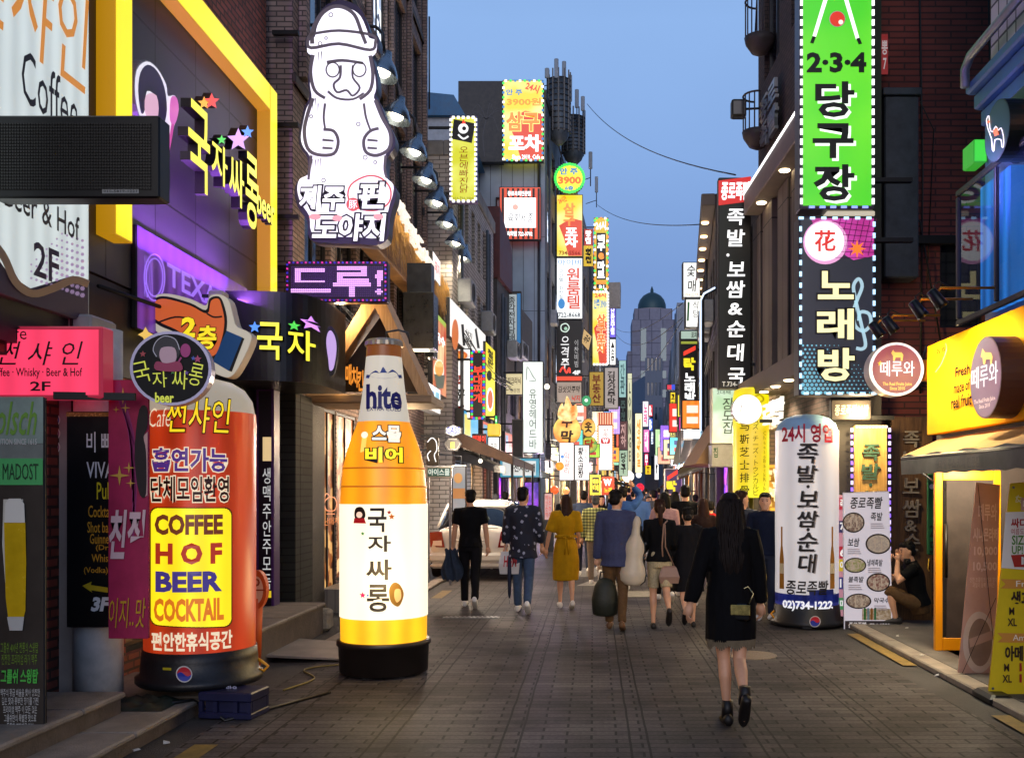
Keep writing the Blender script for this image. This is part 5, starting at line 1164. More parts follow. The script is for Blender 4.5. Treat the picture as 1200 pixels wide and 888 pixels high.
m = MB(); m.tube([(-.41, 0, 2.03), (-.41, -5.6, 2.03)], .018, 8); m.tube([(0, -.1, 1.7), (-.4, -.1, 2.0)], .012, 6); m.build('frame', METAL, t)
# yellow glazed door standing at the far end of the recess, banners, flyer
t = thing('yellow_door', 'glazed shop door with a bright yellow frame and dark handle', 'door', (3.52, 10.12, .05))
m = MB(); YD = mt('e89808', .4, nz=.06)
m.rbox(0, .075, -.03, .03, 0, 1.85, .006); m.rbox(.60, .675, -.03, .03, 0, 1.85, .006); m.rbox(.076, .599, -.03, .03, 1.75, 1.85, .006); m.rbox(.076, .599, -.03, .03, 0, .13, .006); m.build('frame', YD, t)
m = MB(); m.box(.076, .599, -.006, .006, .131, 1.749); m.build('pane', glass('2a2a28', .05, trans=.7), t)
m = MB(); m.tube([(.1, -.05, .75), (.1, -.05, 1.3)], .02, 8); m.box(.09, .11, -.05, -.02, .8, .84); m.box(.09, .11, -.05, -.02, 1.2, 1.24); m.build('handle', BLACK, t)
m = MB(); m.box(.12, .28, -.012, -.008, 1.02, 1.27, mt('d8b890', .7)); m.box(.33, .42, -.012, -.008, 1.38, 1.5, mt('d88a20', .6)); m.build('flyer', None, t)
s = Sign('shutter', 'grey roller shutter behind the glazed yellow door', (1096, 552, 1170, 760), Y=10.36, d=.03, box=mt('4a4844', .5, .4, nz=.3), rim=.01, cat='shutter')
for i in range(34): s.mb('slat').box(s.w0 + .01, s.w1 - .01, -.018, -.002, .02 + i * s.h / 35, .02 + i * s.h / 35 + .035, mt('57544e', .5, .4, nz=.2))
s.done()
s = Sign('fabric_banner', 'faded pink menu banner leaning in front of the yellow door', (1122, 565, 1168, 797), Y=8.85, d=.012, box=mt('b88878', .7), face=mt('c09a8a', .6, nz=.18, scale=2), rim=.002, pts=[(1144, 565), (1172, 568), (1166, 797), (1122, 797)])
PK = mt('e0c4b8', .6)
s.T('떼루와', 1146, 590, 1168, 610, PK, .02); s.T('시나몬라떼', 1140, 618, 1170, 634, PK, .03); s.T('10,000', 1141, 640, 1169, 652, PK, .03); s.T('10,500', 1140, 658, 1168, 670, PK, .03); s.T('진한 초콜릿의 맛과 향기\n과일이 듬뿍 들어간', 1136, 676, 1168, 688, PK)
s.disc(1147, 752, 19, mt('c8b8ac', .5, nz=.1), 36, lay=2); s.disc(1148, 752, 14, mt('8a7466', .5, nz=.2), 28, lay=3); s.poly([(1135, 748), (1162, 738), (1163, 748), (1136, 758)], mt('b89a8a', .5), lay=4); s.stroke([(1145, 567), (1167, 790)], .7, INK, sm=0, lay=5); s.stroke([(1166, 700), (1124, 794)], .7, INK, sm=0, lay=5)
s.mb('stand').tube([(s.w0 + .1, .05, .02), (s.w1 - .1, .3, .9)], .01, 6, METAL); s.done()
s = Sign('standing_banner', 'yellow drinks price banner with M and XL prices at the right edge', (1158, 562, 1262, 818), Y=7.95, d=.012, box=mt('c8a010', .6), face=mt('e2c410', .55, nz=.06), rim=.002, pts=[(1184, 566), (1262, 560), (1262, 818), (1158, 812)])
for u, v in ((1187, 571), (1163, 806)): s.disc(u, v, 1.6, STEEL, lay=3)
s.poly([(1178, 600), (1262, 597), (1262, 672), (1173, 665)], mt('ece4d8', .6), lay=2); RD = mt('b02a1e', .6); GRN = mt('5a8a2a', .6); OT = mt('3a2410', .6)
s.T('싸다!', 1184, 607, 1206, 618, RD, .03, lay=3); s.T('여름도 시원하게', 1184, 619, 1222, 626, RD, lay=3); s.T('SIZE', 1185, 627, 1204, 638, GRN, .02, lay=3); s.T('UP!', 1185, 639, 1198, 649, GRN, .02, lay=3); s.poly([(1184, 642 + 8), (1222, 648), (1218, 664), (1188, 664)], RD, lay=3); s.T('M', 1196, 652, 1205, 661, mt('ece4d8', .6), .05, lay=4)
s.stroke([(1193, 580), (1190, 588), (1198, 584), (1190, 582), (1197, 590)], 1, mt('f4e8b0', .5)); s.rect(1196, 583, 1226, 598, mt('d8a890', .5), lay=2); s.T('떼루와', 1198, 585, 1224, 596, mt('fff0d0', .5), .02, lay=3)
for v, tx in ((678, 'Fruit'), (741, 'Americano')): s.poly([(1172 - (v - 678) * .06, v), (1262, v + 2), (1262, v + 12), (1172 - (v - 678) * .06, v + 11), (1178 - (v - 678) * .06, v + 6)], mt('d8943a', .6), lay=2); s.T(tx, 1190 - (v - 678) * .06, v + 2, 1216 if v < 700 else 1232, v + 9, mt('fff4d8', .6), lay=3)
s.T('생과일', 1184, 692, 1220, 710, OT, .04, lay=3); s.T('M', 1182, 711, 1188, 720, OT, .02, lay=3); s.T('XL', 1180, 724, 1191, 733, OT, .02, lay=3); s.T('2.0\n3.0', 1202, 711, 1218, 733, RD, .02, lay=3)
s.T('아메리카노', 1177, 756, 1232, 774, OT, .04, lay=3); s.T('M', 1176, 777, 1182, 786, OT, .02, lay=3); s.T('XL', 1174, 790, 1185, 799, OT, .02, lay=3); s.T('1.0\n1.5', 1194, 776, 1212, 799, RD, .03, lay=3)
s.mb('base').rbox(s.w0 - .06, s.w0 + .14, -.2, .2, -.03, .06, .03, BLACK); s.mb('base').rbox(s.w0 + .2, s.w1, -.3, -.12, -.03, .05, .03, BLACK); s.done()
# the restaurant's white column sign, menu stand, wooden panels
s = Board('column_sign', 'white column sign with black brush lettering and a blue phone number band', 'column sign', ((945.5 - CU) * 12.4 / F, 12.4), math.atan2(CU - 945.5, F), 0, group='column signs')
R2 = .395; s.off = .3; s.surf = soft_tube(R2, 2.42, 7.7)
zt = lambda v: EYE + (CV - v) * 12.1 / F
WC = em('d8d2d4', .62, .1); m = MB()
m.lathe([(.375, zt(712)), (R2, zt(706)), (R2, zt(690))], (0, 0), 48, mt('1c2a78', .5), cap=False); m.lathe([(R2, zt(717)), (R2, zt(696))], (0, 0), 48, em('22349a', .35), cap=False); soft_wall(m, R2, zt(696), zt(503), WC, 2.42, 7.7)
m.lathe([(R2 * .985, zt(504)), (R2 * .9, zt(495)), (R2 * .68, zt(488)), (R2 * .4, zt(484.5)), (0, zt(483))], (0, 0), 48, mt('8ab0c8', .5, nz=.1), cap=False); m.build('tube', None, s.root)
m = MB(); m.lathe([(.0, .012), (.42, .012), (.455, .03), (.455, .07), (.42, .1), (.405, .27), (.38, .28), (0, .28)], (0, 0), 40); m.build('tub', mt('1b1a1c', .45, nz=.25), s.root); m = MB(); m.rbox(-.06, .06, -.45, -.4, 0, .05, .01); m.build('foot', BLACK, s.root)
REDW = mt('b02038', .5); BRU = mt('1a1618', .6); GRY = mt('8a8488', .6)
s.T('24시 영업', 916, 497, 976, 519, REDW, .03, lay=5)
for ch, u0, v0, u1, v1 in (('족', 934, 520, 958, 543), ('발', 934, 545, 958, 565), ('보', 934, 575, 958, 594), ('쌈', 934, 598, 959, 617), ('순', 934, 623, 958, 645), ('대', 935, 648, 957, 670)):
    s.T(ch, u0 + 1.5, v0 + 1, u1 + 1.5, v1 + 1, GRY, .01, .12, lay=4); s.T(ch, u0, v0, u1, v1, BRU, .015, .12, lay=6)
for v in (570, 620): s.disc(947, v, 2, BRU, lay=5)
s.T('종로족빨', 921, 679, 971, 696, BRU, .02, .15, lay=5); s.T('02)734-1222', 917, 703, 976, 715, em('f0f0f8', .8), .04, lay=5)
for u in (916, 975.5): s.poly([(u - 1.2, 640), (u + 1.2, 640), (u + 2.6, 655), (u + 2.8, 690), (u - 2.8, 690), (u - 2.6, 655)], mt('a8701c', .35), lay=2); s.rect(u - 1, 617, u + 1, 641, mt('a8701c', .35), lay=5); s.rect(u - 2.4, 660, u + 2.4, 672, mt('d8c8a0', .5), lay=5)
s.surf = lambda x, z: -math.sqrt(max(.0001, .46 ** 2 - min(abs(x), .45) ** 2)); emblem(s, 955, 726, 6.5); s.done()
m = MB(); m.tube([(-.4, -.12, .18), (-.44, -.18, .15), (-.4, -.2, .1)], .012, 6); m.build('air_valve', mt('d89018', .5), s.root)
s = Sign('menu_stand', 'white photo menu banner of braised pork dishes beside the white column sign', (988, 576, 1045, 738), Y=12.1, d=.03, box=mt('cfcbd0', .5), face=em('dcd4e0', .55), rim=.004, pts=[(988, 577), (1042, 575), (1046, 734), (989, 738)])
s.T('종로족빨', 996, 582, 1034, 596, BRU, .02, .2, lay=3); s.rect(990, 727, 1045, 737, mt('2a2228', .5), lay=2); s.T('종로족빨', 994, 728.5, 1015, 735.5, em('d8d0d0', .6), .02, .2, lay=3); s.T('734-1222', 1019, 730, 1043, 735, em('d8d0d0', .6), .03, lay=3)
FOOD = lambda h, s_: em2(h, 'd0b8a0', .5, s_)  # front-lit banner prints; their brightness is put in as a glow
for u, v, ru, rv, h in ((1000, 612, 13, 12, '6a4238'), (1029, 637, 15, 12, 'a89488'), (1002, 662, 13, 9, '8a8a30'), (1029, 682, 14, 11, '7a3428'), (1006, 704, 15, 9, '7a5a48')):
    s.disc(u, v, ru, mt('241c1c', .4), rv, lay=2); s.disc(u, v, ru * .88, FOOD(h, 40), rv * .85, lay=3)
    for k in range(5): s.stroke([(u - ru * .55 + k * ru * .26, v - rv * .5), (u - ru * .5 + k * ru * .26, v + rv * .5)], 1.6, FOOD('c8a890' if k % 2 else h, 60), lay=4, sm=0)
for tx, u0, v0, u1, v1 in (('족발', 1020, 600, 1034, 610), ('보쌈', 993, 630, 1007, 640), ('냉채족발', 1016, 655, 1034, 663), ('불족발', 994, 675, 1012, 682), ('막국수', 1024, 700, 1042, 706)): s.T(tx, u0, v0, u1, v1, BRU, .02, .15, lay=3)
for u, v in ((1020, 613), (993, 643), (1017, 665), (994, 685), (1024, 709)):
    for k in range(3): s.rect(u, v + k * 2.4, u + 14 + (k * 5) % 4, v + k * 2.4 + .9, mt('8a8088', .6), lay=3)
s.rect(1010, 713, 1044, 726, FOOD('8a6a3a', 50), lay=2)
for k in range(4): s.rect(1012 + k * 4, 712, 1014.4 + k * 4, 726, mt(('2a6a2a', '6a8a9a', '8a5a2a', '2a6a4a')[k], .3), lay=3)
s.mb('base').rbox(s.w0 + .1, s.w1 - .1, -.12, .3, -.03, .07, .03, BLACK); s.done()
s = Sign('poster', 'narrow pink and red poster strip behind the photo menu banner', (982, 580, 992, 722), Y=12.45, d=.03, box=mt('c8a0b0', .5), face=em('d898a8', .5), rim=.004, cat='poster')
for v, h, tx in ((583, 'c02040', '족'), (610, '2a2a60', '7,'), (640, 'c01830', '6'), (655, 'e0c020', '야'), (676, '303080', '11'), (700, '50a060', '메')): s.rect(983, v, 992, v + 14, em(h, .5), lay=2); s.T(tx, 984, v + 2, 991, v + 12, em('f0f0f0', .7), .03, lay=3)
s.done()
OSB = wood('9a7238', 'd0a860'); OSBD = wood('3a2a1c', '6a4c30')
s = Sign('wood_panel', 'light wooden panel with green lettering between strips of violet lamps', (1001, 498, 1040, 736), Y=12.5, d=.06, box=OSB, rim=.01, cat='panel')
GRL = mt('3a5a4a', .6); s.T('족', 1010, 520, 1030, 540, GRL, .02, .1, ext=.02); s.T('발', 1009, 543, 1031, 562, GRL, .02, .1, ext=.02); s.disc(1020, 568, 2, GRL, lay=2); s.T('보', 1010, 575, 1030, 592, GRL, .02, .1, ext=.02)
s.bulbs([(998, 500), (998, 700)], [em('c8b8ff', 2), em('8a60ff', 1.6)], n=26, size=.03, long=.05, lay=3); s.bulbs([(1042, 500), (1042, 700)], [em('c8b8ff', 2), em('8a60ff', 1.6)], n=26, size=.03, long=.05, lay=3); s.bulbs([(1002, 500), (1040, 500)], em('fff0d0', 2), n=10, size=.03, lay=3); s.done()
s = Sign('wood_panel', 'dark wooden wall panel with raised grey lettering behind the sitting man', (1045, 488, 1093, 740), Y=12.85, d=.3, box=OSBD, rim=.01, cat='panel')
RL = mt('7a7268', .6)
for ch, u0, v0, u1, v1 in (('족', 1058, 505, 1076, 524), ('발', 1058, 528, 1076, 546), ('보', 1057, 560, 1076, 578), ('쌈', 1057, 585, 1078, 606), ('&', 1059, 609, 1073, 622), ('순', 1058, 625, 1077, 645)): s.T(ch, u0, v0, u1, v1, RL, .01, .05, ext=.04)
s.done()
s = Sign('wood_panel', 'dark carved wooden band hanging under the karaoke sign', (974, 468, 1021, 492), Y=12.3, d=.1, box=mt('2a2422', .5, nz=.3), rim=.01, cat='panel'); s.T('종로족빨보쌈', 978, 474, 1018, 487, mt('8a8078', .6), .02, .1); s.arms(.3, 1); s.done()
s = Sign('green_board', 'narrow green board beside the dark wooden panel', (1087, 555, 1097, 650), Y=12.0, d=.04, box=mt('1f5a38', .5), rim=.01, cat='board'); s.T('2\n5', 1089, 615, 1095, 648, mt('0f2018', .5), .03); s.disc(1092, 570, 3, mt('d8d8d8', .5)); s.done()
s = Board('channel_letters', 'bright white channel letters over the restaurant door', 'sign', (2.74, 14.5), math.atan2(-4.5, .17), 2.5); s.T('종로족빨', 889, 470, 920, 500, em('fff6e8', 1.15), .0, .15, ext=.05, part='letter'); s.done()
s = Board('channel_letters', 'unlit metal letters high on the dark brick above the canopy', 'sign', (2.88, 15), math.atan2(-4.5, .17), 7.2); s.T('종로\n족빨', 894, 105, 913, 165, mt('8a8a90', .3, .8), .03, ext=.05, part='letter'); s.done()
t = thing('floodlight', 'black floodlight jutting out against the sky beside the billiard sign', 'floodlight', pix(867, 128, 16.8)); m = MB(); m.rbox(-.15, .1, -.1, .1, -.15, .14, .02); m.build('housing', BLACK, t); m = MB(); m.box(-.12, .07, -.104, -.1, -.12, .1); m.build('lens', mt('6a6a66', .2), t); m = MB(); m.tube([(.1, 0, 0), (.5, 0, .02)], .02, 6); m.build('arm', BLACK, t)
# black vertical restaurant sign with its red head
s = Sign('restaurant_sign', 'tall black blade sign with white brush lettering and a red head', (842, 208, 880, 456), Y=16.75, d=.2, face=mt('131112', .35), box=mt('1a1818', .4), rim=.02)
s.poly([(842, 212), (880, 207), (880, 236), (842, 241)], em('d81e1c', .85), lay=2); s.T('종로족빨', 845, 213, 879, 235, W2, .03, .15, lay=3)
for ch, u0, v0, u1, v1 in (('족', 852, 246, 872, 265), ('발', 852, 270, 873, 290), ('보', 852, 308, 873, 325), ('쌈', 851, 330, 873, 350), ('&', 853, 356, 870, 370), ('순', 852, 377, 873, 396), ('대', 852, 404, 872, 424), ('국', 853, 432, 873, 450)): s.T(ch, u0, v0 - 1, u1, v1 - 1, em('ffffff', 1.25), .02, .06, lay=3)
s.disc(853, 299, 1.8, em('ffffff', 1)); s.T('T.734-1222', 846, 446 + 1, 878, 453, em('b8b8b8', .6), .02, lay=3, res=1); s.arms(.5); s.done()
s = Sign('restaurant_sign', 'pale green glowing sign with brush lettering under the black blade sign', (834, 454, 863, 520), Y=18.0, d=.3, face=em2('b8e0b0', 'f0fff0', .95, 2), box=mt('b8b4a8', .5), rim=.02); s.T('장\n모\n집', 846, 466, 860, 508, mt('2a3a30', .5), .01, .15, line=.9); s.T('2대째', 840, 457, 856, 462, mt('2a3a30', .5), lay=2); s.mb('cabinet').rbox(s.w0, s.w1 + .2, .0, .5, -.42, -.01, .01, mt('8a8884', .5, nz=.2)); s.T('집', 836, 524, 841, 536, mt('1f4a2a', .5), .02, lay=3); s.arms(.4); s.done()
s = Board('rib_house_banner', 'yellow curved rib house banner with Chinese and Japanese columns of letters', 'sign', ((880 - CU) * 15.6 / F, 15.6), math.atan2(CU - 880, F), EYE + (CV - 583) * 15.3 / F); R3 = .285; s.off = .2; s.surf = lambda x, z: -math.sqrt(max(.0001, R3 * R3 - min(abs(x), R3 * .998) ** 2))
m = MB(); zb = s.root.location.z; z_ = lambda v: EYE + (CV - v) * 15.35 / F - zb
m.lathe([(R3, 0), (R3, z_(464)), (R3 * .93, z_(456)), (R3 * .6, z_(453)), (0, z_(452))], (0, 0), 36, em2('e8c400', 'fff000', 1.0, 1.5), cap=False); m.lathe([(0, 0), (R3, 0)], (0, 0), 36, em('e8c400', .8), cap=False); m.build('tube', None, s.root)
for i, ch in enumerate('马斯芝士排骨'): s.T(ch, 867, 494 + i * 15, 878, 505 + i * 15, BRU, .01, lay=2)
s.T('\n'.join('ムズ・チーズ・トゥンカルビ'), 882, 490, 889, 580, BRU, 0, lay=2, line=.9, res=1); s.T('\n'.join('CheeseBackRibs'), 894, 505, 898, 580, mt('5a4a10', .5), 0, lay=2, line=.8, res=1); s.stroke([(884, 466), (890, 463), (895, 468), (889, 472), (884, 468)], 1.2, mt('a88a10', .5))
s.mb('pole').tube([(0, .1, -1.55), (0, .1, .05)], .04, 8, METAL); s.done()
s = Sign('round_sign', 'plain round white glowing sign in front of the yellow rib banner', (858, 462, 893, 497), Y=14.6, d=.16, disc=True, box=mt('d8d4cc', .4), face=em('fffdf8', 1.7), rim=.006); s.T('집', 866, 474, 873, 483, mt('b8a890', .5), 0, .1); s.arms(.35, 1); s.done()
# upper right: camel badge, orange lettering board, lit green box
s = Sign('round_badge', 'dark green round badge with a white camel drawing on the upper right', (1154, 118, 1184, 188), d=.28, disc=True, box=mt('0c1414', .4), face=mt('1d332e', .35), rim=.01, **RS(3.62, 9)); WC2 = em('fff8f0', 1)
s.stroke([(1158, 138), (1160, 136), (1161, 150), (1164, 155), (1168, 148), (1171, 153), (1174, 150), (1177, 160), (1177, 172), (1175, 172), (1174, 164), (1167, 164), (1166, 176), (1164, 176), (1163, 163), (1159, 152), (1157, 142), (1158, 138)], 1.3, WC2, sm=2); s.disc(1160, 143, 1.6, em('ff7030', 1), lay=3); s.poly([(1165, 153), (1170, 150), (1172, 158), (1167, 160)], em('ff7030', 1), lay=3); s.done()
s = Sign('letter_board', 'dark board with orange Korean letters over the blue lit window', (1184, 78, 1262, 162), d=.08, face=mt('2c3a3a', .4), box=DARK, rim=.01, **RS(3.8, 8.6)); s.T('나인', 1187, 118, 1208, 146, em('ff8a20', 1.1), .02); s.T('캐슬', 1210, 108, 1240, 138, em('ff8a20', 1.1), .02); s.done()
s = Sign('green_light_box', 'small bright green light box beside the camel badge', (1141, 163, 1157, 190), Y=9.9, d=.3, face=em('40d838', .9), box=em('38c030', .5), rim=.01, cat='light box'); s.mb('bracket').tube([(s.w1, .15, s.h / 2), (s.w1 + .12, .15, s.h / 2)], .02, 6, METAL); s.done()
s = Sign('window_poster', 'small red poster in the dark window beside the billiard sign', (1031, 40, 1041, 88), Y=12.9, d=.03, face=em('a02828', .45), box=DARK, rim=.005, cat='poster'); s.T('뽕\n7', 1033, 48, 1040, 82, em('d0c0c0', .5), .02); s.done()
L = bpy.data.lights.new('violet_wash', 'AREA'); L.energy = 7; L.color = (.35, .3, 1); L.size = .3; lo = bpy.data.objects.new('blue_wash', L); put_in(lo); lo.location = (3.3, 9.0, 4.6); lo.rotation_euler = (0, rad(-80), 0); lo.parent = None
for y in (13.2, 14.6, 16.2):
    L = bpy.data.lights.new('door_light', 'SPOT'); L.energy = 26; L.color = (1, .78, .5); L.spot_size = rad(130); L.spot_blend = .5; L.shadow_soft_size = .06; lo = bpy.data.objects.new('door_light', L); put_in(lo); lo.location = (2.66, y, 3.15); lo.parent = None

s = bpy.data.lights.new('panel_light', 'POINT'); s.energy = 30; s.color = (1, .74, .36); s.shadow_soft_size = .1; lo = bpy.data.objects.new('panel_light', s); put_in(lo); lo.location = (3.35, 12.1, 2.62)

s = bpy.data.lights.new('awning_fill_light', 'POINT'); s.energy = 14; s.color = (1, .8, .48); s.shadow_soft_size = .1; lo = bpy.data.objects.new('awning_fill_light', s); put_in(lo); lo.location = (3.42, 9.55, 1.8)  # fill light added under the awning to brighten door and banners

s = bpy.data.lights.new('recess_fill_light', 'POINT'); s.energy = 22; s.color = (1, .85, .6); s.shadow_soft_size = .1; lo = bpy.data.objects.new('recess_fill_light', s); put_in(lo); lo.location = (3.95, 9.4, 1.95)  # fill light added in the recess to lift the dark interior

# ------------------------------------------------------------------ signs farther down the street
WH = em('fbfbf6', 1.15, .08); WHs = em('ffffff', 1.5); GRW = em('e6f2e6', 1.1, .1); BLKF = mt('121112', .4); YLW = em('f6e020', 1.05, .12); YLd = em('e8c010', .8, .1); RDF = em('d8301c', .9, .1); TEALF = em('9ad0d0', .6); NAVY = mt('16243a', .5); BRW = mt('3a2418', .5); REDP = mt('c02818', .5); REDG = em('ff3820', 1.1); ORG = em('ff9020', 1.1); CYG = em('2a8ad0', .8); DKP = mt('2a2624', .6); GRNG = em('30e050', 1.2)
ORANGE_FOOD = mt('c8601c', .5, nz=.5, scale=30)
def SG(label, rect, Y, face, d=.2, box=None, name='blade_sign', arm=-.5, **k):
    s = Sign(name, label, rect, Y=Y, d=d, face=face, box=box or mt('2a2a2c', .5), rim=k.pop('rim', .03), **k)
    if arm: s.arms(arm)
    return s
def facade(X, Y): return dict(O=(X, Y), rot=math.pi / 2 - .04)
# left: yellow chicken sign, billboard building
s = SG('yellow blade sign with a black bird emblem and white edge lamps', (527, 136, 559, 237), 22.4, em2('d8d818', 'f4f470', 1.0, 1.4), box=mt('6a5a90', .5)); s.poly([(532, 140), (557, 145), (553, 168), (529, 163)], BLKF, lay=2); s.disc(543, 151, 6, em('ffffff', 1), lay=3); s.disc(544, 151, 2.4, BLKF, lay=4); s.poly([(541, 146), (543, 140), (546, 145)], REDG, lay=3); s.stroke([(537, 158), (543, 163), (549, 160)], 2, em('ffffff', 1), lay=3)
s.T('오\n븐\n에\n빠\n진\n닭', 538, 172, 549, 226, REDP, .0, .1, line=.95, lay=2); s.T('010-720-2900', 531, 231, 555, 235, DKP, lay=2, res=1); s.bulbs([(528.5, 138), (557.5, 138), (557.5, 236), (528.5, 236), (528.5, 138)], WHs, n=44, size=.06, lay=2); s.done()
s = SG('black rooftop billboard with a faint palm drawing on the ribbed building', (537, 95, 590, 190), 39.5, mt('1d1d22', .5, nz=.2), d=.4, name='billboard', arm=0, box=mt('222226', .5)); GP = mt('34343c', .5)
for a in range(7): s.stroke([(570, 140), (570 + 14 * math.cos(a), 130 + 9 * math.sin(a)), (570 + 26 * math.cos(a), 142 + 14 * math.sin(a))], .7, GP)
s.stroke([(570, 140), (566, 160), (568, 184)], 1, GP); s.done()
SAM = em2('f8d820', 'fff8b0', 1.1, .6)
def samgu(s, u0, v0, u1, v1):
    w, h = u1 - u0, v1 - v0
    s.poly([(u0 + w * .1, v0 + h * .5), (u0 + w * .55, v0 + h * .38), (u1 - 1, v0 + h * .42), (u1 - 1, v1 - 1), (u0 + w * .45, v1 - 1), (u0 + w * .3, v0 + h * .72)], em('d8401c', .95), lay=2)
s = SG('big yellow and red bar sign fixed at the corner of the black billboard', (589, 94, 637, 189), 39.3, SAM, d=.3, arm=0); samgu(s, 589, 94, 637, 189); s.T('안 주', 593, 105, 612, 112, CYG, .03, lay=3); s.T('3900원', 594, 115, 634, 124, ORG, .03, lay=3); s.T('24시', 616, 98, 632, 108, REDG, .03, lay=3, turn=-.35); s.T('삼구', 593, 131, 632, 154, em('ff8830', 1.1), .04, lay=4, out=em('fff080', 1.2)); s.T('포차', 596, 158, 634, 178, WHs, .05, lay=4); s.T('Since 2010  Cafe', 600, 181, 633, 187, WHs, .03, lay=4, res=1); s.bulbs([(590, 95), (636, 95), (636, 188), (590, 188), (590, 95)], [WHs, GRNG, CYG], n=50, size=.09, lay=3); s.done()
s = SG('square red and black striped restaurant sign below the yellow bar sign', (585, 219, 634, 281), 39.4, em('e0481c', .9), d=.3, arm=0)
for i in range(8): s.rect(588 + i * 6, 221, 590.6 + i * 6, 280, BLKF, lay=2)
s.rect(591, 232, 628, 267, WHs, lay=3); s.disc(604, 243, 3.4, em('f0b0a0', 1), lay=4); s.T('육회세종', 595, 250, 625, 261, DKP, 0, .1, lay=4); s.T('종로육회전문점', 595, 224, 622, 230, WHs, .03, lay=4, res=1); s.T('육회점 722-3782', 594, 271, 624, 277, WHs, .03, lay=4, res=1); s.done()
s = SG('round yellow disc sign reading 3900 with green rim lamps', (650, 192, 685, 226), 43.5, em('f4ec30', 1.1), disc=True, rim=.02, d=.3); s.T('안 주', 656, 197, 677, 205, CYG, .04, lay=2); s.T('3900', 654, 207, 681, 216, em('f07010', 1), .05, lay=2); s.T('6층', 662, 218, 672, 223, CYG, .04, lay=2); s.bulbs([(667.5 + 17 * math.cos(a * .3927), 209 + 16.5 * math.sin(a * .3927)) for a in range(17)], GRNG, n=34, size=.12, lay=2); s.done()
s = SG('tall yellow and red bar blade sign under the round 3900 disc', (652, 228, 683, 301), 44, SAM, d=.4); samgu(s, 652, 228, 683, 301); s.T('삼\n구', 660, 238, 674, 265, em('ff8830', 1.1), .04, lay=4, line=.95); s.T('포\n차', 662, 267, 677, 290, WHs, .05, lay=4, line=.95); s.T('24시간', 654, 231, 664, 238, REDG, .03, lay=4, turn=.4); s.T('734-5566', 655, 294, 680, 299, REDP, .02, lay=4, res=1); s.done()
s = SG('white one-room lodging blade sign with red letters and a blue phone line', (652, 302, 683, 374), 44, em('f6fafa', 1.15, .08), d=.4); s.T('아이비', 654, 304, 681, 311, CYG, .0, lay=2); s.T('원\n룸\n텔', 664, 314, 680, 362, em('d84018', .9), .02, lay=2, line=.95); s.T('구\n인\n텔\n·\n화\n장\n실', 655, 316, 660, 350, mt('5a8a9a', .5), lay=2, res=1); s.disc(658, 356, 4, CYG, 6, lay=2); s.T('722-8668', 654, 366, 680, 372, mt('4a5a60', .5), .02, lay=2, res=1); s.done()
s = SG('black bar blade sign with white letters, 4F and a red flame strip', (652, 375, 682, 446), 44, BLKF, d=.4); s.stroke([(662 + 5 * math.cos(a), 384 + 5 * math.sin(a)) for a in (0, 1.26, 2.5, 3.77, 5.03)], 1.2, em('d8f0e0', .9), closed=True); s.disc(663, 385, 2, em('a0d0b0', .8)); s.T('으\n격\n주', 657, 394, 667, 432, em('f0f0f0', .9), .01, .1, line=.95); s.T('이\n찬\n비\n빔', 673, 398, 678, 430, em('c0c0c0', .7), res=1); s.stroke([(656, 436), (660, 430), (664, 437), (667, 431), (668, 437)], 2, REDG); s.T('4F', 671, 434, 680, 439, em('ffffff', 1), .05); s.rect(652, 441, 682, 446, em('e04018', .9), lay=2); s.done()
s = SG('brown and white tavern sign under the black 4F sign', (652, 447, 682, 472), 44, em('a8988c', .6), d=.4); s.T('김삿갓주막', 654, 452, 680, 460, DKP, .02, .15); s.T('낙지', 670, 463, 680, 470, REDP, .02, .15); s.done()
s = SG('round fiery orange tavern sign with a flame on top', (648, 487, 681, 521), 40, em2('ff9018', 'ffe870', 1.2, 1.6), disc=True, rim=.01, d=.3, arm=-.6); s.T('주', 658, 487, 671, 501, BRW, .04, .1, lay=3); s.T('막', 657, 504, 672, 518, BRW, .04, .1, lay=3)
s.poly(smooth([(654, 489), (655, 478), (659, 472), (661, 477), (664, 464), (668, 470), (671, 476), (675, 474), (677, 484), (674, 491), (664, 494)], 3), em2('ff8010', 'fff0a0', 1.3, 3), part='flame', lay=1, ext=.05); s.done()
for k, (lab, rect, Y, face, tx, ink) in enumerate((('yellow smiling disc sign beside the fiery tavern sign', (681, 490, 698, 512), 50, em2('f0a020', 'ffd860', 1, 2), '웃', BRW), ('round sign with green rim and red heart below the yellow disc', (681, 511, 700, 531), 52, em2('30a030', 'e0d020', .9, 3), '닭', REDP), ('small round green coffee disc by the tavern signs', (681, 463, 693, 476), 49, em('2a9a60', .8), '●', em('e8fff0', 1)), ('white round lamp sign at the far end', (745, 552, 752, 560), 120, WHs, '○', REDP))):
    s = SG(lab, rect, Y, face, disc=True, rim=.02, d=.25, arm=-.6); u0, v0, u1, v1 = rect; s.T(tx, u0 + 4, v0 + 4, u1 - 4, v1 - 5, ink, .04, lay=2, res=1); s.done()
s = SG('white round cornered tavern sign with a red and blue dot at the left', (655, 518, 673, 563), 38, em('fbf6ee', 1.2, .1), d=.3); s.T('막\n걸\n리', 661, 530, 668, 555, REDP, .0, .1); s.disc(659, 535, 2, CYG); s.done()
s = SG('white beef tripe restaurant sign with black brush letters', (673, 521, 691, 563), 39, em('fbf8f0', 1.2, .1), d=.3); s.T('황\n소\n곱\n창', 677, 524, 684, 560, DKP, .03, .1, line=.95); s.T('황\n소', 685, 526, 688, 540, REDP, res=1); s.done()
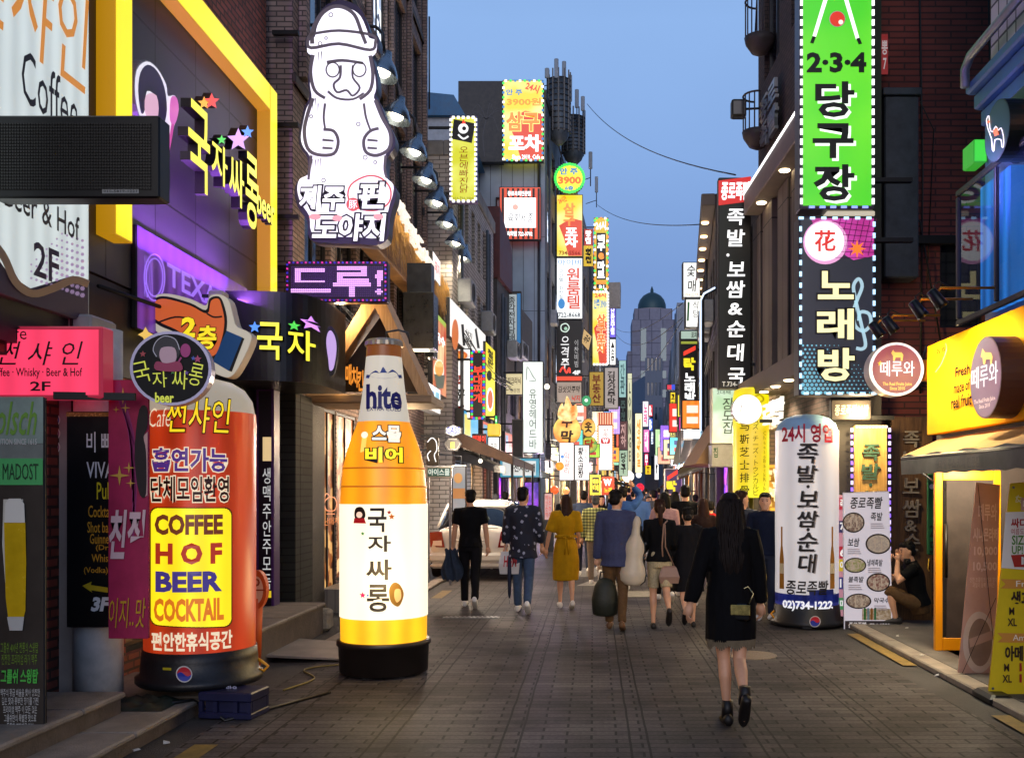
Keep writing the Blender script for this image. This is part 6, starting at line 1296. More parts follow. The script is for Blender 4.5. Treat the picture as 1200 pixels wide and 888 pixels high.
# blade signs further on, left
s = SG('black and yellow mart blade sign with bold white letters', (696, 255, 713, 340), 64, YLd, d=.5); s.rect(699, 273, 710, 328, BLKF, lay=2); s.T('맥\n주', 700, 275, 709, 294, WHs, .05, line=.95, lay=3); s.T('e', 701, 296, 708, 304, ORG, .06, lay=3); s.T('마\n트', 700, 306, 709, 326, WHs, .05, line=.95, lay=3); s.T('24시', 698, 259, 710, 270, em('ffffff', 1.2), .04, lay=2, res=1); s.rect(699, 329, 710, 338, BLKF, lay=2); s.rect(699, 329, 710, 333, ORG, lay=3); s.T('B1', 702, 334, 708, 338, WHs, .04, lay=3, res=1); s.bulbs([(697, 256), (712, 256), (712, 339), (697, 339), (697, 256)], [GRNG, ORG, WHs], n=40, size=.14, lay=3); s.done()
s = SG('yellow and red bar blade sign below the black mart sign', (694, 341, 713, 428), 63, SAM, d=.5); samgu(s, 694, 341, 713, 428); s.T('삼\n구\n포\n차', 699, 368, 710, 414, em('ff7020', 1.1), .05, lay=4, line=.95, out=em('fff6c0', 1.2)); s.T('안주 3900', 696, 350, 711, 362, CYG, .03, lay=4, res=1); s.T('24시', 697, 343, 710, 349, REDG, .03, lay=4, res=1); s.bulbs([(694.6, 342), (712.4, 342), (712.4, 427), (694.6, 427)], WHs, n=34, size=.14, lay=3); s.done()
FAR = [('slim violet lit blade sign past the yellow bar signs', (714, 356, 722, 396), 74, em('6a58e0', 1.0), '단\n란\n주\n점', WHs), ('small white blade sign with a black figure under the violet sign', (714, 397, 722, 428), 74, WH, '▲\n소\n주', DKP),
       ('worn yellow estate agency sign with red letters', (690, 435, 708, 476), 56, em('c8a028', .55), '부\n동\n산', mt('8a2a1a', .5)), ('greyish tavern sign with black brush letters beside the agency sign', (708, 430, 725, 479), 58, em('b8aca8', .6), '김\n삿\n갓\n주\n막', DKP),
       ('pale teal blade sign high on the far left side', (725, 422, 734, 466), 88, em('98c8c4', .75), '간\n판', mt('5a8a88', .5)), ('black slim blade sign below the pale teal one', (725, 466, 735, 500), 88, mt('16211f', .5), '주\n점', mt('6a8a80', .5)), ('long cream blade sign with grey letters on the far left', (735, 437, 741, 552), 98, em('d8d8b0', .9), 'L\nO\nU\nN\nG\nE', mt('6a6a58', .5)),
       ('dark red blade sign with small white letters on the far left', (725, 493, 736, 527), 84, em('5a1818', .5), '지\n하', em('d8a8a0', .7)), ('pale green blade sign below the dark red one', (725, 527, 736, 558), 84, em('a8c8a8', .7), '당\n구', DKP), ('glowing cream blade sign with fruit at its top', (744, 484, 753, 554), 108, em('fbf4c0', 1.2), '생\n과\n일', ORG),
       ('white and pink stacked sign at the far left end', (753, 470, 760, 500), 150, em('f8e8f0', 1.2), '노\n래', em('ff3880', 1)), ('pink glowing sign below the white and pink one', (754, 503, 761, 530), 150, em('f080c0', 1.1), '카\n페', WHs), ('red lettered sign at the far end over the crowd', (760, 474, 765, 488), 170, em('e03040', 1), 'R', WHs), ('blue sign under the red one at the far end', (760, 490, 765, 505), 170, em('3060d8', 1), 'B', WHs), ('pink sign with white figure near the far end', (755, 531, 760, 548), 150, em('f02868', 1), '주', WHs),
       ('yellow glowing sign low at the far end', (756, 545, 763, 556), 140, em('f8d820', 1.1), '호\n프', REDP), ('slender white light sign standing before the slate block', (767, 532, 772, 562), 180, WHs, '★', DKP)]
for lab, rect, Y, face, tx, ink in FAR:
    s = SG(lab, rect, Y, face, d=.4, rim=.05); u0, v0, u1, v1 = rect; w, h = (u1 - u0), (v1 - v0); s.T(tx, u0 + w * .22, v0 + h * .1, u1 - w * .22, v1 - h * .1, ink, .03, lay=2, res=1, line=.95); s.done()
s = SG('white blade sign with a red W square and orange striped top', (701, 498, 718, 551), 58, WH, d=.3); s.T('왕\n족', 706, 502, 713, 512, REDP, 0, .1, lay=2, res=1); s.rrect(704, 513, 715, 520, 2.5, em('c82028', .9), lay=2); s.T('W', 706, 514, 713, 519, WHs, .06, lay=3, res=1); s.mb('striped_top').rbox(s.w0 - .04, s.w1 + .04, -.01, .25, s.h + .01, s.h + .75, .02, em('d8501c', .7))
for i in range(7): x = s.w0 + (s.w1 - s.w0) * i / 6; s.mb('striped_top').box(x - .025, x + .025, -.02, -.01, s.h + .05, s.h + .72, em('ffd8b0', 1))
s.bulbs([(700.6, 498), (700.6, 551)], ORG, n=18, size=.1); s.bulbs([(718.4, 498), (718.4, 551)], ORG, n=18, size=.1); s.done()
s = SG('yellow framed black sign for beer and parcels at street level', (691, 556, 704, 580), 46, YLW, d=.15, rim=.01, arm=0); s.rect(694, 559, 702, 577, BLKF, lay=2); s.T('맥주\n택배', 694.5, 561, 701.5, 575, YLW, .05, lay=3, res=1); s.mb('post').box(-.04, .04, .05, .12, -s.root.location.z, 0, METAL); s.done()
s = SG('orange red sign with a large white W at street level', (705, 558, 720, 580), 48, em('d8481c', .8), d=.15, rim=.01, arm=0); s.T('W', 707, 561, 717, 569, WHs, .07, lay=2); s.T('노래', 708, 571, 717, 577, YLW, .03, lay=2, res=1); s.mb('post').box(-.04, .04, .05, .12, -s.root.location.z, 0, METAL); s.done()
s = SG('tilted orange framed poster on a bracket above the estate agency sign', (682, 385, 692, 412), 52, em('d8b070', .7), d=.1, name='poster_sign', pts=[(684, 384), (694, 394), (690, 412), (681, 402)]); s.T('국수', 684, 393, 691, 402, DKP, .04, lay=2, res=1, turn=-.6); s.done()
s = SG('red and yellow stacked panels on the block beside the lodging sign', (684, 268, 695, 312), 56, em('c03828', .7), d=.15, name='panel_sign'); s.rect(684, 288, 695, 312, YLd, lay=2); s.T('탕\n집', 686, 270, 693, 286, WHs, .03, lay=3, res=1); s.T('회\n집', 686, 291, 693, 309, DKP, .04, lay=3, res=1); s.done()
# middle left: tobacco, clinic, glowing bar, noodle boards
s = SG('blue edged vertical tobacco shop sign with grey letters', (588, 341, 611, 420), 32.5, mt('1a1d20', .4), d=.25, arm=-.4); s.rect(589, 344, 593, 402, em('1878b8', .8), lay=2); s.rect(606, 344, 610, 402, em('1878b8', .6), lay=2); s.rect(593.5, 345, 605.5, 402, em('b8c4c8', .6), lay=2); s.T('종\n각\n전\n자\n담\n배', 595.5, 348, 604, 400, BLKF, .02, lay=3, line=.95); s.T('365일\n할인판매', 592, 409, 608, 418, YLW, .03, lay=3, res=1); s.T('B1', 597, 404, 602, 407, WHs, .03, lay=3, res=1); s.done()
s = SG('cream clinic sign with brown letters under the tobacco sign', (580, 437, 613, 463), 31.5, em('e0d0a0', .8), d=.15, arm=0); s.T('모발.두피크리닉', 582, 442, 610, 450, BRW, .02, lay=2); s.T('전문점', 598, 455, 609, 460, BRW, lay=2, res=1); s.stroke([(583, 457), (596, 457)], .8, BRW, sm=0); s.done()
s = SG('tall glowing white beauty bar sign with grey letters', (612, 423, 637, 531), 30.5, em('eaf4ec', 1.05, .1), d=.3, arm=-.6); s.T('유\n영\n헤\n어\n드\n바', 620, 456, 629, 526, mt('3e4c46', .5), .0, line=.95); s.stroke([(617, 445), (618, 430), (624, 440), (628, 446), (620, 446)], .8, mt('8a9a94', .5)); s.done()
s = SG('slim switched-off black sign box beside the glowing white bar sign', (600, 491, 613, 536), 29.8, mt('0f0f10', .4), d=.2, box=mt('5a5650', .5)); s.done()
s = SG('white webfoot octopus sign with noodle photo and red brush letters', (524, 408, 552, 491), 23.4, em('fafaf6', 1.15, .06), d=.25); s.disc(538, 417, 12, em('e8e0d8', .9), 7, lay=2); s.disc(538, 416.5, 10, em('d86820', .8), 5.4, lay=3)
for a in range(9): s.stroke([(530 + a * 1.8, 413 + (a % 3)), (533 + a * 1.4, 417), (531 + a * 1.8, 420)], .9, em('f0a040', .9), lay=4)
s.T('쭈', 530, 440, 543, 455, REDP, .02, .2, lay=3, out=DKP); s.T('꾸', 533, 456, 545, 470, DKP, .02, .2, lay=3); s.T('미', 531, 475, 544, 486, REDP, .03, .2, lay=3, out=DKP); s.done()
s = SG('black LED sign with red stew lettering and coloured edge dots', (552, 411, 568, 491), 23.2, mt('0d0c10', .4), d=.2); s.T('부\n대\n찌\n개', 554.5, 429, 565.5, 472, em('ff3818', 1.3), .02, line=.95); s.bulbs([(553, 412), (567, 412), (567, 490), (553, 490), (553, 412)], [em('2848ff', 1.4), em('ff3030', 1.4), GRNG], n=54, size=.05, lay=2); s.done()
s = Sign('photo_board', 'yellow food photo board with a fried dish beside the LED stew sign', (569, 405, 580, 491), d=.1, face=YLW, rim=.02, **facade(-2.85, 27)); s.disc(574, 468, 4, WHs, 14, lay=2); s.disc(574, 468, 3, em('e06018', .8), 11, lay=3); s.disc(573, 440, 3, DKP, 6, lay=2); s.T('철\n판', 571, 410, 578, 430, DKP, .04, lay=2); s.done()
s = Sign('photo_board', 'white food photo boards with chopsticks above the octopus sign', (527, 370, 569, 412), d=.1, face=em('f4f0ea', 1.0), rim=.02, **facade(-3.0, 25)); s.disc(533, 392, 4, em('e0782c', .8), 18, lay=2); s.poly([(540, 380), (543, 380), (545, 405), (542, 405)], DKP, lay=2); s.T('낙지\n볶음', 546, 388, 553, 404, DKP, .02, .15, lay=2); s.poly([(556, 386), (558, 384), (562, 408), (559, 408)], DKP, lay=2); s.done()
s = Sign('photo_board', 'orange noodle photo board hung at the corner of the pale tile building', (507, 370, 523, 462), d=.1, face=em2('d84820', 'f0a060', .85, 2.5), rim=.02, **SIDE(-3.2, 21)); s.disc(514, 434, 6, em('f0e8d8', 1), 13, lay=2); s.disc(514, 432, 5, em('e8a040', .9), 9, lay=3); s.poly([(508, 438), (521, 440), (519, 455), (511, 455)], em('2a5a4a', .6), lay=3); s.rect(508, 371, 522, 377, em('a8c838', .8), lay=2); s.T('국수', 510, 392, 521, 404, WHs, .03, lay=3)
for i in range(6): s.stroke([(510 + i * 1.8, 405), (511 + i * 1.5, 430)], .9, em('ffe0b0', 1), lay=3)
s.done()
s = Sign('light_box_sign', 'slanting blue and white menu light box under the orange noodle board', (491, 448, 516, 480), d=.2, face=em('e8f4fa', 1.1), rim=.02, **SIDE(-3.1, 19))
for i in range(4):
    for j in range(2): s.rect(493 + i * 5.6, 455 + j * 11 + i * 1.5, 497.5 + i * 5.6, 463 + j * 11 + i * 1.5, em(('2878b8', '58a8c8')[(i + j) % 2], .8), lay=2)
s.done()
s = SG('white hexagon beer brand sign with blue letters', (521, 497, 541, 512), 20.4, WH, d=.12, name='hexagon_sign', pts=[(521, 501), (531, 497), (541, 501), (541, 508), (531, 512), (521, 508)]); s.T('CASS', 523, 500, 539, 508, mt('2a3a8a', .5), .03, .15); s.done()
s = SG('grey hexagon sign with a yellow beer mug', (520, 512, 541, 529), 20.3, mt('8a8a88', .3, .5), d=.08, name='hexagon_sign', pts=[(520, 520), (525, 513), (536, 513), (541, 520), (536, 528), (525, 528)]); s.poly([(525, 515), (536, 515), (539, 520), (535, 526), (526, 526), (522, 520)], mt('3a3a38', .4), lay=2); s.rect(528, 518, 533, 525, em('e8c020', 1), lay=3); s.done()
s = SG('small red neon letter sign over the brown awning', (553, 508, 570, 530), 23.0, None, d=.1, name='neon_sign', box=mt('2a1614', .5), arm=0); s.T('떡볶이\n튀김', 554, 510, 569, 528, REDG, .03); s.done()
s = SG('small white lit box sign with a yellow striped top', (571, 511, 586, 535), 23.5, WH, d=.25, arm=0); s.T('포장', 574, 519, 583, 528, DKP, 0, .15, lay=2); s.mb('striped_top').rbox(s.w0, s.w1, 0, .25, s.h + .01, s.h + .3, .02, YLd); s.done()
s = SG('small vertical green neon sign beside the food boards', (579, 486, 584, 505), 25.5, em('20d050', 1.3), d=.1); s.T('★', 580.5, 490, 582.5, 495, WHs); s.done()
s = SG('white framed glass board with teal letters behind the bottle sign', (499, 546, 530, 560), 17.6, mt('1d5a58', .4), d=.08, arm=0, box=STEEL); s.T('아이스믈', 502, 549, 527, 557, em('d8f0e8', .9), .02); s.mb('post').box(s.w0 + .02, s.w0 + .06, .01, .06, -s.root.location.z, 0, STEEL); s.mb('post').box(s.w1 - .06, s.w1 - .02, .01, .06, -s.root.location.z, 0, STEEL); s.done()
s = SG('free standing glass menu board with food pictures behind the car', (529, 545, 547, 600), 18.9, em('a8b0b8', .5), d=.06, arm=0, name='menu_board'); s.disc(537, 560, 5, em('d8a060', .7), 6, lay=2); s.rect(531, 572, 545, 584, em('c88a50', .6), lay=2); s.mb('post').box(-.03, .03, .01, .05, -s.root.location.z, 0, STEEL); s.done()
s = SG('curly white neon face outline in the window behind the bottle sign', (500, 512, 514, 545), 17.4, None, d=.03, name='neon_sign', box=mt('201c1c', .4), arm=0); s.stroke([(501, 518), (506, 513), (511, 517), (512, 527), (509, 533), (511, 541)], 1, WHs); s.stroke([(503, 540), (501, 533), (505, 528)], 1, WHs); s.done()
s = SG('blue tobacco shop fascia with white panel and black letters', (585, 536, 633, 560), 29.5, em('2a98b8', .8), d=.2, arm=0, name='fascia_sign'); s.rect(589, 540, 628, 557, em('d8e0e0', .85), lay=2); s.T('전자담배', 602, 543, 627, 553, BLKF, .03, lay=3); s.done()
t = thing('awning', 'dark brown awning sloping over the food stalls on the left', 'awning', (-3.1, 21.5, 0)); m = MB()
m.loft([[(0, y, 3.05), (0, y, 2.7), (1.2, y, 2.3), (1.36, y, 2.25), (1.34, y, 2.25), (1.33, y, 2.44)] for y in (0, 7.5)], mt('4c382c', .8, nz=.3)); m.build('canvas', None, t); m = MB()
for y in (.1, 3.7, 7.4): m.tube([(1.32, y, 2.4), (1.32, y, 0)], .03, 8)
m.build('post', METAL, t)
s = SG('violet lit shop window beside the blue tobacco fascia', (612, 564, 632, 612), 29.9, em2('3018a0', 'a040f0', .9, 4), d=.1, arm=0, name='shop_window', cat='window'); s.done()
s = SG('pink menu poster standing by the left shops', (637, 577, 648, 610), 27, em('d8a8a8', .55), d=.04, arm=0, name='poster', cat='poster'); s.T('메뉴\n안주\n소주\n맥주', 639, 580, 646, 606, REDP, 0, lay=2, res=1); s.mb('base').box(-.15, .15, -.05, .15, -s.root.location.z, 0, METAL); s.done()
# hanging paper lanterns, round lamps and bulbs
def lantern(label, u, v, Y, r, col, st, name='lantern', grp='lanterns and lamps above the shop fronts'):
    p = pix(u, v, Y); t = thing(name, label, 'lamp', p, 0, grp); k = r * Y / F
    m = MB(); m.lathe([(.0, -k), (k * .5, -k * .9), (k * .95, -k * .35), (k, 0), (k * .95, k * .35), (k * .5, k * .9), (0, k)], (0, 0), 16, em(col, st), True, False); m.build('shade', None, t)
    m = MB(); m.tube([(0, 0, k), (0, 0, k + .25), (-.5, 0, k + .3)], .015, 6); m.build('hanger', METAL, t)
for a in (('orange paper lantern at the corner of the glowing white signs', 656, 546, 36, 5, 'ff8a18', 1.3), ('red orange paper lantern over the crowd on the left', 650, 574, 38, 5, 'f06028', 1.1), ('paler paper lantern next to the red orange one', 663, 575, 42, 4.5, 'f89a58', 1.1), ('round bright bulb on the dark stair left of the tavern signs', 641, 453, 36, 3.2, 'fff0c8', 3), ('small green lamp near the paper lanterns', 645, 551, 34, 3, 'c8ffd8', 2), ('round white lamps cluster over the far crowd', 736, 558, 95, 7, 'fff8e8', 2), ('big red paper lantern over the far crowd', 750, 571, 90, 5, 'e01838', 1.2), ('small orange wall lantern on the right by the black signs', 843, 571, 24, 3, 'ff9a30', 2), ('white ball lamp at the food stall on the left', 563, 540, 22, 2.5, 'fff0d0', 3), ('second ball lamp nearer under the brown awning', 541, 551, 20.5, 2.5, 'ffe8c0', 3)): lantern(*a)
# right side, middle and far
s = SG('white grill house sign with brush letters high on the right', (800, 307, 821, 349), 32.5, WH, d=.4, arm=.5); s.T('숯', 805, 311, 815, 324, DKP, .01, .1); s.T('매', 806, 328, 816, 342, DKP, .01, .1); s.T('★', 814, 325, 818, 329, REDP); s.T('734-2277', 803, 344, 818, 347, ORG, res=1); s.done()
s = SG('white and green eatery sign under the grill house sign', (803, 350, 821, 384), 32.7, WH, d=.4, arm=.5); s.T('식\n당', 812, 353, 819, 372, DKP, 0, .1); s.stroke([(807, 354), (806, 376)], 2.2, mt('3aa050', .5), sm=0); s.done()
s = SG('pale green fascia box with small dark letters over the dark karaoke sign', (797, 387, 818, 398), 31.6, em('b8d0c0', .75), d=.4, arm=.4); s.T('포차', 810, 389, 817, 396, DKP, .02, lay=2); s.done()
s = SG('dark karaoke blade sign with yellow and white letters and olive ends', (797, 398, 818, 486), 31.5, mt('151316', .4), d=.4, arm=.4); OLV = em('a8b038', .7); s.rect(798, 400, 817, 403, OLV, lay=2); s.rect(798, 479, 817, 483, OLV, lay=2); s.poly([(801, 412), (815, 405), (815, 410), (801, 417)], REDG, lay=2); s.T('락', 801, 419, 815, 434, YLW, .05); s.T('노\n래\n방', 802, 437, 815, 472, WHs, .04, line=.95); s.done()
s = SG('white box sign beneath the dark karaoke sign', (800, 489, 822, 515), 30, em('e8f0fa', 1.2), d=.5, arm=.4); s.T('호프', 803, 503, 813, 511, mt('8a96a8', .5), 0, .1); s.done()
s = SG('colourful blue and orange poster panel below the white box sign', (797, 513, 815, 543), 33, em2('48b0d8', 'f09848', .8, 2.2), d=.2, arm=.4); s.stroke([(800, 525), (808, 530), (804, 538), (812, 534)], 3, em('e83820', .9)); s.done()
s = SG('dark violet bar sign with a yellow letter and a red stripe above the crowd', (779, 549, 799, 579), 44, em2('281848', '3a2880', .6, 1.2), d=.6, arm=.8, box=mt('d8d4d0', .5)); s.poly([(782, 558), (794, 550), (794, 555), (782, 563)], REDG, lay=2); s.T('락', 781, 563, 793, 576, YLW, .06, lay=3); s.done()
FARR = [('red and blue box sign jutting out at the far right', (781, 450, 791, 457), 60, em('e03048', .9), '', WHs), ('yellow vertical sign below the red and blue box', (785, 459, 792, 481), 62, em('f0d020', 1.1), '고\n기', DKP), ('faint yellow sign with figures on the far right', (785, 500, 792, 515), 66, em('d8d060', .8), '회', DKP), ('small white and yellow sign on the far right', (786, 516, 792, 530), 66, em('f0f0c0', 1), '면', DKP), ('striped pale sign under the white and yellow sign', (786, 531, 793, 546), 66, em('c8c8d0', .9), 'PC', DKP), ('slender blue lit panel beside the colourful poster', (794, 486, 798, 545), 48, em('40b8e8', .9), '당\n구', WHs)]
for lab, rect, Y, face, tx, ink in FARR:
    s = SG(lab, rect, Y, face, d=.4, rim=.05, arm=.5); u0, v0, u1, v1 = rect; w, h = u1 - u0, v1 - v0
    if tx: s.T(tx, u0 + w * .2, v0 + h * .12, u1 - w * .2, v1 - h * .12, ink, .03, lay=2, res=1)
    else: s.rect(787, 450.5, 791, 456.5, em('3050d8', .9), lay=2)
    s.done()
t = thing('shop_canopy', 'dark overhanging canopy on the right above the far crowd', 'canopy', (2.9, 30, 2.6)); m = MB(); m.prism([(0, 0), (1.2, .4), (1.2, 1.7), (.3, 1.4)], 0, 6); m.build('roof', mt('2e2a2c', .7, nz=.3), t); m = MB(); m.box(.05, .12, .1, .16, -2.6, 0); m.build('post', METAL, t)
t = thing('shop_canopy', 'beige sloping canopy under the pale green sign on the right', 'canopy', (1.95, 18.6, 2.2)); m = MB(); m.prism([(0, 0), (.95, 0), (.95, 1.1), (.55, .9)], 0, 3.0); m.build('roof', mt('8a6a48', .7, nz=.2), t)
# lit food stall behind the white column sign
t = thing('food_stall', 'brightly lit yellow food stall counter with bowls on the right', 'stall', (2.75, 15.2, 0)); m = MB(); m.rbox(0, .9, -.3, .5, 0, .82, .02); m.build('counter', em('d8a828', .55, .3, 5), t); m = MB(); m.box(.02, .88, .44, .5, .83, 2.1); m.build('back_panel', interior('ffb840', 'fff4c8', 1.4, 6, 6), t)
rr = random.Random(5)
for i in range(9):
    x, y = .1 + .09 * i, rr.uniform(-.25, .2); m = MB(); m.lathe([(.03, .823), (.07, .88), (.075, .9), (.0, .89)], (x, y), 12); m.build('bowl', mt('e8e4d8', .4), t)
# water tanks, antennas, overhead cables
for k, (u, v0, v1, rpx, Y) in enumerate(((655, 96, 170, 13, 42), (672, 140, 194, 13, 45))):
    t = thing('rooftop_tank', ('nearer taller', 'farther lower')[k] + ' dark ribbed round tank cage on the roof edge', 'water tank', (pix(u, 0, Y).x, Y, 0), 0, 'tanks on the roof edge'); r = rpx * Y / F; z0, z1 = pix(u, v1, Y).z, pix(u, v0, Y).z
    m = MB(); m.lathe([(r * .25, z0), (r * .75, z0 + r * .5), (r, z0 + r * 1.1), (r, z1), (0, z1)], (0, 0), 24); m.build('shell', mt('4a525a', .5, .4, nz=.3), t)
    for i in range(10): m = MB(); z = z0 + r * 1.1 + (z1 - z0 - r * 1.1) * i / 9; m.lathe([(r, z), (r + .05, z + .03), (r, z + .06)], (0, 0), 24); m.build('hoop', METAL, t)
    for a in range(0, 360, 30): m = MB(); m.box(r * math.cos(rad(a)) * 1.03 - .03, r * math.cos(rad(a)) * 1.03 + .03, r * math.sin(rad(a)) * 1.03 - .03, r * math.sin(rad(a)) * 1.03 + .03, z0 + r, z1 + .4); m.build('upright', METAL, t)
for k, (u, v0, v1, Y) in enumerate(((652, 69, 100, 41.5), (661, 72, 110, 42.5), (668, 88, 130, 43), (676, 105, 134, 44), (683, 113, 136, 44.6), (692, 178, 205, 46), (699, 207, 232, 55), (641, 80, 96, 40.8))):
    p = pix(u, v1, Y); t = thing('antenna_panel', ('first', 'second', 'third', 'fourth', 'fifth', 'sixth', 'seventh', 'shortest')[k] + ' upright mobile antenna panel on the roof edge counted from the left' if k < 7 else 'shortest antenna panel standing on the ribbed metal building', 'antenna', p, 0, 'antenna panels on the roofs'); h = pix(u, v0, Y).z - p.z
    m = MB(); m.rbox(-.09, .09, -.06, .06, h * .25, h, .03); m.build('panel', mt('7a838c', .5, nz=.15), t); m = MB(); m.tube([(0, .1, -.5), (0, .1, h * .8)], .025, 6); m.tube([(0, .1, -.1), (-.6, .1, -.3)], .02, 6); m.build('mount', METAL, t)
s = Board('rooftop_mast', 'thin rooftop mast above the white house with blue roof', 'mast', (pix(503, 0, 33).x, 33), 0, 14.5); s.mb('mast').tube([(0, 0, 0), (0, 0, 3.1)], .03, 6, METAL); s.done()
for k, (a, b_, sag, lab) in enumerate(((pix(688, 122, 45), pix(862, 205, 17), .5, 'upper overhead cable crossing the sky to the black blade sign'), (pix(700, 240, 58), pix(822, 263, 24), .4, 'lower overhead cable crossing the sky'), (pix(884, 60, 17), pix(888, -20, 15), .02, 'loose cable hanging at the round balcony'), (pix(722, 385, 80), pix(800, 355, 33), .6, 'cable drawn across in front of the domed tower'), (pix(722, 392, 80), pix(800, 372, 33), .9, 'sagging cable below the one before the domed tower'), (pix(730, 440, 95), pix(800, 375, 33), 1.0, 'lowest sagging cable before the domed tower'))):
    m = MB(); m.tube([a.lerp(b_, i / 20) - Vector((0, 0, sag * 4 * (i / 20) * (1 - i / 20))) for i in range(21)], .014, 5); tag(m.build('overhead_cable', BLACK), lab, 'cable', 'cables across the street')

# shop fascias, air conditioners and awnings along the farther fronts
rr = random.Random(21)
FCOL = ['f8f0d8', 'e8b030', 'd84028', '3aa0d0', 'f0e8f8', '58b868', 'e87828', 'c83878', 'f0d848', 'b8d8e8']
for b in BLDS:
    if min(b.A.y, b.B.y) < 20 or b.L < 5 or min(b.A.y, b.B.y) > 150: continue
    far_ = min(b.A.y, b.B.y); st = 3.1 if far_ < 60 else 4.5; x = .3; i = 0
    while x + st * .8 < b.L and i < 9:
        w = st * rr.uniform(.7, .92); z = rr.uniform(2.75, 2.95); h = rr.uniform(.5, .85); m = MB(); o_ = rr.uniform(.12, .3)
        m.rbox(x, x + w, -o_, -.004, z, z + h, .015, mt('2c2a2a', .5)); c = em(rr.choice(FCOL), rr.uniform(.55, 1.1), .15, 2)
        m.face([(x + .05, -o_ - .004, z + .05), (x + w - .05, -o_ - .004, z + .05), (x + w - .05, -o_ - .004, z + h - .05), (x + .05, -o_ - .004, z + h - .05)], c)
        k = rr.uniform(.2, .6); m.face([(x + .1, -o_ - .008, z + .12), (x + .1 + w * k, -o_ - .008, z + .12), (x + .1 + w * k, -o_ - .008, z + h - .12), (x + .1, -o_ - .008, z + h - .12)], em(rr.choice(FCOL), .8)); b.part('shop_fascia', m)
        if rr.random() < .55: m = MB(); m.loft([[(x + e, 0 - .004, 2.7), (x + e, -.9, 2.3), (x + e, -.92, 2.12), (x + e, -.004, 2.45)] for e in (.05, w - .05)], mt(rr.choice(('5a2420', '3a3a3e', '6a5a3a', '2a3a30')), .8, nz=.2)); b.part('awning', m)
        x += st; i += 1
    for i in range(min(8, int(b.L / 2.2))):
        x = rr.uniform(.3, b.L - 1.1); z = rr.choice((3.75, 5.9, 6.1, 8.6)) + rr.uniform(-.1, .1)
        if z > b.h - .8: continue
        m = MB(); m.rbox(x, x + .8, -.36, -.03, z, z + .58, .03, mt('8e9194', .5, nz=.2)); m.lathe([(0, 0), (.2, 0), (.22, .012), (.22, 0)], (0, 0), 14, mt('3a3c3e', .5)); n_ = len(m.v)
        for j in range(n_ - 56, n_): vx, vy, vz = m.v[j]; m.v[j] = (x + .33 + vx, -.362 - vz, z + .29 + vy)
        b.part('air_conditioner', m)
    m = MB()
    for i in range(3): x = rr.uniform(.2, b.L - .2); m.tube([(x, -.09, .2), (x, -.09, b.h - .4)], .045, 6)
    b.part('drainpipe', m, mt('5a5c60', .5, .3, nz=.3))
for k, (cn, col, side, Y, z, w, h) in enumerate((('turquoise', '40c8c0', 'left', 47, 3.6, .8, 1.0), ('salmon pink', 'f09078', 'left', 51, 4.9, .7, 1.5), ('lime green', 'a8e040', 'left', 55, 3.5, .9, .8), ('ivory', 'fff4d0', 'left', 61, 4.6, .8, 2.0), ('crimson', 'e02848', 'left', 66, 3.4, 1.0, 1.0), ('sky blue', '60b0f0', 'left', 71, 5.2, .8, 2.2), ('amber', 'ffb020', 'left', 78, 3.9, 1.1, 1.2), ('lilac', 'c8a0f8', 'left', 83, 6.4, 1.0, 2.4), ('mint green', 'a8f0c8', 'left', 92, 4.0, 1.2, 1.4), ('coral', 'ff7050', 'left', 101, 6.0, 1.2, 2.8), ('pearl white', 'ffffff', 'left', 112, 4.2, 1.4, 3.0),
       ('orange', 'ff8820', 'right', 26, 3.3, .6, .8), ('magenta', 'e030a0', 'right', 36, 3.5, .7, .9), ('lemon yellow', 'fff040', 'right', 41, 4.4, .7, 1.3), ('aqua', '50e0e8', 'right', 48, 3.4, .9, .9), ('scarlet', 'f03018', 'right', 53, 4.8, .8, 1.6), ('cream', 'fff0c0', 'right', 58, 3.5, 1.0, 1.2), ('violet', '8050f0', 'right', 68, 4.4, 1.0, 1.8), ('peach', 'ffc098', 'right', 80, 3.8, 1.2, 1.4), ('pale green', 'c8f0b0', 'right', 95, 5.0, 1.4, 2.6))):
    fb = None
    for b in BLDS:
        y0, y1 = sorted((b.A.y, b.B.y))
        if y0 <= Y <= y1 and ((b.A.y < b.B.y) == (side == 'left')) and b.L > 4: fb = b.A.x + (b.B.x - b.A.x) * (Y - b.A.y) / (b.B.y - b.A.y)
    if fb is None: continue
    x0 = fb + .25 if side == 'left' else fb - .25 - w
    t = thing('sign_box', f'small {cn} glowing sign box jutting from the {side} shop fronts far down the street', 'sign', (x0, Y, z), 0, 'small sign boxes far down the street')
    m = MB(); m.rbox(0, w, 0, .25, 0, h, .02, mt('2a2a2c', .5)); m.build('housing', None, t); m = MB(); m.face([(.04, -.004, .04), (w - .04, -.004, .04), (w - .04, -.004, h - .04), (.04, -.004, h - .04)], em(col, 1.0, .2, 2)); m.build('face_panel', None, t)
    m = MB(); m.rbox(w * .25, w * .75, -.012, -.006, h * .2, h * .42, .002, em('fff8e8' if k % 2 else 'c02020', .9)); m.rbox(w * .25, w * .75, -.012, -.006, h * .55, h * .8, .002, em('fff8e8' if k % 2 else '303a80', .9)); m.build('artwork', None, t)
    m = MB(); m.box(-.3, .02, .1, .14, h * .4, h * .44) if side == 'left' else m.box(w - .02, w + .3, .1, .14, h * .4, h * .44); m.build('bracket', METAL, t)
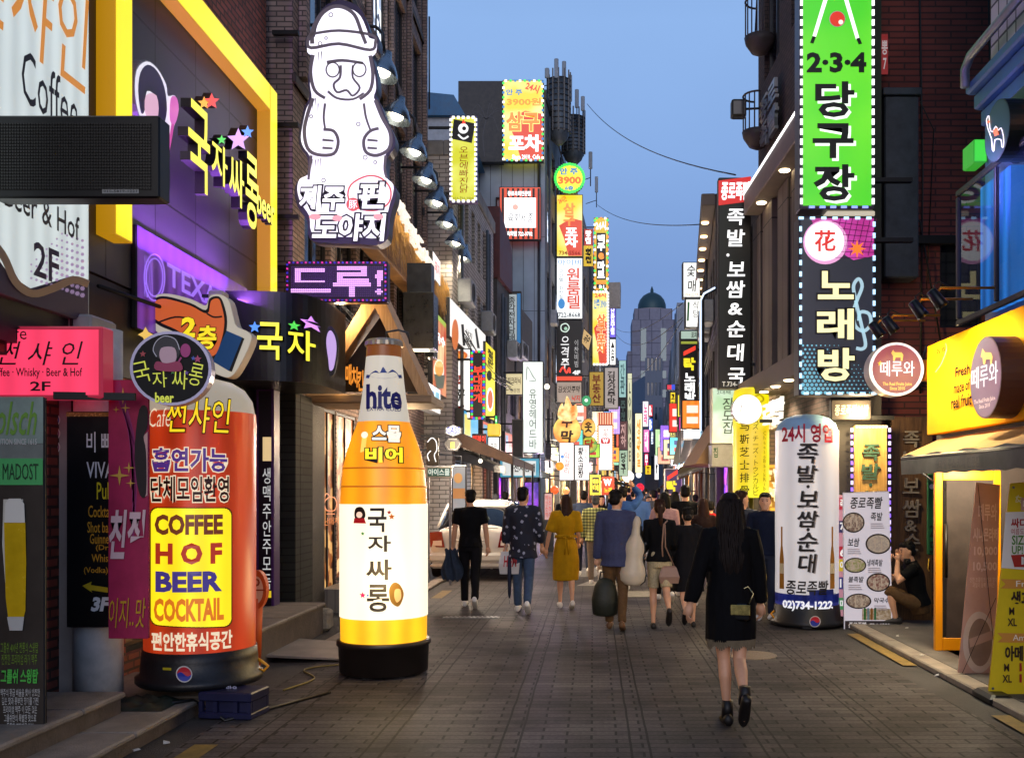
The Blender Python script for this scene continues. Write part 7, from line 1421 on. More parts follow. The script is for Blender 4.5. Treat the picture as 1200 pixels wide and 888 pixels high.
# drooping cable bundles along the fronts
for k, (pts, lab) in enumerate((([(-3.6, 12.4, 4.35), (-3.5, 17, 4.1), (-3.45, 22.5, 4.4), (-3.0, 29.5, 4.2)], 'sagging bundle of black cables along the brown brick front'), ([(-3.0, 22.8, 5.2), (-2.75, 30, 4.9), (-1.75, 40, 5.4), (-1.0, 52, 5.2)], 'sagging bundle of black cables passing behind the glowing white bar sign'), ([(2.4, 17.6, 5.4), (2.85, 24, 5.1), (4.1, 38, 5.6), (4.65, 46, 5.4)], 'sagging bundle of black cables along the right shop fronts'), ([(3.78, 13.2, 3.4), (4.4, 13.15, 3.1), (5.2, 13.2, 3.5)], 'loop of black cables on the dark brick wall behind the round juice sign'))):
    m = MB()
    for q in range(5):
        P_ = []
        for (a, b_) in zip(pts, pts[1:]):
            a, b_ = Vector(a), Vector(b_)
            for i in range(10): u_ = i / 10; P_.append(a.lerp(b_, u_) + Vector((.04 * math.sin(q * 2.1), 0, .05 * q - (.18 + .09 * math.sin(q * 1.7)) * 4 * u_ * (1 - u_))))
        m.tube(P_ + [Vector(pts[-1])], .012, 5)
    tag(m.build('cable_bundle', BLACK), lab, 'cables', 'cable bundles along the fronts')

# ------------------------------------------------------------------ people
_tmp = bpy.data.scenes.new('remesh_bench')
_wait = []
def fuse(mb, vox, smooth_n=6, fold=0.0, fs=9, seed=0):
    """join closed lofts into one continuous surface"""
    me = bpy.data.meshes.new('fuse'); me.from_pydata(mb.v, [], mb.f)
    bm = bmesh.new(); bm.from_mesh(me); bmesh.ops.recalc_face_normals(bm, faces=bm.faces); bm.to_mesh(me); bm.free()
    if not _tmp.objects:
        o = bpy.data.objects.new('fuse', me); _tmp.collection.objects.link(o)
        r = o.modifiers.new('r', 'REMESH'); r.mode = 'VOXEL'; q = o.modifiers.new('s', 'SMOOTH'); q.factor = .5
    o = _tmp.objects[0]; o.data = me; o.modifiers['r'].voxel_size = vox; o.modifiers['s'].iterations = smooth_n
    vl = _tmp.view_layers[0]; vl.update()
    out = bpy.data.meshes.new_from_object(o.evaluated_get(vl.depsgraph))
    if fold:
        nn = [v.normal.copy() for v in out.vertices]; off = Vector((seed * 3.1, seed * 1.7, 0))
        for v in out.vertices:
            p = v.co.copy(); n = mnoise.noise(Vector((p.x * fs, p.y * fs, p.z * fs * .45)) + off) + .5 * mnoise.noise(Vector((p.x * fs * 2.3, p.y * fs * 2.3, p.z * fs * 1.1)) + off)
            v.co = p + nn[v.index] * n * fold
    for p in out.polygons: p.use_smooth = True
    return out
SKIN = mt('cf9a78', .5, nz=.08, scale=8); SKIN2 = mt('a8714e', .5, nz=.08, scale=8)
def hairmat(h1, h2): return wood(h1, h2, False, 60, .6, .18)
HB = hairmat('050404', '15100e'); HBR = hairmat('1c0f0a', '3c2014'); HGR = hairmat('2a2a2c', '55555a')
def fabric(h, nz=.2, sc=30, rough=.85): return mt(h, rough, nz=nz, scale=sc, bump=.15, bscale=160, spec=.12)
def pattern_floral():
    m, n, l, b = _new('floral_print'); t = n.new('ShaderNodeTexCoord'); v = n.new('ShaderNodeTexVoronoi'); v.inputs['Scale'].default_value = 12; l.new(t.outputs['Object'], v.inputs['Vector'])
    x = n.new('ShaderNodeTexNoise'); x.inputs['Scale'].default_value = 26; l.new(t.outputs['Object'], x.inputs['Vector'])
    a = n.new('ShaderNodeMath'); a.operation = 'MULTIPLY_ADD'; a.inputs[1].default_value = .5; l.new(x.outputs[0], a.inputs[0]); l.new(v.outputs['Distance'], a.inputs[2])
    r = n.new('ShaderNodeValToRGB'); r.color_ramp.interpolation = 'CONSTANT'; e = r.color_ramp.elements; e[0].color = (.32, .33, .42, 1); e[1].position = .5; e[1].color = (.007, .009, .022, 1); l.new(a.outputs[0], r.inputs[0]); l.new(r.outputs[0], b.inputs['Base Color']); b.inputs['Roughness'].default_value = .8; return m
def pattern_plaid():
    m, n, l, b = _new('plaid_print'); t = n.new('ShaderNodeTexCoord'); s = n.new('ShaderNodeSeparateXYZ'); l.new(t.outputs['Object'], s.inputs[0]); outs = []
    for i, ax in enumerate((0, 2)):
        f = n.new('ShaderNodeMath'); f.operation = 'MULTIPLY'; f.inputs[1].default_value = 17; l.new(s.outputs[ax], f.inputs[0]); g_ = n.new('ShaderNodeMath'); g_.operation = 'FRACT'; l.new(f.outputs[0], g_.inputs[0]); h = n.new('ShaderNodeMath'); h.operation = 'LESS_THAN'; h.inputs[1].default_value = .38; l.new(g_.outputs[0], h.inputs[0]); outs.append(h)
    a = n.new('ShaderNodeMath'); l.new(outs[0].outputs[0], a.inputs[0]); l.new(outs[1].outputs[0], a.inputs[1]); d = n.new('ShaderNodeMath'); d.operation = 'MULTIPLY'; d.inputs[1].default_value = .5; l.new(a.outputs[0], d.inputs[0])
    r = n.new('ShaderNodeValToRGB'); r.color_ramp.interpolation = 'CONSTANT'; e = r.color_ramp.elements; e[0].color = (.55, .56, .2, 1); e[1].position = .4; e[1].color = (.2, .21, .06, 1); q = e.new(.9); q.color = (.02, .03, .03, 1); l.new(d.outputs[0], r.inputs[0]); l.new(r.outputs[0], b.inputs['Base Color']); b.inputs['Roughness'].default_value = .85; return m
MT_ = {'m': dict(sh=.185, hip=.085, rings=[(.84, .15, .105), (.92, .158, .112), (1.06, .14, .1), (1.2, .155, .11), (1.31, .172, .112), (1.39, .165, .085), (1.43, .105, .065), (1.46, .06, .058)]),
       'f': dict(sh=.158, hip=.08, rings=[(.84, .155, .11), (.92, .162, .115), (1.07, .118, .092), (1.2, .135, .108), (1.31, .148, .105), (1.39, .14, .078), (1.43, .088, .058), (1.46, .05, .05)])}
def person(label, x, Y, H=1.7, rot=0.0, sex='m', legs=((.3, .08), (-.28, .35)), arms=((.15, .1, .2), (-.15, .1, .25)), lean=.02, head=(0, 0), vox=.016, top=None, bottom=None, dress=None, shoes='e0dcd4', hair=('short', HB), skin=SKIN, hem=.86, sleeve=1.0, loose=.012, pants=1.0, face=False, hands=True, fold=.010, joints=None, group=None, z=0.0, heel=0.0, collar=None, inset=0.0):
    P_ = MT_[sex]; k = H / 1.70; sd = R.randrange(99)
    t = thing('person', label, 'person', (x, Y, z), rot, group); t.scale = (k, k, k)
    hipz = .88; L_ = []
    for i, s in enumerate((-1, 1)):
        a, kn = legs[i][:2]; hp = Vector((s * P_['hip'], 0, hipz)); kk = hp + Vector((s * .005, math.sin(a), -math.cos(a))) * .42; an = kk + Vector((0, math.sin(a - kn), -math.cos(a - kn))) * .40
        pit = legs[i][2] if len(legs[i]) > 2 else max(-.1, min(1.0, (kn - a) * .9 if a < 0 else -.1)); kk.x -= s * inset * .6; an.x -= s * inset; L_.append([hp, kk, an, pit])
    if joints and 'legs' in joints: L_ = [[Vector(q) for q in l_[:3]] + [l_[3]] for l_ in joints['legs']]
    def sole(l_): return min(l_[2].z - .075 * math.cos(l_[3]) - .0, l_[2].z - .04 - .17 * math.sin(max(0, l_[3])) - .03)
    dz = -min(sole(l_) for l_ in L_) if not joints else 0
    for l_ in L_:
        for q in l_[:3]: q.z += dz
    tl = lambda p: Vector((p[0], p[1] + (p[2] - .9) * math.tan(lean), p[2] + dz))
    if joints and 'torso' in joints:
        b0, b1 = Vector(joints['torso'][0]), Vector(joints['torso'][1]); ax = (b1 - b0).normalized(); tl = lambda p: b0 + ax * (p[2] - .88) + Vector((p[0], 0, 0)) + Vector((0, ax.z, -ax.y)) * p[1]
    A_ = []
    for i, s in enumerate((-1, 1)):
        b_, o_, e_ = arms[i][:3]; o2 = arms[i][3] if len(arms[i]) > 3 else o_ * .6
        sh = tl((s * P_['sh'], 0, 1.385)); el = sh + Vector((s * math.sin(o_), math.sin(b_) * math.cos(o_), -math.cos(b_) * math.cos(o_))) * .285
        d2 = Vector((s * math.sin(o2), math.sin(b_ + e_) * math.cos(o2), -math.cos(b_ + e_) * math.cos(o2))); A_.append([sh, el, el + d2 * .25, d2])
    if joints and 'arms' in joints:
        for i, (el, wr) in enumerate(joints['arms']):
            if el is not None: el, wr = Vector(el), Vector(wr); A_[i] = [A_[i][0], el, wr, (wr - el).normalized()]
    hc = tl((0, .02, 1.585)); yaw, nod = head; Mh = Matrix.Rotation(yaw, 3, 'Z') @ Matrix.Rotation(-nod, 3, 'X'); hp = lambda q: hc + Mh @ Vector(q)
    ell = lambda c, rx, ry, n=16, f=tl: [f((rx * math.cos(2 * math.pi * j / n) + c[0], ry * math.sin(2 * math.pi * j / n) + c[1], c[2])) for j in range(n)]
    g = 0 if sex == 'm' else -.006
    cov = .016 if sleeve > .7 else 0.0; cl = .018 if (bottom and pants > .8) else 0.0
    m = MB(); m.loft([ell((0, 0, zz), rx - (.022 if zz < 1.42 else .01), ry - (.022 if zz < 1.42 else .01)) for zz, rx, ry in P_['rings']]); m.tube([tl((0, -.005, 1.40)), tl((0, .0, 1.48)), hp((0, -.01, -.03))], [.06 + g, .05 + g, .05 + g], 12)
    m.loft([[hp((rx * math.cos(2 * math.pi * j / 16), yo + ry * math.sin(2 * math.pi * j / 16), zz)) for j in range(16)] for zz, rx, ry, yo in ((-.118, .026, .03, .05), (-.1, .046, .05, .038), (-.06, .062, .075, .016), (-.01, .071, .09, .003), (.04, .073, .094, -.002), (.08, .062, .08, -.004), (.108, .035, .045, -.004))])
    m.tube([hp((0, .088, .012)), hp((0, .105, -.028)), hp((0, .088, -.036))], [.009, .015, .011], 8)
    for s in (-1, 1): m.loft([[hp((s * .074 + s * .012 * c0, -.002 + .02 * math.cos(a) * c1, -.012 + .032 * math.sin(a) * c1)) for a in [2 * math.pi * j / 8 for j in range(8)]] for c0, c1 in ((-.8, .7), (.4, 1), (.9, .5))])
    for sh, el, wr, d2 in A_: m.tube([sh, sh.lerp(el, .35), el, el.lerp(wr, .3), wr, wr + d2 * .03], [.055 + g - .014, .049 + g - cov, .039 + g - cov, .04 + g - cov, .028 + g * .5, .027 + g * .5], 12)
    for hp_, kn, an, pit in L_: m.tube([hp_ + Vector((0, 0, .03)), hp_.lerp(kn, .3), kn, kn.lerp(an, .3) - Vector((0, .012, 0)), kn.lerp(an, .75), an], [.084 + g - cl, .08 + g - cl, .054 + g - cl, .055 + g - cl, .038 + g - cl * .6, .034 + g], 12)
    for hp_, kn, an, pit in L_:
        c, s_ = math.cos(pit), math.sin(pit); ft = lambda y, zz: an + Vector((0, y * c + zz * s_, zz * c - y * s_)); m.tube([ft(-.045, -.045), ft(.0, -.03), ft(.06, -.045), ft(.13, -.058), ft(.175, -.062)], [.024, .03, .027, .023, .012], 10)
    me = fuse(m, vox if not hands else min(vox, .014), 4); me.materials.append(skin)
    hm = MB()
    for i, (sh, el, wr, d2) in enumerate(A_ if hands else ()):
        s = (-1, 1)[i]; d = d2.normalized(); side = Vector((0, 1, 0)) - d * d.y
        side = side.normalized() if side.length > .2 else Vector((s, 0, 0)); nrm_ = d.cross(side) * s
        hm.tube([wr, wr + d * .035, wr + d * .085], [.024, .036, .036], 10, flat=None); nv = len(hm.v)
        for q in range(4):
            o0 = wr + d * .082 + side * (.026 - .0175 * q); ln = (.064, .072, .067, .05)[q]; cu = .3 + .12 * q
            d_a = (d * math.cos(cu) - nrm_ * math.sin(cu)); d_b = (d * math.cos(cu * 2.2) - nrm_ * math.sin(cu * 2.2)); hm.tube([o0 - d * .02, o0, o0 + d_a * ln * .5, o0 + d_a * ln * .5 + d_b * ln * .5], [.0088, .009, .008, .006], 7)
        o0 = wr + d * .03 + side * .026; hm.tube([o0, o0 + (d * .6 + side * .8) * .035, o0 + (d * .9 + side * .55) * .062], [.012, .011, .007], 7)
    if face:
        for s in (-1, 1):
            hm.ball(hp((s * .03, .084, .012)), .009, 8, 6, None, (1.3, .6, .7)); hm.tube([hp((s * .046, .083, .03)), hp((s * .03, .091, .034)), hp((s * .016, .09, .03))], .004, 6)
    nb = len(me.polygons)
    if hm.v:
        fm = bpy.data.meshes.new('hand'); fm.from_pydata(hm.v, [], hm.f); bm = bmesh.new(); bm.from_mesh(me); bm.from_mesh(fm); bm.to_mesh(me); bm.free()
        for p in me.polygons: p.use_smooth = True
        if face:
            me.materials.append(mt('120c0a', .4)); nf = sum(1 for f in hm.f); eye0 = len(me.polygons) - 2 * (5 * 8 + 2 + 2 * 6 + 2) - 0
            for p in list(me.polygons)[nb:]:
                c = p.center
                if (Vector(c) - hp((0, .09, .02))).length < .07: p.material_index = 1
    link('body', me, t)
    def ring_pts(lst, extra): return [ell((0, 0, zz), rx + extra, ry + extra) for zz, rx, ry in lst]
    def sleeves(mb, fr, ex):
        for sh, el, wr, d2 in A_:
            inn = Vector((sh.x * .55, sh.y, sh.z)); pts = [inn, sh, sh.lerp(el, .4)]; rr = [.06 + ex + g, .06 + ex + g, .056 + ex + g]
            if fr >= .5: pts.append(el); rr.append(.047 + ex + g)
            if fr > .5: w = el.lerp(wr, (fr - .5) * 2); pts += [el.lerp(w, .5), w]; rr += [.046 + ex + g, .036 + ex + g]
            elif fr < .5: pts.append(sh.lerp(el, max(.5, fr * 2))); rr.append(.058 + ex + g)
            mb.tube(pts, rr, 12)
    body_r = [r for r in P_['rings']]
    if top:
        m = MB(); rs = [(hem, max(.155, body_r[1][1]) + loose * .8, body_r[1][2] + loose)] + [r for r in body_r if r[0] > hem + .06]
        m.loft(ring_pts(rs, loose)); sleeves(m, sleeve, loose * .7); me = fuse(m, vox, 4, fold, 9, sd); me.materials.append(top); link('top', me, t)
    if bottom:
        m = MB(); m.loft(ring_pts([(.80, .14, .1), (.86, .158, .112), (.93, .16, .114), (1.02, .145, .104)], .008))
        for hp_, kn, an, pit in L_:
            e = kn.lerp(an, (pants - .5) * 2) if pants > .5 else hp_.lerp(kn, pants * 2); pts = [hp_ + Vector((0, 0, .02)), hp_.lerp(kn, .35)]; rr = [.095, .088]
            if pants > .5: pts += [kn, kn.lerp(e, .5), e]; rr += [.068, .06, .054]
            else: pts += [e]; rr += [.085]
            m.tube(pts, [r + g for r in rr], 14)
        me = fuse(m, vox, 4, fold * .8, 8, sd + 1); me.materials.append(bottom); link('trousers' if pants > .5 else 'shorts', me, t)
    if dress:
        m = MB(); m.loft(ring_pts(dress[1], 0)); sleeves(m, sleeve, loose); me = fuse(m, vox, 4, fold * 1.2, 7, sd + 2); me.materials.append(dress[0]); link('dress', me, t)
    if collar: m = MB(); m.loft([ell((0, 0, 1.42), .085, .07), ell((0, 0, 1.47), .066, .064)]); me = fuse(m, vox * .8, 2); me.materials.append(collar); link('collar', me, t)
    if shoes:
        for hp_, kn, an, pit in L_:
            c, s_ = math.cos(pit), math.sin(pit); ft = lambda xx, y, zz: an + Vector((xx, y * c + zz * s_, zz * c - y * s_)); m = MB()
            m.loft([[ft(w * math.cos(a), y, zc + hgt * max(-.92, math.sin(a))) for a in [2 * math.pi * j / 12 for j in range(12)]] for y, w, hgt, zc in ((-.075, .026, .035, -.045), (-.06, .036, .045, -.04), (0, .04, .045, -.04), (.07, .043, .036, -.046), (.14, .042, .026, -.054), (.18, .03, .018, -.06), (.2, .012, .01, -.064))], mt(shoes, .5, nz=.1), True)
            if heel: m.tube([an + Vector((0, 0, -.03)), an + Vector((0, -.005, heel))], [.045, .042], 12, mt(shoes, .5, nz=.1))
            m.build('shoe', None, t)
    t['lift'] = dz
    st, hmat = hair[0], hair[1]; m = MB()
    el2 = lambda c, r: [[hp((c[0] + r[0] * math.sin(math.pi * i / 8) * math.cos(2 * math.pi * j / 14), c[1] + r[1] * math.sin(math.pi * i / 8) * math.sin(2 * math.pi * j / 14), c[2] - r[2] * math.cos(math.pi * i / 8))) for j in range(14)] for i in range(1, 8)]
    m.loft(el2((0, -.022, .045), (.083, .09, .083))); m.loft(el2((0, -.045, -.01), (.076, .066, .07))); m.loft(el2((0, .045, .082), (.064, .045, .034)))
    if st == 'long' or st == 'wave':
        ln = hair[2] if len(hair) > 2 else .42
        rl = ((.03, .085, .08, -.03), (-.1, .095, .075, -.04), (-.2, .1, .062, -.06), (-.2 - (ln - .2) * .55, .098, .055, -.085), (-ln, .07, .035, -.09), (-ln - .04, .035, .02, -.085))
        m.loft([[hp((rx * math.cos(2 * math.pi * j / 14), yo + ry * math.sin(2 * math.pi * j / 14), zz)) for j in range(14)] for zz, rx, ry, yo in rl])
    if st == 'bob': m.loft([[hp((rx * math.cos(2 * math.pi * j / 14), yo + ry * math.sin(2 * math.pi * j / 14), zz)) for j in range(14)] for zz, rx, ry, yo in ((.03, .088, .085, -.025), (-.1, .1, .08, -.03), (-.17, .092, .07, -.035))])
    if st == 'bun': m.loft(el2((0, -.11, -.03), (.05, .045, .05)))
    if st == 'pony': m.tube([hp((0, -.09, .03)), hp((0, -.135, -.0)), hp((0, -.13, -.1)), hp((.01, -.105, -.2)), hp((.015, -.1, -.27))], [.03, .036, .034, .026, .008], 10)
    if st == 'cap': m.tube([hp((0, .05, .06)), hp((0, .16, .045))], [.06, .03], 10, flat=.2)
    me = fuse(m, max(.009, vox * .75), 3, .005, 24, sd + 3); me.materials.append(hmat)
    if st == 'long' and len(hair) > 3:
        q = MB(); rs_ = random.Random(4)
        for i in range(hair[3]):
            a = rs_.uniform(math.pi * .93, math.pi * 2.07); k1 = rs_.uniform(1.0, 1.1); da = rs_.uniform(-.25, .25); en = rs_.uniform(-.03, .07)
            pth = [hp((rx * k1 * math.cos(a + da * u_) + rs_.uniform(-.004, .004), yo + ry * k1 * math.sin(a + da * u_), zz - (en if u_ == 5 else 0))) for u_, (zz, rx, ry, yo) in enumerate(rl)]
            q.tube([hp((.07 * math.cos(a), -.02 + .085 * math.sin(a), .075))] + pth, [.003, .006, .007, .007, .006, .005, .001], 5)
        hm2 = bpy.data.meshes.new('strands'); hm2.from_pydata(q.v, [], q.f); bm = bmesh.new(); bm.from_mesh(me); bm.from_mesh(hm2); bm.to_mesh(me); bm.free()
        for p in me.polygons: p.use_smooth = True
    if st != 'long' and vox < .017 and st != 'cap':
        q = MB(); rs_ = random.Random(sd)
        for i in range(70):
            a = rs_.uniform(0, 6.283); b0 = rs_.uniform(.1, .5); b1 = b0 + rs_.uniform(.5, 1.1); lim = 1.35 if math.sin(a) > .3 else 1.95
            P3 = lambda b_, k_: hp((.085 * k_ * math.sin(b_) * math.cos(a + .3 * b_), -.022 + .092 * k_ * math.sin(b_) * math.sin(a + .3 * b_), .042 + .086 * k_ * math.cos(b_)))
            q.tube([P3(b0, 1.0), P3((b0 + b1) / 2, 1.03), P3(min(b1, lim), rs_.uniform(1.02, 1.09))], [.003, .005, .0012], 4)
        hm2 = bpy.data.meshes.new('strands'); hm2.from_pydata(q.v, [], q.f); bm = bmesh.new(); bm.from_mesh(me); bm.from_mesh(hm2); bm.to_mesh(me); bm.free()
        for p in me.polygons: p.use_smooth = True
    me.name = 'hair'; link('cap' if st == 'cap' else 'hair', me, t)
    return t
def PX(u, v): Y = ground_y(v); return (u - CU) * Y / F, Y
BLK = fabric('0e0e10'); BLK2 = fabric('161518'); NAVYF = fabric('141a2c'); JEANS = mt('2c3a52', .85, nz=.25, scale=20); DJEANS = mt('1a2236', .85, nz=.25, scale=20); KHAKI = fabric('5a432c'); MUST = fabric('a87c0c', .15, 12); BLAZ = fabric('3c405c', .15); GREYF = fabric('4a4c55'); PINKF = fabric('a88482'); DENIM = mt('2b3646', .85, nz=.3, scale=18); BLUEF = fabric('2c4a84'); REDF2 = fabric('9a1c20'); TAN = fabric('8c6a48'); WHTF = fabric('b8b4ac', .1); BRNF = fabric('2a1c18')
x, y = PX(551, 711); person('man in a black polo shirt and black trousers walking beside the white car', x, y, 1.68, .05, top=BLK, bottom=BLK2, sleeve=.32, hem=.86, legs=((.16, .05), (-.2, .4)), arms=((.05, .16, .12), (.0, .16, .15)), loose=.014, vox=.013, head=(.15, 0))
MAN1 = (x, y)
x, y = PX(613, 717); person('man in a dark floral shirt and slim jeans carrying a white shopping bag', x, y, 1.72, -.02, top=pattern_floral(), bottom=mt('3a4c66', .85, nz=.25, scale=20), sleeve=.85, hem=.74, loose=.03, legs=((.18, .05), (-.22, .42)), arms=((.05, .15, .2), (.0, .15, .5)), vox=.013, head=(-.35, 0), fold=.009)
MAN2 = (x, y)
x, y = PX(663, 713); person('woman in a belted mustard yellow dress with long brown hair', x, y, 1.60, .1, 'f', dress=(MUST, [(.40, .2, .15), (.52, .205, .155), (.75, .195, .145), (.92, .178, .128), (1.04, .14, .108), (1.1, .136, .106), (1.22, .158, .122), (1.33, .172, .118), (1.40, .16, .09), (1.45, .07, .06)]), sleeve=.45, loose=.03, hair=('long', HBR, .45), legs=((.12, .1), (-.12, .3)), arms=((.0, .32, .1), (.0, .12, .9)), vox=.012, head=(.45, 0), shoes='d8d0c4', fold=.009)
YW_ = (x, y); yd = S.objects if False else None
belt = _wait[-1]
while belt.parent: belt = belt.parent
dz_ = belt['lift']; m = MB(); m.loft([[(w * math.cos(a), d_ * math.sin(a) + .004, z + dz_) for a in [2 * math.pi * j / 28 for j in range(28)]] for z, w, d_ in ((1.045, .158, .126), (1.05, .166, .134), (1.085, .166, .134), (1.09, .158, .126))], MUST, True)
for sx in (-1, 1): m.tube([(sx * .01, -.138, 1.065 + dz_), (sx * .05, -.155, 1.09 + dz_), (sx * .06, -.15, 1.05 + dz_), (sx * .01, -.14, 1.06 + dz_)], .012, 6, MUST); m.tube([(sx * .008, -.14, 1.06 + dz_), (sx * .022, -.165, .95 + dz_), (sx * .03, -.17, .8 + dz_)], [.008, .015, .012], 6, MUST)
m.build('belt', None, belt)
x, y = PX(698, 684); person('person in a yellow and black plaid shirt with beige trousers', x, y, 1.6, 0, 'm', top=pattern_plaid(), bottom=fabric('8a7a68'), sleeve=.95, hem=.82, loose=.03, legs=((.2, .1), (-.3, .7)), hair=('cap', HGR), arms=((.1, .18, .2), (-.1, .15, .3)))
x, y = PX(722, 738); person('man in a blue grey blazer carrying a dark green bag', x, y, 1.66, -.1, top=BLAZ, bottom=KHAKI, hem=.76, loose=.028, sleeve=1, legs=((.1, .05), (-.12, .25)), arms=((.02, .12, .1), (.1, .15, .3)), vox=.012, head=(-.5, .05), shoes='5a3c20', collar=WHTF)
BLZ = (x, y)
x, y = PX(773, 736); person('woman with a ponytail in a black top and pale lace shorts', x, y, 1.57, .02, 'f', top=BLK, bottom=fabric('b0a07e', .35, 60), pants=.42, sleeve=.9, hem=.88, loose=.018, hair=('pony', HBR), legs=((.1, .15), (-.28, .75, .9)), arms=((.1, .1, .9), (.1, .14, 1.0)), vox=.012, shoes='1a1614', head=(.0, .1))
CEL = (x, y)
x, y = PX(806, 734); person('woman with a low bun in a loose black dress and cardigan', x, y, 1.47, .0, 'f', dress=(BLK2, [(.50, .24, .19), (.62, .225, .175), (.85, .2, .15), (1.06, .165, .125), (1.22, .165, .12), (1.33, .172, .118), (1.40, .15, .088), (1.45, .07, .06)]), sleeve=.9, loose=.03, hair=('bun', HB), legs=((-.3, .7, .9), (.08, .1)), arms=((.05, .2, .3), (.05, .12, .3)), vox=.013, shoes='161212', fold=.012)
# the walker in front
x, y = PX(856, 846); FW = person('woman with waist long black hair in a black coat walking away in front', x, y, 1.66, .03, 'f', dress=(fabric('0b0a0c', .2, 26), [(.60, .188, .15), (.7, .19, .15), (.9, .186, .14), (1.06, .158, .12), (1.2, .16, .122), (1.31, .172, .118), (1.39, .16, .09), (1.45, .07, .06)]), sleeve=.97, loose=.022, hair=('long', hairmat('0a0605', '21150f'), .50, 110), legs=((-.02, .08, .05), (-.2, .75, .95)), inset=.05, arms=((-.12, .3, .1, .26), (.1, .2, .12, .12)), vox=.009, shoes='14100e', heel=.1, head=(0, .03), fold=.011, lean=.03)
FWL = (x, y)
person('broad man in a black sweater seen over the crowd', (803 - CU) * 15.5 / F, 15.5, 1.77, 0, top=BLK, bottom=BLK2, loose=.025, vox=.018)
person('woman with a dark bob in a dusty pink jacket', (779 - CU) * 15 / F, 15.0, 1.66, 0, 'f', top=PINKF, bottom=BLK, hem=.78, loose=.03, hair=('bob', HB), vox=.018)
person('woman with wavy brown hair in a dark jacket behind the long haired walker', (824 - CU) * 14.2 / F, 14.2, 1.57, .1, 'f', top=BRNF, bottom=BLK, loose=.025, hair=('long', HBR, .3), vox=.018)
person('young man in a dark denim jacket glancing to the right', (869 - CU) * 13.2 / F, 13.2, 1.68, -.2, top=mt('1c2230', .8, nz=.2), bottom=BLK2, loose=.022, head=(-.9, 0), arms=((.1, .1, .2), (.1, .16, .5)), vox=.014, face=True, hair=('short', HBR))
person('man in a dark hoodie and jeans facing the camera beside the white column sign', (897 - CU) * 12.9 / F, 12.9, 1.63, math.pi - .3, top=NAVYF, bottom=DJEANS, loose=.024, shoes='c8c8cc', face=True, legs=((.05, .05), (-.05, .1)), arms=((.05, .12, .35), (.0, .12, .2)), vox=.012, head=(.1, 0))
# squatting man with a phone
person('man in black squatting with a yellow phone at his ear by the dark wooden panel', 4.05, 12.15, 1.7, math.pi / 2 - .2, top=BLK, bottom=KHAKI, pants=.55, sleeve=.3, vox=.012, face=True, head=(.35, .15), loose=.016, hem=.9, z=.05, shoes='2a2624', hair=('short', HB),
       joints=dict(torso=((0, 0, .20), (0, .16, 1.0)), legs=((( -.09, .02, .22), (-.12, .40, .42), (-.11, .30, .08), 0.0), ((.09, .02, .22), (.12, .40, .42), (.11, .30, .08), 0.0)), arms=(((-.2, .3, .52), (-.13, .28, .78)), ((.2, .36, .5), (.1, .36, .74)))))
# crowd further off
CR_ = [('man in a grey cap behind the white car', 581, 580, 21.3, 'm', GREYF, ('cap', HGR), 0), ('dark haired man beside the grey cap behind the car', 592, 577, 21.8, 'm', BLK, ('short', HB), 0), ('man in a two tone blue and black jacket right of the yellow dress', 684, 576, 19.5, 'm', mt('3a4660', .8, nz=.2), ('short', HB), 0), ('woman with long hair walking towards the camera through the crowd', 705, 581, 21, 'f', BLK2, ('long', HB, .35), math.pi), ('man in a bright blue shirt with his hand raised to his hair', 730, 571, 16.6, 'm', BLUEF, ('short', HB), 0), ('man in a light blue shirt further along the middle of the street', 748, 574, 20, 'm', mt('4a70b0', .8), ('short', HB), 0), ('man in a tan jacket left of the raised hand man', 717, 588, 17.5, 'm', TAN, ('short', HBR), 0), ('man with short dark hair deep in the middle of the crowd', 767, 575, 22, 'm', GREYF, ('short', HB), 0), ('woman with dark hair next to the dusty pink jacket', 791, 577, 19, 'f', BRNF, ('bob', HB), 0), ('small person in a bright red top on the right side', 833, 588, 17.3, 'f', REDF2, ('short', HB), 0), ('woman with reddish brown hair beside the denim jacket man', 857, 578, 15.2, 'f', BRNF, ('bob', hairmat('3a1810', '6a3018')), 0), ('small dark figure at the poster on the left', 662, 580, 25, 'm', BLK, ('short', HB), 0), ('woman in a white top facing the camera deep in the crowd', 697, 585, 25, 'f', WHTF, ('long', HBR, .3), math.pi), ('man in grey walking towards the camera left of the violet bar sign', 760, 582, 26, 'm', GREYF, ('short', HB), math.pi), ('man in a dark shirt right of the violet bar sign', 815, 580, 24, 'm', NAVYF, ('short', HB), 0)]
for lab, u, vh, Y, sx, tp, hr, ro in CR_:
    up = 'hand raised' in lab
    person(lab, (u - CU) * Y / F, Y, EYE + (CV - vh) * Y / F, ro + R.uniform(-.1, .1), sx, top=tp, bottom=BLK2 if R.random() < .5 else DJEANS, hair=hr, vox=.022, hands=Y < 18, loose=.022, arms=((.1, .1, .2), (2.2, .5, 1.6, -.6)) if up else ((.1, .12, .2), (-.1, .12, .3)), face=ro > 1, legs=((.2, .1), (-.2, .4)) if R.random() < .5 else ((-.2, .4), (.2, .1)))
for i in range(10):
    Y = 27 + i * 2.6; u = (722, 742, 781, 754, 737, 772, 763, 748, 785, 757)[i]
    person('dark clothed walker far down the street in the thick of the crowd', (u - CU) * Y / F, Y, R.uniform(1.6, 1.78), R.choice((0, 0, 3.1)), R.choice('mf'), top=R.choice((BLK, GREYF, NAVYF)), bottom=BLK2, vox=.03, hands=False, fold=0, group='far crowd')
_held, _wait = _wait, None
for o in _held: put_in(o)
bpy.data.objects.remove(_tmp.objects[0]); bpy.data.scenes.remove(_tmp)

# ------------------------------------------------------------------ things people carry
def at_px(u, v, Y): p = pix(u, v, Y); return p
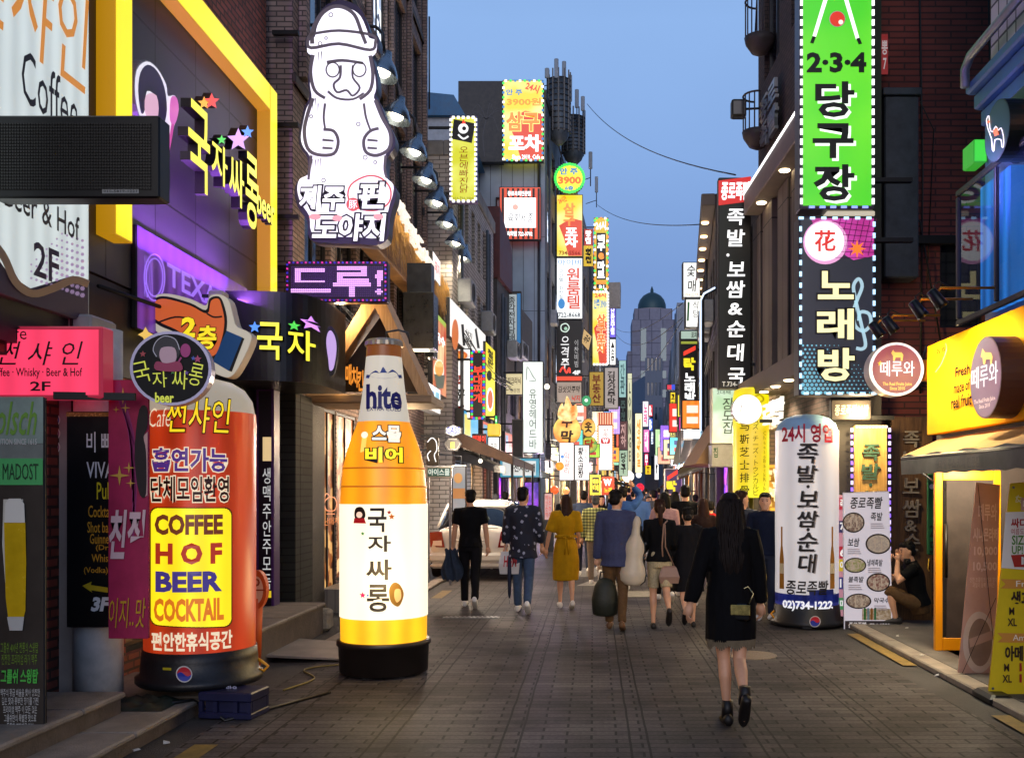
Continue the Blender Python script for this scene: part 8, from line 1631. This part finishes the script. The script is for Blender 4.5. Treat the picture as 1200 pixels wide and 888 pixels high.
# white paper bag with red letters, folded umbrella
p = at_px(597, 672, MAN2[1] + .02); t = thing('shopping_bag', 'white plastic shopping bag with red letters held by the floral shirt man', 'bag', p)
m = MB(); m.loft([[(-.13, -.05, -.0), (.13, -.05, 0), (.13, .05, 0), (-.13, .05, 0)], [(-.145, -.065, .14), (.145, -.065, .14), (.145, .065, .14), (-.145, .065, .14)], [(-.12, -.02, .31), (.12, -.02, .31), (.12, .02, .31), (-.12, .02, .31)]], mt('c8c4c0', .5, nz=.1, bump=.2, bscale=20)); m.build('body', None, t)
bd = Board('x', 'x', 'x', (p.x, p.y - .071), 0, p.z); bd.T('H&M', 590, 651, 606, 664, mt('b81828', .5), .02, .2, lay=1); bd.parts['lettering'].build('lettering', None, t).location = (0, -.071, 0); bpy.data.objects.remove(bd.root)
m = MB(); m.tube([(-.06, 0, .3), (-.04, 0, .42), (.04, 0, .42), (.06, 0, .3)], .006, 6); m.build('handle', mt('c8c4c0', .5), t)
p = at_px(597, 704, MAN2[1] - .05); t = thing('umbrella', 'folded navy umbrella hanging below the white shopping bag', 'umbrella', p); m = MB(); m.tube([(0, 0, .04), (0, 0, .1), (.0, 0, .35), (0, 0, .62)], [.008, .022, .03, .022], 10, mt('141c34', .6, nz=.2)); m.build('canopy', None, t); m = MB(); m.tube([(0, 0, -.04), (0, 0, .05)], .004, 6, STEEL); m.tube([(0, 0, .62), (0, 0, .7), (.03, 0, .72), (.04, 0, .69)], .009, 6, BLACK); m.build('handle', None, t)
# denim jacket over the arm
m = MB(); t = thing('denim_jacket', 'crumpled blue denim jacket held by the black polo man', 'jacket', at_px(530, 665, MAN1[1] - .06)); n = 12
vs = [((i / 11 - .5) * .26 * (1 + .3 * math.sin(j * .5)), .05 * math.sin(i * 1.3 + j * .4) - .03, (j / 11 - .4) * .45 + .02 * math.sin(i * 1.9)) for i in range(n) for j in range(n)]
vb = [(x * .96, y + .05, z) for x, y, z in vs]; q = lambda o: [(o + i * n + j, o + (i + 1) * n + j, o + (i + 1) * n + j + 1, o + i * n + j + 1) for i in range(n - 1) for j in range(n - 1)]
m.mesh(vs + vb, q(0) + [f[::-1] for f in q(n * n)], DENIM, True); m.build('cloth', None, t)
# green bag, cello case, handbag, clutch, phones
t = thing('duffel_bag', 'bulky dark green bag carried low by the blazer man', 'bag', at_px(709, 721, BLZ[1] - .02)); m = MB(); m.loft([[(w * math.cos(a), d_ * math.sin(a), z) for a in [2 * math.pi * j / 20 for j in range(20)]] for z, w, d_ in ((0, .11, .09), (.02, .15, .12), (.2, .165, .13), (.36, .13, .1), (.44, .08, .05), (.46, .03, .02))], mt('1e2118', .6, nz=.3, bump=.3, bscale=25), True); m.build('body', None, t); m = MB(); m.tube([(-.07, 0, .42), (-.05, 0, .53), (.05, 0, .53), (.07, 0, .42)], .011, 6, BLACK); m.build('handle', None, t)
t = thing('cello_case', 'cream white cello shaped hard case with dark seam on the back of the woman', 'instrument case', at_px(741, 686, CEL[1] - .24), rad(0)); t.rotation_euler = (rad(-4), rad(4), 0)
pr2 = [(0, .05), (.015, .1), (.06, .15), (.14, .165), (.22, .15), (.30, .115), (.36, .112), (.43, .128), (.50, .12), (.56, .085), (.62, .055), (.70, .05), (.76, .058), (.80, .05), (.83, .03), (.84, .01)]
CW = mt('b8aa94', .35, nz=.08)
m = MB(); m.loft([[(w * math.cos(a), .1 * (w / .165) ** .5 * math.sin(a), z) for a in [2 * math.pi * j / 24 for j in range(24)]] for z, w in pr2], CW, True); m.build('shell', None, t)
m = MB(); m.tube([(w * .94, -.1 * (w / .165) ** .5 * .36, z) for z, w in pr2[1:-1]], .009, 6, BLACK); m.build('seam', None, t)
for z, w in ((.12, .162), (.33, .115), (.5, .125)): m = MB(); m.rbox(w * .9, w * .98 + .012, -.06, -.03, z, z + .03, .004, METAL); m.build('latch', None, t)
m = MB(); m.tube([(.05, .04, .6), (.07, .14, .72), (.06, .22, .55), (.05, .1, .2)], .014, 6, BLACK); m.build('strap', None, t)
t = thing('shoulder_bag', 'beige shoulder bag with a long strap beside the ponytailed woman', 'bag', at_px(784, 683, CEL[1] - .08)); m = MB(); m.loft([[(-.11, -.05, 0), (.11, -.05, 0), (.11, .05, 0), (-.11, .05, 0)], [(-.125, -.06, .08), (.125, -.06, .08), (.125, .06, .08), (-.125, .06, .08)], [(-.09, -.03, .19), (.09, -.03, .19), (.09, .03, .19), (-.09, .03, .19)], [(-.07, -.015, .21), (.07, -.015, .21), (.07, .015, .21), (-.07, .015, .21)]], mt('8a6a58', .45, nz=.15)); m.build('body', None, t); m = MB(); m.tube([(-.07, 0, .19), (-.09, -.06, .45), (-.07, -.08, .72), (-.02, .02, .76)], .01, 6, mt('8a6a58', .5)); m.tube([(.07, 0, .19), (-.05, -.06, .45), (-.055, -.08, .72)], .008, 6, mt('8a6a58', .5)); m.build('strap', None, t)
t = thing('clutch_bag', 'shiny black chain clutch held by the woman in the black coat', 'bag', at_px(868, 728, FWL[1] - .12), rad(-12)); m = MB(); m.rbox(-.075, .075, -.03, .03, 0, .13, .02, mt('0c0b0c', .12)); m.build('body', None, t); m = MB(); m.rbox(-.07, .07, -.036, -.031, .05, .125, .01, mt('b0a060', .12, .8, nz=.5, scale=25)); m.build('flap', None, t); m = MB(); m.tube([(.06, 0, .13), (.09, .02, .2), (.05, .04, .25), (-.05, .02, .2), (-.06, 0, .13)], .005, 6, mt('b8a878', .25, .9)); m.build('chain', None, t)
m = MB()
for i in range(34):
    a = math.pi + math.pi * i / 33; xx, yy = .174 * math.cos(a), .136 * math.sin(a) - .018; L2 = .045 + .03 * math.sin(i * 2.7) ** 2; zf = .618 + FW['lift']; m.face([(xx - .014, yy, zf), (xx + .014, yy, zf), (xx + .004, yy - .004, zf - L2), (xx - .006, yy - .004, zf - L2)])
m.build('fringe', fabric('6a5c48'), FW)
t = thing('phone', 'yellow phone at the ear of the squatting man', 'phone', pix(1088, 668, 11.98)); t.rotation_euler = (0, rad(25), rad(60)); m = MB(); m.rbox(-.037, .037, -.006, .006, 0, .145, .005, mt('d8a818', .4)); m.build('case', None, t); m = MB(); m.box(-.033, .033, -.0075, -.0065, .008, .137, mt('0a0a0c', .1)); m.build('screen', None, t)
t = thing('camera', 'small dark camera in the front hand of the squatting man', 'camera', pix(1063, 661, 12.05)); m = MB(); m.rbox(-.04, .04, -.02, .02, 0, .07, .008, BLACK); m.build('body', None, t); m = MB(); m.lathe([(.022, .0), (.022, .03), (.018, .032), (0, .03)], (0, 0), 14, BLACK); o = m.build('lens', None, t); o.rotation_euler = (rad(90), 0, 0); o.location = (0, -.02, .035)

# ------------------------------------------------------------------ the parked car seen from behind
CX, CY = (553 - CU) * 18.6 / F, 18.55
car = thing('parked_car', 'white saloon car parked on the left with red tail lights', 'car', (CX, CY, 0))
CWH = mt('c9c6be', .22, nz=.03); CG = glass('0c1016', .03); RUB = mt('111112', .8); W_ = .84
def sec(y, w, z0, z1, n=24, pw=3.2, tuck=.9):
    zc, h = (z0 + z1) / 2, (z1 - z0) / 2; out = []
    for j in range(n):
        a = 2 * math.pi * j / n; c, s_ = math.cos(a), math.sin(a); xx = w * (abs(c) ** (2 / pw)) * (1 if c > 0 else -1); zz = h * (abs(s_) ** (2 / pw)) * (1 if s_ > 0 else -1)
        out.append((xx * (tuck if zz > h * .5 else 1), y, zc + zz))
    return out
m = MB(); m.loft([sec(y, w, a, b_) for y, w, a, b_ in ((0, .60, .34, .80), (.02, .74, .27, .93), (.08, .81, .24, 1.00), (.25, .835, .22, 1.03), (.7, .84, .2, 1.04), (1.6, .845, .2, 1.0), (2.6, .845, .2, .96), (3.4, .83, .22, .90), (3.95, .78, .25, .8), (4.12, .66, .3, .68))], CWH, True); m.build('body', None, car)
m = MB(); m.loft([sec(y, w, .92, b_, 24, 3.4, .86) for y, w, b_ in ((.42, .70, .98), (.55, .71, 1.08), (.95, .71, 1.36), (1.2, .70, 1.44), (1.9, .69, 1.47), (2.4, .68, 1.40), (3.0, .69, 1.08), (3.2, .68, .97))], CG, True); m.build('cabin_glass', None, car)
m = MB(); m.loft([[(x * w, y, z) for x, z in ((-1, z0 - .05), (-.96, z0), (-.5, z0 + .03), (0, z0 + .037), (.5, z0 + .03), (.96, z0), (1, z0 - .05), (.96, z0 - .08), (-.96, z0 - .08))] for y, w, z0 in ((.98, .6, 1.385), (1.05, .62, 1.43), (1.4, .625, 1.465), (1.9, .62, 1.475), (2.3, .6, 1.44))], CWH, True); m.build('roof', None, car)
m = MB()
for s in (-1, 1): m.tube([(s * .69, .4, 1.0), (s * .64, .68, 1.2), (s * .585, 1.0, 1.42)], .028, 8, CWH); m.tube([(s * .70, 1.9, .98), (s * .6, 1.95, 1.42)], .03, 8, CWH); m.tube([(s * .69, 3.1, .98), (s * .58, 2.35, 1.42)], .03, 8, CWH)
m.build('pillars', None, car)
m = MB(); m.rbox(-.80, .80, -.06, .2, .33, .52, .05, CWH); m.rbox(-.78, .78, -.03, .2, .22, .325, .04, mt('b8b5ae', .3)); m.build('bumper', None, car)
m = MB(); m.rbox(-.26, .26, -.022, .05, .57, .70, .01, mt('b8b6b0', .4)); m.build('number_plate', None, car)
m = MB(); m.tube([(-.5, .0, .98), (0, -.02, 1.0), (.5, .0, .98)], .012, 6, CWH); m.rbox(-.3, .3, -.018, .05, .735, .76, .008, CWH); m.build('boot_trim', None, car)
TL = em('b01418', .5)
for s in (-1, 1):
    m = MB(); m.loft([[(s * (.50 + .0), y0, .62), (s * .79, y0 + .1, .62), (s * .80, y0 + .1, .90), (s * .56, y0, .92)] for y0 in (-.05, .06)], mt('7a0f14', .15)); lt = m.build('tail_light', None, car, fix=True)
    m = MB(); m.loft([[(s * .55, -.056, .65), (s * .72, -.01, .65), (s * .73, -.01, .74), (s * .56, -.056, .75)], [(s * .55, .0, .65), (s * .72, .04, .65), (s * .73, .04, .74), (s * .56, .0, .75)]], mt('d8c8c0', .15)); m.build('reversing_lens', None, lt, fix=True)
for s in (-1, 1):
    for y in (.72, 3.3):
        m = MB(); prof_ = [(.0, -.1), (.29, -.1), (.31, -.07), (.31, .07), (.29, .1), (0, .1)]; m.loft([[(s * .74 + zz, y + r * math.cos(2 * math.pi * j / 24), .31 + r * math.sin(2 * math.pi * j / 24)) for j in range(24)] for r, zz in prof_], RUB, True); w_ = m.build('wheel', None, car, fix=True)
        m = MB(); m.loft([[(s * .74 + s * zz, y + r * math.cos(2 * math.pi * j / 24), .31 + r * math.sin(2 * math.pi * j / 24)) for j in range(24)] for r, zz in ((.19, .09), (.19, .112), (.05, .118), (.0, .118))], STEEL, True); m.build('rim', None, w_, fix=True)
    m = MB(); m.rbox(s * .84, s * 1.0, 2.62, 2.72, .95, 1.08, .03, CWH); m.build('wing_mirror', None, car)
m = MB(); m.tube([(-.5, -.02, .24), (-.5, .3, .25)], .03, 8, STEEL); m.build('exhaust', None, car)
t = thing('parked_car', 'dark car roof showing behind the white saloon', 'car', (CX - .35, CY + 6.2, 0)); CDK = mt('2a3038', .2)
m = MB(); m.loft([sec(y, w, a, b_) for y, w, a, b_ in ((0, .60, .34, .80), (.08, .81, .24, 1.00), (.7, .84, .2, 1.04), (2.6, .845, .2, .96), (3.95, .78, .25, .8), (4.12, .66, .3, .68))], CDK, True); m.build('body', None, t); m = MB(); m.loft([sec(y, w, .92, b_, 24, 3.4, .86) for y, w, b_ in ((.3, .70, .98), (.7, .71, 1.45), (1.9, .69, 1.5), (2.5, .68, 1.40), (3.2, .68, .97))], CG, True); m.build('cabin_glass', None, t)
for s in (-1, 1):
    for y in (.72, 3.3): m = MB(); m.loft([[(s * .74 + zz, y + r * math.cos(2 * math.pi * j / 20), .31 + r * math.sin(2 * math.pi * j / 20)) for j in range(20)] for r, zz in ((0, -.1), (.31, -.09), (.31, .09), (0, .1))], RUB, True); m.build('wheel', None, t, fix=True)
# litter on the ground
rr = random.Random(11)
for i, (u, v) in enumerate(((1080, 775), (1098, 800), (195, 872), (160, 880), (1063, 742), (1052, 752))):
    Y = ground_y(v); m = MB(); a = [rr.uniform(-.03, .03) for _ in range(8)]; m.loft([[(-.04 + a[0], -.02, .012), (.04, -.025 + a[1], .02), (.035, .03, .012), (-.03, .025 + a[2], .022)], [(-.03, -.015, .03 + abs(a[3])), (.03, -.02, .03), (.03, .02, .034), (-.02, .02, .03)]])
    o = m.build('paper_scrap', mt('b8b4ac', .8)); o.scale = (.55, .55, .55); o.location = ((u - CU) * Y / F, Y, .055 if u > 900 else 0); o.rotation_euler.z = rr.uniform(0, 3); tag(o, 'small crumpled scrap of white paper on the ground at the street edge', 'litter', 'paper scraps')
# shop lights under canopies and signs, where the photograph shows lit fronts
for x, y, z, e, c in ((-2.9, 15.2, 2.5, 22, (1, .66, .34)), (-2.6, 19, 2.6, 70, (1, .8, .6)), (-2.0, 25, 2.4, 80, (1, .8, .58)), (-1.6, 33, 2.5, 100, (.8, .62, 1)), (-.9, 42, 2.8, 160, (1, .8, .55)), (.6, 60, 3, 300, (1, .85, .65)), (2.4, 16.2, 2.6, 60, (1, .78, .42)), (2.5, 21, 2.5, 70, (.75, .6, 1)), (2.9, 30, 2.6, 100, (1, .8, .6)), (3.6, 45, 3, 160, (1, .85, .7)), (4.6, 65, 3, 300, (.95, .9, 1))):
    L = bpy.data.lights.new('shop_lamp', 'POINT'); L.energy = e * (1.35 if y > 17 else .8); L.color = c; L.shadow_soft_size = .25; lo = bpy.data.objects.new('shop_lamp', L); put_in(lo); lo.location = (x, y, z)
for o in S.objects:
    if 'lift' in o: del o['lift']
